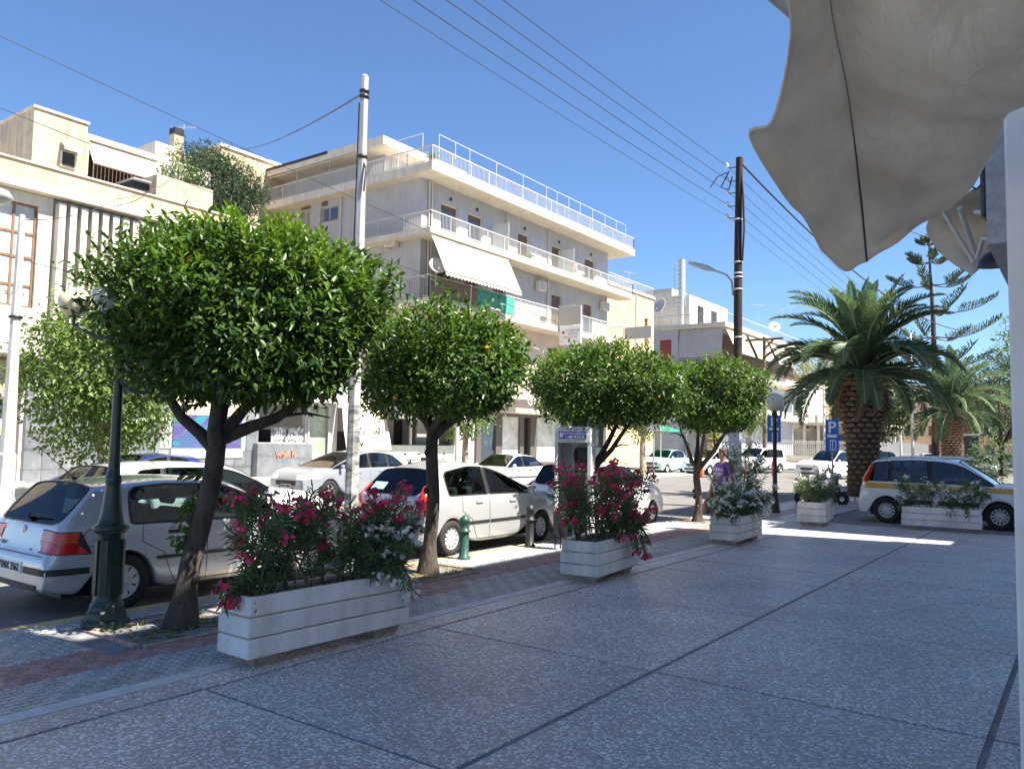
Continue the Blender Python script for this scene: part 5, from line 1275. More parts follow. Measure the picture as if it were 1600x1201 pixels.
    def front(name, x0,x1,z0,z1, m_, off=.006, nx=8, ny=3, corners=None):
        cs = corners or [(x0,z0),(x1,z0),(x1,z1),(x0,z1)]      # d=(0,-1): e=(1,0)
        return decal(name, cs, (0,-1), m_, off, nx, ny)
    def line(s, name, pts, w=.008, m_=m_trim):
        for (ya,za),(yb,zb_) in zip(pts[:-1],pts[1:]):
            d_ = Vector((yb-ya,zb_-za)).normalized(); nq = Vector((-d_.y,d_.x))*w/2
            side(s, name, 0,0,0,0, m_, .0025, 6, 1, [(ya-nq.x,za-nq.y),(yb-nq.x,zb_-nq.y),(yb+nq.x,zb_+nq.y),(ya+nq.x,za+nq.y)])
    def plate(face, txt, z, sz=(.52,.115), x=0):
        fn = rear if face < 0 else front
        pp = fn('number_plate', x-sz[0]/2, x+sz[0]/2, z, z+sz[1], m_plate, .012, 4, 2)
        yy = min(v.co.y for v in pp.data.vertices)-.004 if face < 0 else max(v.co.y for v in pp.data.vertices)+.004
        if face < 0: text_part(txt, 'plate_text', m_gr_k, root, sz[1]*.95, (x+.02,yy,z+sz[1]*.5), (PI/2,0,0), sx=.92, bold=.002)
        else: text_part(txt, 'plate_text', m_gr_k, root, sz[1]*.95, (x-.02,yy,z+sz[1]*.5), (PI/2,0,PI), sx=.92, bold=.002)
        bx_ = MB(); q = -1 if face < 0 else 1; x_ = x-sz[0]/2 if face < 0 else x+sz[0]/2-.045; bx_.box(x_, x_+.045, yy-.002, yy+.002, z+.004, z+sz[1]-.004); bx_.build('plate_band', m_pblue, root)
    for s in (-1,1):
        mw = MB(); y_ = w0-.30; mw.bbox(s*(hw*.98+.03)-(.0 if s > 0 else .13), s*(hw*.98+.03)+(.13 if s > 0 else 0), y_-.05, y_+.05, zb1+.0, zb1+.125, .03); mw.box(min(s*hw*.92,s*hw*1.03),max(s*hw*.92,s*hw*1.03),y_-.02,y_+.02,zb1+.02,zb1+.05); mw.build('wing_mirror', S.get('mirror',S['paint']), root)
        for yd, zd in S.get('handles',[]):
            side(s,'door_handle',yd-L/2-.09,yd-L/2+.09,zd-.017,zd+.017,S.get('handle_mat',m_trim),.022,4,2)
        for pts in S.get('lines',[]): line(s,'door_gap',[(a-L/2,b) for a,b in pts])
        for (a,b,c,d_) in S.get('mould',[]): side(s,'side_moulding',a-L/2,b-L/2,c,d_,m_trim,.014,14,2)
    T = dict(root=root, side=side, rear=rear, front=front, line=line, plate=plate, decal=decal, hw=hw, L=L, bvh=bvh, body=body)
    if 'extra' in S: S['extra'](T)
    if 'scale' in S: root.scale = (S['scale'],)*3
    return root

def lamps_std(T, tz, hz, tw=.2, hwid=.34):
    hw, L = T['hw'], T['L']
    for s in (-1,1):
        T['rear']('tail_lamp', s*(hw-.09)-(tw if s > 0 else 0), s*(hw-.09)+(tw if s < 0 else 0), tz[0], tz[1], m_tail)
        T['front']('headlight', s*(hw-.12)-(hwid if s > 0 else 0), s*(hw-.12)+(hwid if s < 0 else 0), hz[0], hz[1], m_clear)
def door_lines(yA, yB, yC, zs, zb, arch=None):
    r = [[(yC,zs+.05),(yC,zb)], [(yB,zs+.05),(yB,zb)]]
    r.append([(yA,zb),(yA-.02,.72),(yA+.24,.58),(yA+.33,zs+.16),(yA+.40,zs+.05)] if arch is None else [(yA,zb),(yA,zs+.1)])
    r.append([(yA+.40,zs+.05),(yC,zs+.05)])
    return r

# --- silver hatchback nearest (seen from behind)
def ex_golf(T):
    hw, L = T['hw'], T['L']
    for s in (-1,1):
        # wrap-round lamps
        d = Vector((-s*.75,1,0)).normalized(); e = Vector((-d.y,d.x,0)); c = (s*(hw-.10),-L/2+.12)
        def uz(x,y): return e.x*(x-c[0])+e.y*(y-c[1])
        ua, ub, ub2 = uz(s*(hw-.36),-L/2+.03), uz(s*hw,-L/2+.42), uz(s*hw,-L/2+.26)
        T['decal']('tail_lamp', [(ua,.655),(ub,.635),(ub2,.87),(ua*1.0-.01*(1 if ua>0 else -1),.89)], d, m_trim, .004, 10, 6, c=c)
        q = .012 if ub > ua else -.012
        T['decal']('tail_lamp_lens', [(ua+q,.667),(ub-q*2,.648),(ub2-q*1.6,.752),(ua+q,.768)], d, m_tail, .010, 10, 5, c=c)
        T['decal']('tail_lamp_lens', [(ua+q,.772),(ub2-q*1.4,.756),(ub2-q*1.2,.86),(ua+q,.878)], d, m_tailo, .010, 10, 5, c=c)
        T['decal']('reverse_lens', [(ua+q,.668),(ua+q*4.5,.668),(ua+q*4.5,.735),(ua+q,.735)], d, m_clear, .013, 4, 3, c=c)
        T['decal']('bumper_strip', [(uz(s*.33,-L/2),.44),(uz(s*hw,-L/2+.38),.44),(uz(s*hw,-L/2+.38),.505),(uz(s*.33,-L/2),.505)], d, m_trim, .014, 12, 3, c=c)
    T['rear']('bumper_lip', -hw*.70, hw*.70, .285, .335, m_trim, .012, 12, 2)
    T['rear']('tailgate_gap', -.62, .62, .618, .626, m_trim, .003, 12, 1)
    T['plate'](-1, 'YNX 2562', .425)
    yy = T['bvh'].ray_cast(Vector((0,-6,.87)), Vector((0,1,0)))[0].y
    em = MB(); em.lathe([(.040,-.004),(.046,-.010),(.052,-.004),(.046,0)],24,(0,yy-.006,.855),axis='y'); 
    for a, b in (((-.026,.89),(-.006,.822)),((.026,.89),(.006,.822)),((-.012,.895),(0,.86)),((.012,.895),(0,.86))): em.tube([(a[0],yy-.012,a[1]),(b[0],yy-.012,b[1])],.0045,5)
    em.build('emblem', m_chrome, T['root'])
    text_part('1.4', 'badge', m_gr_k, T['root'], .05, (.30,yy-.055,.665), (PI/2,0,0)); text_part('GOLF','badge',m_trim,T['root'],.055,(-.36,yy-.048,.70),(PI/2,0,0))
    w = MB(); 
    P = [T['bvh'].ray_cast(Vector((x,-6,z)), Vector((0,1,0)))[0]+Vector((0,-.025,.012)) for x,z in ((0,.985),(.18,1.0),(.42,1.005))]
    w.tube(P,[.014,.010,.006],6); w.ball(P[0],.03,8,6); w.build('rear_wiper', m_trim, T['root'])
    a = MB(); a.tube([(0,-L/2+.62,1.39),(0,-L/2+.22,1.74)],[.006,.003],5); a.ball((0,-L/2+.62,1.39),.035,8,6,.6); a.build('aerial', m_trim, T['root'])
    f = MB(); P = []
    for k in range(25):
        a_ = 2*PI*k/24; h = T['bvh'].ray_cast(Vector((6,-L/2+.44+.085*math.cos(a_),.80+.085*math.sin(a_))), Vector((-1,0,0)))[0]; P.append(h+Vector((.001,0,0)))
    f.tube(P,.004,4,cap=False); f.build('fuel_flap_gap', m_trim, T['root'])
    t = MB(); t.add([(-.05,-L/2+.50,1.09),(.05,-L/2+.50,1.09),(0,-L/2+.52,1.18)],[(0,1,2)]); t.build('window_sticker', m_gr_w, T['root'])
build_car(dict(L=4.15, W=1.735, H=1.39, wb=2.51, ro=.80, belt=(.92,.89), gl=(.15,.50,2.15,2.95), hood=.80, pil=(1.78,), cpillar=.36, paint=p_silver, r=.302, wheel='cover', plan=.13, tuck=.80, crown=.045,
    tail=[(0,.50),(.02,.58),(.045,.625),(.075,.66)], handles=[(1.38,.80),(2.3,.80)], mould=[(1.16,1.77,.51,.545),(1.80,2.90,.51,.545)], lines=door_lines(1.0,1.785,2.95,.19,.93), extra=ex_golf,
    loc=(-9.37,5.92,-.06), label='silver hatchback parked behind the green lamp post, seen from its rear corner', name='parked_car'))
# --- silver supermini
def ex_c3(T):
    hw, L = T['hw'], T['L']
    for s in (-1,1):
        d = Vector((-s*.8,1,0)).normalized(); e = Vector((-d.y,d.x,0)); c = (s*(hw-.10),-L/2+.10)
        U = lambda x,y: e.x*(s*x-c[0])+e.y*(y-c[1])
        T['decal']('tail_lamp', [(U(hw-.26,-L/2+.02),.70),(U(hw,-L/2+.30),.66),(U(hw-.06,-L/2+.24),1.16),(U(hw-.14,-L/2+.12),1.14)], d, m_tail, .010, 6, 10, c=c)
        T['front']('headlight', s*(hw-.12)-(.34 if s > 0 else 0), s*(hw-.12)+(.34 if s < 0 else 0), .62,.80, m_clear)
        T['side'](s,'bumper_insert',-L/2+.04,-L/2+.34,.43,.52,m_trim,.010,6,3)
    T['plate'](-1,'XEK 4127',.60); a = MB(); a.tube([(0,-L/2+.55,1.50),(0,-L/2+.42,1.68)],[.006,.003],5); a.ball((0,-L/2+.55,1.50),.035,8,6,.6); a.build('aerial', m_trim, T['root'])
    T['rear']('window_sticker', -.52,-.25,1.06,1.17, mat('mint sticker',(.30,.66,.58),.5), .012, 3, 2)
build_car(dict(L=4.05, W=1.70, H=1.52, wb=2.60, ro=.72, belt=(.98,.96), gl=(.10,.55,2.05,3.12), hood=.86, pil=(1.70,), cpillar=.12, paint=p_champ, r=.295, wheel='cover12', plan=.14, tuck=.74, crown=.10, side_glass=m_cglass,
    handles=[(1.42,.86),(2.38,.84)], handle_mat=p_champ, mould=[(1.12,1.68,.50,.545),(1.72,2.85,.50,.545)], lines=door_lines(.98,1.70,2.95,.19,.95), extra=ex_c3, tail=[(0,.52),(.025,.60),(.05,.66)],
    loc=(-9.33,11.42,-.06), label='silver supermini with round roofline beside the green bollards', name='parked_car'))
# --- white small car with plate, half hidden by the phone booth
def ex_y(T):
    hw, L = T['hw'], T['L']
    for s in (-1,1): T['rear']('tail_lamp', s*(hw-.09)-(.15 if s > 0 else 0), s*(hw-.09)+(.15 if s < 0 else 0), .72, 1.02, m_tail)
    T['plate'](-1,'YTO 5613',.66); T['rear']('bumper_strip',-hw*.8,hw*.8,.47,.52,m_trim,.012,10,2)
build_car(dict(L=3.75, W=1.62, H=1.46, wb=2.4, ro=.65, belt=(.97,.94), gl=(.10,.42,1.95,2.75), hood=.84, pil=(1.6,), cpillar=.15, paint=p_white, r=.28, wheel='cover', plan=.10, tuck=.80, extra=ex_y,
    lines=door_lines(.95,1.6,2.7,.19,.93), handles=[(1.3,.8)], loc=(-9.25,16.25,-.06), label='white small car showing a Greek number plate, behind the phone booth'))
# --- white car double parked behind the silver hatchback
build_car(dict(L=4.45, W=1.74, H=1.47, wb=2.6, ro=.9, belt=(.98,.95), gl=(.12,.62,2.45,3.3), hood=.86, pil=(1.25,2.0), cpillar=.15, paint=p_white, r=.305, wheel='alloy10', plan=.12, tuck=.80, extra=lambda T: lamps_std(T,(.75,.98),(.6,.75)),
    lines=door_lines(1.05,2.0,3.1,.19,.94), handles=[(1.6,.82),(2.5,.82)], loc=(-11.85,7.55,-.06), label='white car standing in the road beyond the silver hatchback'))
# --- dark blue saloon across the road
def ex_blue(T):
    hw, L = T['hw'], T['L']
    for s in (-1,1):
        T['rear']('tail_lamp', s*(hw-.04)-(.3 if s > 0 else 0), s*(hw-.04)+(.3 if s < 0 else 0), .66, .92, m_tail); T['side'](s,'tail_lamp_side',-L/2+.05,-L/2+.32,.68,.92,m_tail,.008,4,3)
build_car(dict(L=4.35, W=1.72, H=1.42, wb=2.55, ro=.95, belt=(.95,.93), gl=(.75,1.25,2.55,3.25), boot=(.10,.93), hood=.82, pil=(2.0,), cpillar=.1, paint=p_blue, r=.30, wheel='cover', plan=.11, tuck=.78, extra=ex_blue,
    lines=door_lines(1.25,2.0,3.1,.19,.93), handles=[(1.7,.8)], loc=(-19.3,10.95,-.06), rz=PI, label='dark blue saloon parked across the road in front of the painted shutter'))
# --- silver compact across the road
def ex_seat(T):
    hw, L = T['hw'], T['L']
    for s in (-1,1):
        T['front']('headlight', s*(hw-.10)-(.36 if s > 0 else 0), s*(hw-.10)+(.36 if s < 0 else 0), .66,.82, m_clear); T['side'](s,'headlight_side',L/2-.62,L/2-.18,.70,.84,m_clear,.008,6,3)
        T['rear']('tail_lamp', s*(hw-.09)-(.2 if s > 0 else 0), s*(hw-.09)+(.2 if s < 0 else 0), .8, 1.05, m_tail)
    T['front']('grille',-.45,.45,.50,.64,m_trim); T['front']('lower_grille',-.6,.6,.26,.40,m_trim); T['plate'](1,'NHB 8846',.42)
build_car(dict(L=4.35, W=1.77, H=1.52, wb=2.58, ro=.82, belt=(1.02,.98), gl=(.10,.60,2.15,3.30), hood=.90, pil=(.95,1.75,2.55), cpillar=-.1, quarter=True, paint=p_greyb, r=.325, wheel='alloy', plan=.14, tuck=.76, crown=.09, extra=ex_seat,
    lines=door_lines(1.0,1.75,2.85,.2,.97), handles=[(1.3,.88),(2.25,.86)], handle_mat=p_greyb, loc=(-19.25,17.4,-.06), rz=PI, label='silver compact car facing left across the road, behind the nearest pink oleander'))
# --- white hatchback across the road
def ex_306(T):
    lamps_std(T,(.78,1.0),(.62,.75)); 
    T['front']('grille',-.3,.3,.60,.70,m_trim)
build_car(dict(L=4.1, W=1.70, H=1.40, wb=2.58, ro=.72, belt=(.93,.90), gl=(.35,1.0,2.2,2.95), hood=.80, pil=(1.85,), cpillar=-.1, quarter=True, paint=p_white, r=.29, wheel='cover', plan=.12, tuck=.77, mould=[(1.05,3.3,.50,.55)], extra=ex_306,
    lines=door_lines(1.1,1.85,2.85,.19,.9), handles=[(1.45,.78),(2.2,.78)], loc=(-18.9,25.6,-.06), rz=PI, label='white hatchback facing left across the road, in front of the small forked tree'))
# --- striped white car on the right
def ex_panda(T):
    hw, L = T['hw'], T['L']
    for s in (-1,1):
        d = Vector((-s,.75,0)).normalized(); e = Vector((-d.y,d.x,0)); c = (s*(hw-.06),-L/2+.10)
        U = lambda x,y: e.x*(s*x-c[0])+e.y*(y-c[1])
        T['decal']('tail_lamp', [(U(hw-.12,-L/2+.02),.95),(U(hw,-L/2+.18),.95),(U(hw-.05,-L/2+.28),1.36),(U(hw-.12,-L/2+.16),1.38)], d, m_tail, .012, 5, 8, c=c)
        T['side'](s,'yellow_stripe',0,0,0,0,m_stripe,.004,30,3,[(-L/2+.10,.815),(L/2-.18,.80),(L/2-.18,.91),(-L/2+.10,.945)])
        T['front']('headlight', s*(hw-.10)-(.32 if s > 0 else 0), s*(hw-.10)+(.32 if s < 0 else 0), .66,.86, m_clear)
        T['side'](s,'door_guard',-L/2+1.02,-L/2+1.62,.48,.58,m_trim,.020,6,3); T['side'](s,'door_guard',-L/2+1.75,-L/2+2.55,.48,.58,m_trim,.020,6,3)
        k = PI/2 if s > 0 else -PI/2
        text_part('ΔΗΜΟΣ\nΑΘΗΝΑΙΩΝ' if 0 else 'ΔΗΜΟΣ', 'door_lettering', m_gr_k, T['root'], .12, (s*(hw+.012),.38,.75), (PI/2,0,k)); text_part('ΑΣΠΡΟΠΥΡΓΟΥ' if 0 else 'ΑΤΤΙΚΗΣ', 'door_lettering', m_gr_k, T['root'], .10, (s*(hw+.012),.38,.63), (PI/2,0,k))
    rb = MB()
    for s in (-1,1): rb.tube([(s*hw*.72,-1.2,1.53),(s*hw*.74,-.9,1.575),(s*hw*.74,.2,1.575),(s*hw*.72,.5,1.53)],.018,6)
    rb.build('roof_rail', p_white, T['root'])
build_car(dict(L=3.72, W=1.66, H=1.55, wb=2.30, ro=.64, belt=(.98,.96), gl=(.08,.35,2.15,2.85), hood=.92, pil=(.72,1.55), cpillar=.10, quarter=True, paint=p_white, r=.30, wheel='cover12', plan=.10, tuck=.82, crown=.06, side_glass=m_dglass, extra=ex_panda,
    lines=door_lines(.95,1.62,2.62,.2,.95), handles=[(.98,.84),(1.85,.84)], handle_mat=p_white, nose=[(.62,.97),(.3,.93),(.10,.84),(.03,.66),(0,.54)],
    loc=(-2.95,23.02,-.06), rz=-PI/2, scale=1.075, label='white municipal car with a yellow stripe, parked across the end of the plaza'))
# --- vehicles further down the street
def far(T): lamps_std(T,(.8,1.05),(.65,.85)); T['front']('grille',-.4,.4,.55,.68,m_trim); T['front']('lower_grille',-.55,.55,.3,.42,m_trim); T['plate'](1,'IMX 7035',.44)
build_car(dict(L=4.2, W=1.75, H=1.62, wb=2.6, ro=.8, belt=(1.05,1.0), gl=(.10,.4,2.3,3.2), hood=.95, pil=(1.0,1.8), cpillar=.1, paint=p_ltb, r=.31, wheel='steel', plan=.12, tuck=.82, sub=1, extra=far, loc=(-20.2,50.2,-.06), rz=PI-.25, label='pale blue white people carrier facing the camera behind the person'))
build_car(dict(L=4.6, W=1.85, H=1.75, wb=2.7, ro=.9, belt=(1.1,1.08), gl=(.10,.35,2.6,3.3), hood=1.05, pil=(1.1,1.9), cpillar=.1, paint=p_white, r=.34, wheel='alloy', plan=.10, tuck=.84, sub=1, extra=far, loc=(-19.3,56.5,-.06), rz=PI-.3, label='white off road car behind the foot of the wooden pole'))
build_car(dict(L=3.9, W=1.66, H=1.5, wb=2.5, ro=.7, belt=(1.0,.96), gl=(.10,.45,2.1,2.95), hood=.88, pil=(1.65,), cpillar=.12, paint=p_teal, r=.29, wheel='cover', plan=.12, tuck=.78, sub=1, extra=far, loc=(-22.6,48.2,.0), rz=PI, label='light blue small car between the second and third far trees'))
def pick(T): far(T); b = MB(); b.box(-.74,.74,-2.3,-.9,.62,.95); b.build('cargo_bed', m_trim, T['root'])
build_car(dict(L=5.0, W=1.76, H=1.72, wb=3.0, ro=1.1, belt=(1.08,1.04), gl=(1.75,1.95,2.75,3.5), boot=(.06,1.02), hood=.98, pil=(), cpillar=.12, paint=p_white, r=.34, wheel='steel', plan=.08, tuck=.84, sub=1, extra=pick, loc=(-12.7,50.5,-.06), rz=PI-.35, name='pickup_truck', cat='pickup', label='white pickup coming towards the camera left of the parking sign'))
for i, (x, y, pn, lab, rz) in enumerate(((-6.3,64.5,p_dkg,'grey car beyond the nose of the striped car',.2),(-5.4,73,p_black,'black car behind the grey one at the far right',.2),(-7.6,79,p_greyb,'silver car at the far right, furthest of the row',.2),(-13.9,72,p_blue,'dark blue car under the dark bushy tree',.4),(-11.3,78,p_white,'white van like car left of the second palm',.3))):
    build_car(dict(L=4.2, W=1.74, H=1.5+.12*(i%2), wb=2.55, ro=.8, belt=(1.0,.97), gl=(.10,.5,2.2,3.0), hood=.88, pil=(1.75,), cpillar=.12, paint=pn, r=.3, wheel='cover', plan=.12, tuck=.80, sub=1, seats=False, extra=far, loc=(x,y,-.06), rz=rz+PI, label=lab, group='cars parked in the far square'))

# --- scooters
def scooter(loc, rz, col, label, box=False):
    t = thing('scooter', label, 'scooter', loc, rz, 'parked scooters')
    for y in (-.62,.62):
        w = MB(); w.lathe([(.13,-.04),(.2,-.05),(.235,-.03),(.24,0),(.235,.03),(.2,.05),(.13,.04)],20,(0,y,.24),axis='x'); wo = w.build('wheel', m_tyre, t)
        w = MB(); w.lathe([(.135,-.03),(.02,-.05),(.02,.05),(.135,.03)],14,(0,y,.24),axis='x'); w.build('rim', m_alloy, wo)
    b = MB()
    sec = [(-.85,.60,.10,.16),(-.6,.62,.15,.22),(-.25,.58,.16,.2),(-.1,.38,.14,.12),(.15,.30,.14,.07),(.33,.40,.13,.12),(.42,.62,.14,.25),(.50,.82,.12,.20)]
    rows = []
    for y, z, hwid, hh in sec: rows.append([(hwid*math.cos(a), y, z+hh*math.sin(a)) for a in [2*PI*k/12 for k in range(13)]])
    b.grid(rows); b.add(rows[0][:-1],[tuple(range(11,-1,-1))]); b.add(rows[-1][:-1],[tuple(range(12))]); b.build('bodywork', col, t)
    s = MB(); s.bbox(-.14,.14,-.82,-.12,.76,.88,.04); s.build('seat', m_trim, t)
    h = MB(); h.tube([(0,.52,.8),(0,.42,1.05)],.03,8); h.tube([(-.34,.34,1.08),(-.15,.42,1.06),(.15,.42,1.06),(.34,.34,1.08)],.018,8); h.tube([(0,.5,.75),(0,.64,.24)],.035,8); h.build('handlebar', m_trim, t)
    h = MB(); h.ball((0,.54,.98),.09,10,8); h.build('headlight', m_clear, t)
    f = MB(); f.lathe([(.26,-.07),(.28,0),(.26,.07)],20,(0,.62,.26),axis='x'); 
    m2 = MB(); m2.bbox(-.09,.09,.45,.80,.42,.50,.03); m2.build('mudguard', col, t)
    for s_ in (-1,1):
        q = MB(); q.tube([(s_*.26,.36,1.08),(s_*.30,.32,1.28)],.008,5); q.bbox(s_*.30-.05,s_*.30+.05,.30,.33,1.25,1.33,.01); q.build('mirror', m_trim, t)
    if box: q = MB(); q.bbox(-.2,.2,-1.08,-.72,.88,1.2,.05); q.build('top_box', m_trim, t)
    return t
scooter((-7.1,26.9,-.06), R(-60), p_black, 'black scooter leaning beside the thick palm trunk')
scooter((-20.9,22.6,.0), R(70), p_dkg, 'scooter parked outside the cafe with a helmet box', True)
scooter((-20.9,24.2,.0), R(80), mat('maroon plastic',(.12,.02,.03),.4), 'maroon scooter outside the cafe beside the thin pole')
scooter((-9.2,24.9,-.06), R(-40), p_black, 'dark scooter seat showing behind the white oleander')
# ================================================================ our side of the street
NB = thing('shop_building', 'shop building whose front pillar closes the right side of the picture', 'building', (.35,4,0))
m_pil = mat('painted pillar', (.78,.775,.76), .7, var=.05, scale=2, bump=.08, streak=.14)
b = MB(); b.box(.35,14,-1.2,17.97,0,11.6); b.build('wall', mat('bright white render', (.80,.78,.74), .85, var=.04, scale=1), NB)
b = MB(); b.bbox(-.285,.34,4.2,4.75,0,3.9,.012); b.build('pillar', m_pil, NB)
b = MB(); b.box(-.41,.345,4.76,17.9,2.90,4.3); b.build('fascia', mat('grey soffit', (.36,.36,.36), .85, var=.15, scale=20), NB)
b = MB(); b.box(.4,13,-1.1,5.2,11.6,13.0); b.build('roof_shade_block', m_plw, NB)  # unseen upper block, added to push the shadow out to the near kerb
b = MB(); b.box(-.10,.345,-1.2,4.19,3.42,4.3); b.build('fascia', m_pil, NB)
adopt(NB)
N2 = thing('building', 'taller building across the alley at the end of the plaza', 'building', (3,20,0))
b = MB(); b.box(3,15,20.0,22.5,0,13.5); b.box(3,15,22.501,44,0,19.5); b.build('wall', MATS['bright white render'], N2); b = MB(); b.box(1.2,3,18.0,19.99,0,5.2); b.build('alley_shade_wall', m_plw, N2); adopt(N2)  # unseen; heights set by the square's shade, alley wall added to end sunlit strip

# awning over our heads: canvas pulled half way, sagging between its arms
AWR = [[(-0.739,2.367,3.316),(-0.678,2.471,3.348),(-0.642,2.557,3.379),(-0.447,2.401,3.23),(-0.239,2.256,3.082),(-0.023,2.234,2.994)],
[(-0.767,2.6,3.258),(-0.72,2.718,3.297),(-0.695,2.831,3.341),(-0.478,2.655,3.193),(-0.272,2.542,3.078),(-0.03,2.479,2.974)],
[(-0.874,2.897,3.218),(-0.793,3.076,3.268),(-0.744,3.195,3.302),(-0.528,3.029,3.178),(-0.312,2.886,3.063),(-0.039,2.845,2.974)],
[(-1.004,3.121,3.124),(-0.866,3.402,3.181),(-0.798,3.573,3.21),(-0.578,3.43,3.139),(-0.365,3.341,3.085),(-0.083,3.24,3.052)],
[(-1.108,3.171,3.108),(-0.95,3.722,3.083),(-0.851,3.919,3.075),(-0.626,3.774,3.052),(-0.406,3.686,3.052),(-0.219,3.565,3.155)],
[(-1.081,3.577,2.947),(-0.987,3.953,2.967),(-0.886,4.152,2.952),(-0.668,4.059,2.989),(-0.47,4.014,3.018),(-0.312,3.875,3.091)],
[(-1.074,3.832,2.919),(-1.011,4.13,2.867),(-0.913,4.328,2.847),(-0.714,4.278,2.94),(-0.549,4.21,2.961),(-0.406,4.122,3.036)],
[(-1.065,4.096,2.812),(-1.005,4.3,2.752),(-0.92,4.387,2.80),(-0.774,4.363,2.883),(-0.618,4.345,2.967),(-0.473,4.258,3.039)]]
def catmull(P, n):
    P = [Vector(p) for p in P]; out = []
    Q = [P[0]*2-P[1]]+P+[P[-1]*2-P[-2]]
    for i in range(len(P)-1):
        p0,p1,p2,p3 = Q[i:i+4]
        for k in range(n):
            t = k/n; out.append(.5*((2*p1)+(p2-p0)*t+(2*p0-5*p1+4*p2-p3)*t*t+(3*p1-p0-3*p2+p3)*t**3))
    out.append(P[-1]); return out
cols = []
half = lambda r, a, b: catmull(r[a:b], 6)
rows_f = [half(r,0,3) for r in AWR]; rows_c = [half(r,2,6) for r in AWR]
def dense(rows):
    n = len(rows[0]); c = [catmull([r[i] for r in rows], 5) for i in range(n)]
    return [[c[i][j] for i in range(n)] for j in range(len(c[0]))]
m_awn = mat('weathered awning canvas', (.86,.77,.63), .95, col2=(.70,.60,.46), scale=2.0, bump=.3, bscale=220, detail=9)
_n = m_awn.node_tree.nodes; _l = m_awn.node_tree.links; _b = _n['Principled BSDF']
_t = _n.new('ShaderNodeBsdfTranslucent'); _l.new(_b.inputs['Base Color'].links[0].from_socket, _t.inputs[0])
_x = _n.new('ShaderNodeMixShader'); _x.inputs[0].default_value = .38; _l.new(_b.outputs[0], _x.inputs[1]); _l.new(_t.outputs[0], _x.inputs[2]); _l.new(_x.outputs[0], _n['Material Output'].inputs[0])
_w = _n.new('ShaderNodeTexNoise'); _w.inputs['Scale'].default_value = 5.5; _w.inputs['Detail'].default_value = 3; _w.inputs['Distortion'].default_value = 1.6
_m = _n.new('ShaderNodeMapping'); _m.inputs['Scale'].default_value = (1.6,.6,1.0); _m.inputs['Rotation'].default_value = (0,0,.5); _l.new(_n['Texture Coordinate'].outputs['Object'], _m.inputs[0]); _l.new(_m.outputs[0], _w.inputs['Vector'])
_p = _n.new('ShaderNodeBump'); _p.inputs['Strength'].default_value = .4; _p.inputs['Distance'].default_value = .06; _l.new(_w.outputs[0], _p.inputs['Height'])
_o = _b.inputs['Normal'].links[0].from_node; _l.new(_p.outputs[0], _o.inputs['Normal'])
AWN = thing('awning', 'large weathered cream canvas awning sagging overhead at the upper right', 'awning', (0,3.2,3.2))
F_ = dense(rows_f); C_ = dense(rows_c)
for G in (F_, C_):
    for j, r_ in enumerate(G):
        for i, p in enumerate(r_):
            e = min(1, i/3, (len(r_)-1-i)/3)*min(1, j/3)
            r_[i] = p+Vector((.25,-.6,-.4))*e*(.016*math.sin(i*.8+j*.45)+.010*math.sin(j*1.0-i*.5+1)+.012*math.sin(i*.31-j*.7))
def cloth(name, G, th=.006):
    mb = MB(); mb.grid(G); o = mb.build(name, m_awn, AWN); sm = o.modifiers.new('t','SOLIDIFY'); sm.thickness = th; ss = o.modifiers.new('s','SUBSURF'); ss.levels = ss.render_levels = 1; return o
cloth('valance_flap', F_); cloth('canopy_cloth', C_)
sm_ = MB(); sm_.tube([r[0]+Vector((0.004,-.006,-.004)) for r in C_], .0045, 6); sm_.build('seam', mat('dark seam', (.05,.045,.04), .9), AWN)  # near-black tube along the fold between flap and canopy
hm = MB(); hm.tube([r[0] for r in F_], .007, 6); hm.tube(F_[-1], .006, 6); hm.tube(C_[-1], .005, 6); hm.build('hem', m_awn, AWN)
t = MB(); t.tube([(-.95,2.2,3.42),(-.80,3.2,3.42),(-.30,3.4,3.45),(.3,3.4,3.45)],.02,8); t.tube([(-.74,2.3,3.40),(.3,2.3,3.45)],.02,8); t.build('awning_arm', m_steel, AWN)
adopt(AWN)
AW2 = thing('awning', 'second awning with folding steel arms beyond the pillar top', 'awning', (-.5,6,3.4))
g2 = [[(-.56,5.65,3.46),(-.40,5.6,3.50)],[(-.95,6.6,3.54),(-.45,6.4,3.56)],[(-.93,6.75,3.38),(-.42,6.7,3.46)],[(-.78,6.5,3.18),(-.48,6.6,3.34)],[(-.63,6.25,3.03),(-.57,6.3,3.10)]]
mb = MB(); mb.grid(dense([catmull(r,4) for r in g2])); o = mb.build('canopy_cloth', m_awn, AW2); o.modifiers.new('t','SOLIDIFY').thickness = .006
t = MB(); t.tube([(-.66,5.9,3.42),(-.60,6.25,3.14)],.018,8); t.tube([(-.60,6.25,3.14),(-.53,5.9,3.2),(-.35,5.7,3.12)],.016,8); t.tube([(-.80,6.2,3.5),(-.62,6.25,3.12)],.014,8); t.tube([(-.54,5.6,3.3),(-.38,5.4,3.22)],.014,8); t.build('awning_arm', m_steel, AW2)
adopt(AW2)
FL = thing('flood_light', 'black wedge shaped flood light under the awning beside the pillar', 'lamp', (-.42,5.05,3.50), 0, 'lamps under the awning')
b = MB(); b.add([(-.09,-.10,-.12),(.02,-.10,-.12),(.02,.05,-.12),(-.09,.05,-.12),(-.03,-.04,.13),(.02,-.04,.13),(.02,.02,.13),(-.03,.02,.13)],[(0,3,2,1),(4,5,6,7),(0,1,5,4),(1,2,6,5),(2,3,7,6),(3,0,4,7)]); b.build('housing', m_black, FL)
b = MB(); b.box(-.088,-.0,-.104,-.101,-.118,-.075); b.build('lens', m_clear, FL)
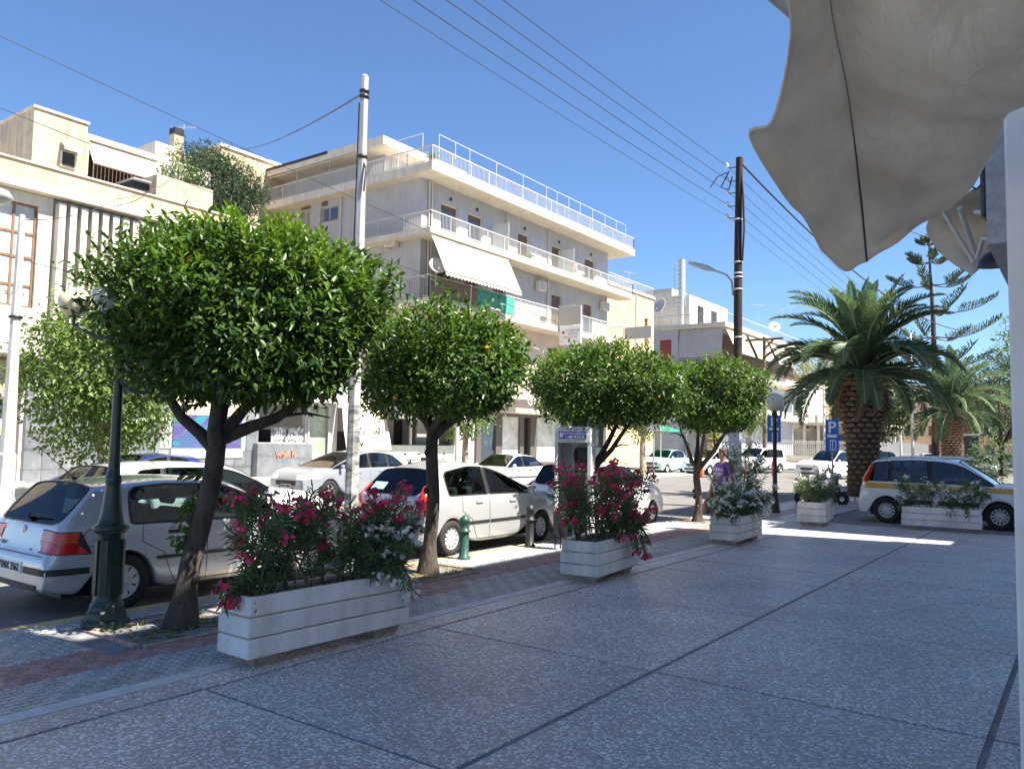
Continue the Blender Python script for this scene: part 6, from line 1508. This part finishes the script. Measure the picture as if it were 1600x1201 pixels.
FL = thing('wall_speaker', 'long black speaker box with looped cable next to the pillar top', 'speaker', (-.34,4.83,3.2), 0, None)
b = MB(); b.bbox(-.10,.06,-.03,.1,-.14,.16,.015); b.build('housing', m_black, FL); b = MB(); b.tube([(-.08,-.03,.1),(-.14,-.02,.16),(-.18,0,.08),(-.12,.0,.02),(-.08,0,.06)],.006,6); b.build('cable', m_black, FL)
FL = thing('hanging_lamp', 'dark round hooded lamp under the far awning', 'lamp', (-.45,5.6,2.98), 0, 'lamps under the awning')
b = MB(); b.lathe([(.09,-.03),(.085,.0),(.055,.04),(.015,.06)],18); b.build('shade', m_black, FL); b = MB(); b.tube([(0,0,.05),(0,0,.3)],.01,6); b.build('rod', m_black, FL)

# ================================================================ street furniture
m_castg = mat('dark green cast iron', (.007,.024,.018), .42, var=.3, scale=12, bump=.12, coat=.15); m_bolg = mat('green bollard paint', (.02,.075,.056), .45, var=.3, scale=9, bump=.1)
m_globe = mat('yellowed globe', (.60,.50,.32), .35, var=.1, scale=3); m_globec = mat('opal globe', (.72,.72,.66), .25); m_galv = mat('galvanised pole', (.42,.43,.44), .55, var=.2, scale=5, bump=.1, stretch=(1,1,.25), streak=.25)
LP_ = thing('street_lamp', 'dark green cast iron lamp post with fluted base and globes in the orange tree', 'street lamp', (-7.76,4.07,0))
b = MB(); b.lathe([(.225,0),(.225,.045),(.205,.06),(.19,.075),(.18,.13),(.165,.15),(.155,.19)],8,smooth=False); b.build('plinth', m_castg, LP_)
b = MB(); b.lathe([(.155,.19),(.135,.23),(.126,.25),(.124,.86),(.134,.88)],16); 
for k in range(8):
    a = 2*PI*k/8; b.obox((.123*math.cos(a),.123*math.sin(a),.55),(.014*math.cos(a),.014*math.sin(a),0),(-.030*math.sin(a),.030*math.cos(a),0),(0,0,.26))
b.build('fluted_base', m_castg, LP_)
b = MB(); b.lathe([(.134,.88),(.155,.90),(.168,.925),(.155,.95),(.12,.97),(.108,1.02),(.09,1.12),(.075,1.28),(.068,1.35),(.076,1.37),(.076,1.42),(.062,1.44),(.056,1.5),(.054,1.55)],20); b.build('collar', m_castg, LP_)
b = MB(); b.lathe([(.054,1.55),(.047,1.9),(.042,2.55),(.05,2.57),(.05,2.62),(.038,2.65),(.025,2.85)],16); b.build('shaft', m_castg, LP_)
def globe(parent, c, r, m_=m_globec):
    g = MB(); g.lathe([(r*.35,-r*1.0),(r*.42,-r*.92),(r*.3,-r*.88)],12,c); g.build('globe_holder', m_castg, parent)
    g = MB(); g.ball(c, r, 20, 14); g.build('globe', m_, parent)
for k, (dx, dy, z, mm) in enumerate(((-.30,-.32,3.12,m_globe),(-.26,.30,2.50,m_globe),(.26,.20,2.47,m_globec),(.30,-.30,3.12,m_globec))):
    a = MB(); a.tube([(0,0,2.35 if z < 3 else 2.8),(dx*.5,dy*.5,(2.25 if z < 3 else 2.78)),(dx,dy,z-.22),(dx,dy,z-.12)],[.022,.02,.018,.02],8); a.build('lamp_arm', m_castg, LP_)
    globe(LP_, (dx,dy,z), .15 if z > 3 else .12, mm)
def bollard(x, y, m_, label, h=.66):
    t = thing('bollard', label, 'bollard', (x,y,0), 0, 'bollards along the kerb')
    b = MB(); b.lathe([(.10,0),(.10,.03),(.075,.05),(.072,h*.62)],16); b.build('base', m_, t)
    b = MB(); b.lathe([(.072,h*.62),(.098,h*.635),(.10,h*.66),(.075,h*.68),(.07,h*.86),(.082,h*.87),(.082,h*.90)],16); b.build('ring', m_, t)
    b = MB(); b.lathe([(.08,h*.90),(.075,h*.95),(.05,h*.99),(.02,h*1.02),(.001,h*1.03)],16); b.build('cap', m_, t)
m_bolk = mat('black bollard paint', (.014,.016,.016), .5, var=.2)
bollard(-7.95,9.75,m_bolg,'green bollard lit by the sun at the rear wheel of the silver supermini',.66)
bollard(-8.02,11.65,m_bolk,'black bollard in front of the front wheel of the silver supermini',.72)
bollard(-8.0,15.3,m_bolk,'black bollard hidden in the red oleander',.72)
bollard(-7.55,18.9,m_bolk,'black bollard left of the person in purple',.72)
LB_ = thing('litter_bin', 'black litter bag frame on thin legs by the planter at the phone booth', 'bin', (-7.45,11.75,0))
b = MB(); b.lathe([(.09,.22),(.12,.3),(.13,.62),(.12,.64)],12); b.build('bag', m_black, LB_); b = MB()
for a in (0,2.1,4.2): b.tube([(.1*math.cos(a),.1*math.sin(a),0),(.1*math.cos(a),.1*math.sin(a),.7)],.012,6)
b.build('leg', m_black, LB_)
# phone booth
m_booth = mat('grey enamel booth', (.60,.61,.60), .5, col2=(.46,.47,.46), scale=4, bump=.05); m_bsgn = mat('blue sign', (.012,.06,.32), .35)
PB = thing('phone_booth', 'grey card phone booth with blue sign and scrawled graffiti', 'phone booth', (-7.66,12.55,0), R(22))
b = MB(); b.bbox(-.33,.33,-.30,.32,1.83,2.12,.015); b.build('head_box', m_booth, PB)
b = MB(); b.box(-.33,-.27,-.28,.30,.45,1.83); b.build('side_panel', m_booth, PB); b = MB(); b.box(.27,.33,-.28,.30,.0,1.83); b.build('side_panel', m_booth, PB)
b = MB(); b.box(-.265,.265,.24,.30,.30,1.83); b.build('back_panel', m_booth, PB); b = MB(); b.box(-.05,.05,.1,.28,0,.5); b.box(-.2,.2,.0,.28,0,.03); b.build('pedestal', m_grey, PB)
b = MB(); b.bbox(-.02,.22,.06,.235,1.28,1.74,.02); po = b.build('telephone', m_black, PB); b = MB(); b.box(.06,.10,.05,.06,1.33,1.37); b.box(.13,.17,.05,.06,1.33,1.37); b.build('card_slot', m_gr_w, po); b = MB(); b.tube([(.0,.03,1.70),(-.01,.0,1.62),(.0,.03,1.5)],.022,8); b.build('handset', m_black, po)
b = MB(); b.box(-.24,-.10,.22,.239,.6,1.8); b.build('notice_panel', m_grey, PB); b = MB(); b.tube([(-.3,-.29,1.6),(-.3,-.31,1.0),(-.30,-.30,.55),(-.26,-.28,.5)],.02,8); b.build('grab_rail', m_booth, PB)
b = MB(); b.box(-.25,.25,-.312,-.301,1.90,2.03); b.build('sign_panel', m_bsgn, PB)
text_part('ΚΑΡΤΟΤΗΛΕΦΩΝΟ', 'sign_lettering', m_gr_w, PB, .062, (.04,-.314,1.988), (PI/2,0,0), sx=.92, bold=.001); text_part('CARDPHONE', 'sign_lettering', m_gr_w, PB, .058, (.04,-.314,1.932), (PI/2,0,0), bold=.001)
b = MB(); b.box(-.235,-.175,-.314,-.312,1.925,2.005); b.build('card_symbol', m_gr_w, PB)
def bscr(x0,x1,z0,z1,y,seed,n,w=.012):
    rr_ = random.Random(seed); q = MB(); cw = (x1-x0)/n
    for i in range(n):
        c = x0+cw*(i+.5); pts = [(c+rr_.uniform(-.45,.45)*cw, z0+(z1-z0)*rr_.random()) for _ in range(4)]
        for (xa,za),(xb,zb) in zip(pts[:-1],pts[1:]):
            d = Vector((xb-xa,0,zb-za)); 
            if d.length < .01: continue
            d.normalize(); s = Vector((-d.z,0,d.x))*w*.5; A, B = Vector((xa,y,za)), Vector((xb,y,zb)); q.quad(A-s,B-s,B+s,A+s)
    q.build('graffiti', m_gr_k, PB)
bscr(-.25,.12,1.845,1.885,-.3025,3,8,.008); bscr(-.2,.25,2.06,2.11,-.3025,5,9,.012)
for txt, z in (('WRAPS',1.18),('ΠΑΟ',1.03),('13',.9)): text_part(txt,'graffiti',m_gr_k,PB,.13,(.1,.236,z),(PI/2,.05,0),bold=.001)
# poles
def pole8(name, label, x, y, z1, r0, r1, m_, n=8, z0=-.02, lean=(0,0), cat='pole'):
    t = thing(name, label, cat, (x,y,0)); b = MB(); b.lathe([(r0,z0),(r1,z1),(r1*.6,z1+.02)], n, smooth=n > 8); o = b.build('shaft', m_, t); return t
m_post = mat('poster scraps', (.10,.105,.11), .7, col2=(.52,.52,.50), scale=5, stretch=(1,1,2.2), detail=8)
CP = pole8('service_pole', 'grey octagonal pole with torn posters rising behind the nearest pink oleander', -7.55, 7.0, 6.55, .085, .05, m_galv)
b = MB(); b.lathe([(.0895,.4),(.078,2.25)], 8, smooth=False, cap=False); b.build('poster_wrap', m_post, CP)
b = MB()
for z in (6.25,6.32,5.45): b.lathe([(.055,z),(.066,z+.01),(.066,z+.04),(.055,z+.05)],12)
b.tube([(0,0,5.45),(.1,-.02,5.3),(.09,-.04,5.0)],.012,6); b.build('clamp', m_black, CP)
b = MB(); b.tube([(-.085,-.03,2.3),(-.072,-.03,4.5),(-.058,-.03,6.2)],.008,6); b.build('cable', m_black, CP)
LPo = pole8('service_pole', 'tall pale octagonal steel pole by the far kerb at the left edge', -21.1, 8.45, 7.15, .20, .075, m_galv)
b = MB(); b.lathe([(.26,0),(.26,.03),(.22,.05),(.21,1.3),(.175,1.36)],8,smooth=False)
for k in range(4): a = k*PI/2+.4; b.add([(.2*math.cos(a)-.02*math.sin(a),.2*math.sin(a)+.02*math.cos(a),.03),(.2*math.cos(a)+.02*math.sin(a),.2*math.sin(a)-.02*math.cos(a),.03),(.40*math.cos(a),.40*math.sin(a),.03),(.2*math.cos(a),.2*math.sin(a),.5)],[(0,1,2),(0,3,1),(1,3,2),(2,3,0)])
b.build('base', m_galv, LPo); b = MB(); b.lathe([(.13,4.6),(.16,4.61),(.16,4.66),(.13,4.67)],12); b.build('clamp', m_black, LPo)
HL = thing('street_light', 'round flat street light head hanging at the upper left edge', 'street light', (-20.7,7.6,7.35))
b = MB(); b.lathe([(.42,-.06),(.46,.0),(.36,.14),(.1,.2)],20); b.build('hood', m_galv, HL); b = MB(); b.lathe([(.41,-.055),(.3,-.14),(.001,-.17)],20); b.build('lens', mat('dusty lens', (.28,.30,.27), .3), HL); b = MB(); b.tube([(0,0,.18),(-.4,-1.2,.25),(-.6,-2.4,-.2),(-.6,-2.4,-7.3)],.05,8); b.build('arm', m_galv, HL)
# wooden utility pole
m_wpole = mat('creosoted wood', (.028,.017,.013), .85, var=.4, scale=14, bump=.5, stretch=(1,1,.1))
UP = thing('utility_pole', 'dark wooden utility pole carrying the overhead wires', 'utility pole', (-8.79,23.9,-.06))
b = MB(); b.tube([(0,0,-.05),(-.02,0,2),(.03,0,5),(.05,0,8),(.10,0,10.9)],[.165,.15,.135,.122,.11],12); b.build('shaft', m_wpole, UP)
b = MB(); b.box(-.19,.19,-.2,.2,0,3.3) if 0 else b.obox((-.02,-.12,1.7),(.17,0,0),(0,.10,0),(0,0,1.75)); b.build('steel_splint', m_grey, UP)
b = MB()
for z in (7.55,7.2,7.08,6.7,5.2,2.55,8.9): b.lathe([(.135,z),(.146,z+.005),(.146,z+.045),(.135,z+.05)],14,(.04,0,0))
b.build('steel_band', m_steel, UP)
m_ins = mat('white porcelain', (.72,.72,.74), .2, coat=.5)
for i, z in enumerate((10.62,10.18,9.80,9.38,9.0)):
    ar = MB(); ar.tube([(.02,0,z),(-.20,-.02,z),(-.28,-.02,z+.05)],.016,6); ao = ar.build('insulator_arm', m_black, UP); c = MB(); c.lathe([(.03,0),(.055,.03),(.05,.06),(.06,.09),(.04,.14),(.015,.17)],12,(-.30,-.02,z+.02)); c.build('insulator', m_ins, ao)
b = MB(); b.tube([(.16,-.03,10.5),(.24,-.06,9.6),(.26,-.05,8.6),(.2,-.05,7.6)],.03,8); b.tube([(-.3,0,10.5),(-.55,-.2,10.35),(-.75,-.3,10.0)],.018,6); b.tube([(-.2,-.1,10.5),(-.45,-.15,10.0),(-.2,-.12,9.9),(-.1,-.1,10.3)],.02,6); b.build('cable_loop', m_black, UP)
la = MB(); la.tube([(-.12,0,6.55),(-.16,0,7.0),(-.32,-.03,7.22),(-.75,-.08,7.42)],.035,8); lo = la.build('lamp_arm', m_grey, UP); h = MB(); h.tube([(-.70,-.075,7.40),(-.95,-.1,7.50),(-1.5,-.17,7.72)],[.04,.10,.06],10); h.build('lamp_head', m_grey, lo)
# overhead wires
def wire(label, pts, r=.012, sag=0):
    b = MB(); P = []
    for (a, c) in zip(pts[:-1], pts[1:]):
        a, c = Vector(a), Vector(c); n = 24
        for i in range(n): u = i/n; P.append(a.lerp(c,u)-Vector((0,0,sag*4*u*(1-u))))
    P.append(Vector(pts[-1])); b.tube(P, r, 5, cap=False); o = b.build('overhead_wire', m_black); return tag(o, label, 'wire', 'overhead wires')
for i, (z, lab) in enumerate(((10.66,'topmost overhead wire running to the wooden pole'),(10.22,'second overhead wire from the top at the wooden pole'),(9.84,'middle overhead wire at the wooden pole'),(9.42,'fourth overhead wire down at the wooden pole'),(9.04,'lowest and thinnest overhead wire at the wooden pole'))):
    x = -9.1; wire(lab, [(x+.05*i,-12,z+.25),(x,23.85,z),(x-.6,64,z-.6)], .0085 if i < 4 else .006, .32)
wire('thick black cable from the wooden pole towards the shop front', [(-8.6,23.9,10.6),(-6.4,62,9.9)], .03, 1.3)
wire('cable from the octagonal pole to the roof of the cream block', [(-7.62,7.0,6.32),(-27.0,18.2,13.1)], .011, .25)
wire('thin cable from the pale steel pole up to the office roof', [(-21.1,8.5,7.05),(-26.9,13.7,9.9),(-27.2,16.2,11.6)], .012, .2)
for i, (z0, z1, lab) in enumerate(((12.2,9.9,'thin wire across the roof block at the upper left'),(10.4,8.0,'thin wire crossing the parapet of the office building'),(6.6,5.0,'wire crossing the wooden window of the office building'))):
    wire(lab, [(-22,4,z0),(-22,34,z1)], .010, .2)
wire('black cable crossing low in front of the norfolk pine', [(-6.5,30,10.2),(3,34,6.5)], .02, .2)
# far street lamps and poles
SL = pole8('street_lamp', 'thin white street lamp pole in front of the cafe', -21.0, 25.15, 7.0, .085, .06, m_steel, 10, cat='street lamp')
b = MB(); b.tube([(0,0,7.0),(-.3,-.8,7.25),(-.5,-1.6,7.3)],.03,6); b.tube([(0,0,7.0),(.1,.9,7.2),(.2,1.8,7.5)],.03,6); b.build('arm', m_steel, SL); b = MB(); b.bbox(-.65,-.45,-2.1,-1.5,7.25,7.36,.03); b.bbox(.1,.32,1.7,2.4,7.45,7.56,.03); b.build('lamp_head', m_galv, SL)
def globe_lamp(x, y, h, r, label):
    t = thing('street_lamp', label, 'street lamp', (x,y,-.03), 0, 'globe lamps in the square'); b = MB(); b.lathe([(.16,0),(.13,.1),(.09,.5),(.065,.6),(.055,h-.45),(.08,h-.42),(.08,h-.3),(.05,h-.26)],12); b.build('shaft', m_black, t)
    globe(t, (0,0,h), r, mat('grey opal globe', (.50,.49,.44), .3))
globe_lamp(-7.16,22.4,3.1,.26,'globe lamp on a dark post between the white planters and the palm')
globe_lamp(-20.6,80,4.2,.35,'globe lamp far off below the weeping trees')
def p_sign(x, y, z0, z1, w, label, base=0):
    t = thing('parking_sign', label, 'sign', (x,y,-.03), R(8), 'blue parking signs'); b = MB(); b.tube([(0,.03,0),(0,.03,z1)],.03,8); b.build('post', m_galv, t)
    b = MB(); b.bbox(-w/2,w/2,-.02,.0,z0,z1,.006); b.build('sign_panel', mat('parking blue', (.015,.13,.45), .4), t)
    text_part('P','lettering',m_gr_w,t,(z1-z0)*.5,(0,-.023,z0+(z1-z0)*.74),(PI/2,0,0),bold=.008)
    b = MB(); b.box(-w*.36,w*.36,-.024,-.021,z0+(z1-z0)*.44,z0+(z1-z0)*.53); b.build('panel_bar', m_gr_w, t)
    b = MB(); q = (z1-z0)*.36; b.box(-w*.16,w*.30,-.024,-.021,z0+.04,z0+q); o = b.build('panel_notice', m_gr_w, t); b = MB(); b.box(-w*.10,w*.0,-.026,-.0245,z0+.07,z0+q-.03); b.box(w*.06,w*.24,-.026,-.0245,z0+.07,z0+q-.03); b.build('notice_print', MATS['parking blue'], o)
p_sign(-6.70,26.7,1.72,2.75,.40,'blue parking sign standing between the white pickup and the thick palm'); p_sign(-8.2,25.6,2.0,2.85,.42,'blue parking sign half hidden behind the globe lamp post')
TB = thing('traffic_sign', 'grey back of a road sign on a thin post behind the red oleander', 'sign', (-19.4,40,0)); b = MB(); b.tube([(0,0,0),(0,0,3.05)],.04,8); b.build('post', m_galv, TB); b = MB(); b.bbox(-.40,.40,-.02,.02,2.55,3.0,.006); b.build('panel', mat('sign back', (.55,.56,.57), .5), TB)
CN = thing('traffic_cone', 'orange traffic cone by the pale blue people carrier', 'cone', (-18.6,44.8,-.06)); b = MB(); b.lathe([(.13,.03),(.03,1.0),(.02,1.02)],14); b.build('cone', mat('orange plastic', (.75,.13,.03), .5), CN); b = MB(); b.bbox(-.22,.22,-.22,.22,0,.035,.01); b.build('foot', m_black, CN)
TP = thing('telephone_pole', 'brown telephone pole with a crossbar beyond the palm fronds', 'utility pole', (-20.6,62,0)); b = MB(); b.tube([(0,0,0),(0,0,10.4)],[.17,.13],10); m_tp = mat('weathered wood', (.17,.11,.07), .9, var=.3, scale=10, stretch=(1,1,.1)); b.build('shaft', m_tp, TP); b = MB(); b.box(-1.5,1.5,-.08,.0,10.1,10.28); b.obox((.35,-.04,9.75),(.4,0,.4),(.0,.05,0),(.05,0,-.05)); b.build('crossbar', m_tp, TP)
for i, (x, y, h, lab) in enumerate(((-15.6,60,6.5,'thin white mast behind the pickup, left one'),(-13.2,75,8,'thin grey mast right of the weeping trees'),(-9.5,58,9.5,'thin grey mast right of the thick palm'))):
    t = pole8('lamp_mast', lab, x, y, h, .10, .07, m_steel, 10)
for i in range(7):
    t = thing('bollard', ('red and white post by the far road, number counted from the left' if 0 else ['red post left of the wooden pole foot','red post just right of the wooden pole foot','red post below the telephone pole','red post left of the pickup','red post nearest the pickup','red post in the square left of the parking sign','red post at the edge of the far road'][i]), 'bollard', (-17.5+i*1.0,49+i*2.1,-.06), 0, 'red posts in the square'); b = MB(); b.lathe([(.05,0),(.05,.9),(.03,.95)],8); b.build('shaft', mat('red post paint', (.45,.03,.03), .5), t)
# advertising column and bags
KB = thing('advertising_board', 'dark upright advertising board beside the second palm', 'sign', (-6.05,57.5,-.06)); b = MB(); b.bbox(-.40,.40,-.12,.12,1.0,2.75,.02); b.build('panel', m_black, KB); b = MB(); b.bbox(-.45,.45,-.14,.14,2.77,2.9,.01); b.build('cap', m_grey, KB); b = MB(); b.box(-.15,.15,-.1,.1,0,1.0); b.build('foot', m_grey, KB)

# ================================================================ far side of the square
def block(label, x0, x1, y0, y1, h, m_, win=(1.2,1.5), name='building', face=('s','e'), bal=True):
    t = thing(name, label, 'building', ((x0+x1)/2,y0,0), 0, 'buildings beyond the square'); b = MB(); b.box(x0,x1,y0,y1,0,h); b.build('wall', m_, t)
    fl = int((h-1)/3.1)
    for f in range(fl):
        z = 1.0+f*3.1
        if 's' in face:
            n = max(1,int((x1-x0)/3.0))
            for i in range(n): xx = x0+(i+.5)*(x1-x0)/n; q = MB(); q.box(xx-.6,xx+.6,y0-.05,y0-.01,z,z+1.6); q.build('window', m_bshut if (i+f)%3 else m_glass, t)
        if 'e' in face:
            n = max(1,int((y1-y0)/3.4))
            for i in range(n): yy = y0+(i+.5)*(y1-y0)/n; q = MB(); q.box(x1+.01,x1+.05,yy-.6,yy+.6,z,z+1.7); q.build('window', m_bshut if (i+f)%3 else m_glass, t)
        if bal and f: 
            q = MB(); q.box(x0-.0,x1+1.0,y0-1.0,y0-.06,z-.35,z-.18) if 's' in face else q.box(x1+.06,x1+1.0,y0,y1,z-.35,z-.18); q.build('balcony_slab', m_slab, t)
    MB().box(x0-.2,x1+.2,y0-.2,y1+.2,h+.003,h+.25).build('roof_edge', m_slab, t); adopt(t); return t
block('white block with brown shutters beyond the second apartment block', -42,-28,98,118,9.5,m_plw); block('cream block further along the left side of the street', -42,-28,122,150,12,m_plc)
block('pinkish block far off behind the second palm', -27,-16,150,170,12.4,m_plp); block('cream block with balconies far off beside the conifer', -14.5,-6,140,165,11.5,m_plc); block('low white block far off at the right edge', -10.5,-2,190,215,13,m_plw)
block('grey block closing the street far off between the trees', -44,-29,172,200,12,m_plw)
FH = thing('house', 'low white pavilion with a flat canopy behind the picket fence', 'house', (-30,92,0))
b = MB(); b.box(-38,-25.5,97.3,97.9,0,4.6) if 0 else b.box(-27.9,-22.5,104,112,0,4.4); b.build('wall', m_plw, FH); b = MB(); b.box(-28,-19.5,96,113,4.4,4.75); b.build('canopy', m_slab, FH)
for i in range(7): MB().box(-20.2,-19.9,96.5+i*2.6,96.8+i*2.6,0,4.4).build('column', m_plw, FH)
for i in range(5): MB().box(-27.5+i*1.6,-27.2+i*1.6,96.4,96.7,0,4.4).build('column', m_plw, FH)
for i in range(3): MB().box(-27.2+i*1.7,-26.2+i*1.7,103.95,103.99,.8,3.4).build('window', m_glass, FH)
adopt(FH)
FE = thing('fence', 'white picket fence on a low wall along the far side of the square', 'fence', (-20.5,86,0))
b = MB(); b.box(-27,-18.2,86,86.25,0,.9); b.box(-18.2,-17.95,86.25,125,0,.9); b.build('base_wall', m_plw, FE)
for i in range(44): q = MB(); q.box(-27+i*.2,-26.92+i*.2,86.05,86.15,.9,2.5); q.build('picket', m_steel, FE)
for i in range(60): q = MB(); q.box(-18.12,-18.02,86.3+i*.6,86.42+i*.6,.9,2.5); q.build('picket', m_steel, FE)
b = MB(); b.box(-27,-18.0,86.16,86.2,2.2,2.3); b.build('rail', m_steel, FE); adopt(FE)
GC = thing('market_canopy', 'green canvas canopy in the square behind the third orange tree', 'canopy', (-23,50,0)); b = MB(); b.grid([[(-24.5,47,3.3),(-24.5,51,3.3)],[(-22.3,47,2.7),(-22.3,51,2.7)]],smooth=False); b.build('canvas', mat('bright green canvas', (.02,.32,.20), .8), GC); b = MB()
for y in (47,51): b.tube([(-22.3,y,0),(-22.3,y,2.7)],.03,6)
b.build('post', m_steel, GC); adopt(GC)
for i,(x,y,lab) in enumerate(((-9.7,69,'low blue parasol just showing over the roof of the striped car'),)):
    t = thing('parasol', lab, 'parasol', (x+1.5,y-24,0)); b = MB(); b.lathe([(.75,.95),(.4,1.2),(.02,1.32)],10,smooth=False); b.build('canopy', mat('bright blue canvas', (.02,.22,.62), .7), t); b = MB(); b.tube([(0,0,0),(0,0,1.3)],.03,6); b.build('pole', m_steel, t)

# ================================================================ the person in purple
m_skin = mat('skin', (.52,.29,.20), .55, var=.06, scale=20); m_purple = mat('purple shirt', (.24,.11,.38), .9, var=.12, scale=12, bump=.1); m_hair = mat('reddish hair', (.20,.095,.05), .7, var=.4, scale=60, stretch=(1,1,.3)); m_jean = mat('dark trousers', (.05,.05,.075), .9, var=.1)
PE = thing('person', 'person in a purple shirt with white lettering walking behind the white oleander', 'person', (-6.42,16.62,0), R(-24))
# local: +Y is the way the person faces away from; the person faces -Y (towards the camera)
def skin(name, V, E, rad, m_, lv=2, root_i=0, parent=PE):
    me = bpy.data.meshes.new(name); me.from_pydata(V, E, []); me.materials.append(m_); o = link(me, name)
    sm = o.modifiers.new('k','SKIN'); sm.use_smooth_shade = True
    for i, r in enumerate(rad): 
        d = me.skin_vertices[0].data[i]; d.radius = r if hasattr(r,'__len__') else (r,r); d.use_root = (i == root_i)
    ss = o.modifiers.new('s','SUBSURF'); ss.levels = ss.render_levels = lv
    em = bpy.data.meshes.new_from_object(o.evaluated_get(bpy.context.evaluated_depsgraph_get())); bpy.data.objects.remove(o)
    em.materials.clear(); em.materials.append(m_); em.polygons.foreach_set('use_smooth',[True]*len(em.polygons)); return link(em, name, parent)
V = [(0,0,.93),(0,.01,1.12),(0,0,1.32),(0,-.005,1.42),(0,-.01,1.50),(0,-.02,1.57),(0,-.025,1.66),(0,-.02,1.735)]; E = [(i,i+1) for i in range(7)]; rd_ = [(.15,.11),(.135,.10),(.15,.10),(.11,.075),(.052,.055),(.068,.085),(.078,.10),(.055,.07)]
def limb(pts, rs, at):
    p = at
    for q, r in zip(pts, rs): V.append(q); rd_.append((r,r)); E.append((p,len(V)-1)); p = len(V)-1
    return p
hands = []
for s in (-1,1):
    h = limb([(s*.17,0,1.395),(s*.235,.0,1.25),(s*.265,.01,1.09),(s*.275,-.06,.95),(s*.275,-.12,.835),(s*.270,-.145,.775)],[.058,.048,.040,.036,.027,.034],3)
    base = V[h]
    for k, (dx, L1) in enumerate(((-.025,.058),(-.008,.068),(.010,.064),(.026,.052))):
        limb([(base[0]+s*.004,base[1]-.012+dx*.9,base[2]-.035),(base[0]-s*.004,base[1]-.012+dx,base[2]-.035-L1*.6),(base[0]-s*.018,base[1]-.008+dx,base[2]-.035-L1)],[.0115,.0095,.0085],h)
    limb([(base[0]-s*.022,base[1]-.03,base[2]-.005),(base[0]-s*.030,base[1]-.045,base[2]-.045)],[.0115,.0095],h)
for s in (-1,1): limb([(s*.095,0,.84),(s*.10,-.05*s,.50),(s*.10,.03*s,.12),(s*.10,.02*s,.05),(s*.11,-.12+.02*s,.035)],[.085,.062,.045,.04,.035],0)
skin('body', V, E, rd_, m_skin)
# shirt and trousers as shells over the body
Vs = [(0,0,.86),(0,.01,1.12),(0,0,1.32),(0,-.004,1.425),(.19,0,1.395),(.25,.0,1.22),(-.19,0,1.395),(-.25,0,1.22)]; skin('shirt', Vs, [(0,1),(1,2),(2,3),(3,4),(4,5),(3,6),(6,7)], [(.185,.145),(.165,.13),(.175,.125),(.115,.085),(.075,.075),(.068,.068),(.075,.075),(.068,.068)], m_purple)
Vt = [(0,0,.90),(.095,0,.80),(.10,-.05,.50),(.10,.03,.13),(-.095,0,.80),(-.10,.05,.50),(-.10,-.03,.13)]; skin('trousers', Vt, [(0,1),(1,2),(2,3),(0,4),(4,5),(5,6)], [(.165,.125),(.10,.10),(.078,.078),(.065,.065),(.10,.10),(.078,.078),(.065,.065)], m_jean)
for s in (-1,1): b = MB(); b.bbox(s*.11-.05,s*.11+.05,-.20+.02*s,.07+.02*s,0,.085,.025); b.build('shoe', m_gr_w, PE)
hb_ = MB(); hb_.ball((0,-.005,1.69),.105,16,12,1.02); hv = hb_.v
hb_.v = [(x*.94 if z > 1.66 else x*1.02, y if y > -.06 else -.06+(y+.06)*(.15 if z < 1.70 else 1.0), z if z > 1.62 else 1.62+(z-1.62)*.4) for x,y,z in hv]
hb_.build('hair', m_hair, PE)
fc = MB(); fc.add([(-.012,-.108,1.655),(.012,-.108,1.655),(0,-.135,1.632),(0,-.112,1.622),(0,-.105,1.68)],[(0,2,1),(0,4,2),(4,1,2),(0,3,2),(3,1,2)]); fc.build('nose', m_skin, PE)
for s in (-1,1): e_ = MB(); e_.ball((s*.030,-.100,1.672),.011,8,6); e_.build('eye', m_gr_k, PE); e_ = MB(); e_.ball((s*.080,-.02,1.655),.022,8,6,1.3); e_.build('ear', m_skin, PE)
e_ = MB(); e_.box(-.022,.022,-.112,-.100,1.598,1.606); e_.build('mouth', mat('lips', (.30,.09,.08), .6), PE)
text_part('PLURAL', 'shirt_lettering', m_gr_w, PE, .085, (0,-.142,1.31), (PI/2,0,0), bold=.002); text_part('SPORT', 'shirt_lettering', m_gr_w, PE, .085, (0,-.142,1.22), (PI/2,0,0), bold=.002)
bg_ = MB(); bg_.tube([(-.31,-.10,.72),(-.33,-.14,.55),(-.33,-.14,.35)],[.05,.10,.08],8); bg_.tube([(-.29,-.13,.75),(-.31,-.11,.72)],.012,6); tag(bg_.build('shopping_bag', mat('brown bag', (.20,.10,.07), .7), None, (-6.42,16.62,0), R(-24)), 'brown bag hanging from the hand of the person in purple', 'bag')
for o in bpy.data.objects:       # a camera and a lamp carry no label; structures keep their names
    if o.type == 'MESH' and o.data and not o.data.materials: o.data.materials.append(m_concr)
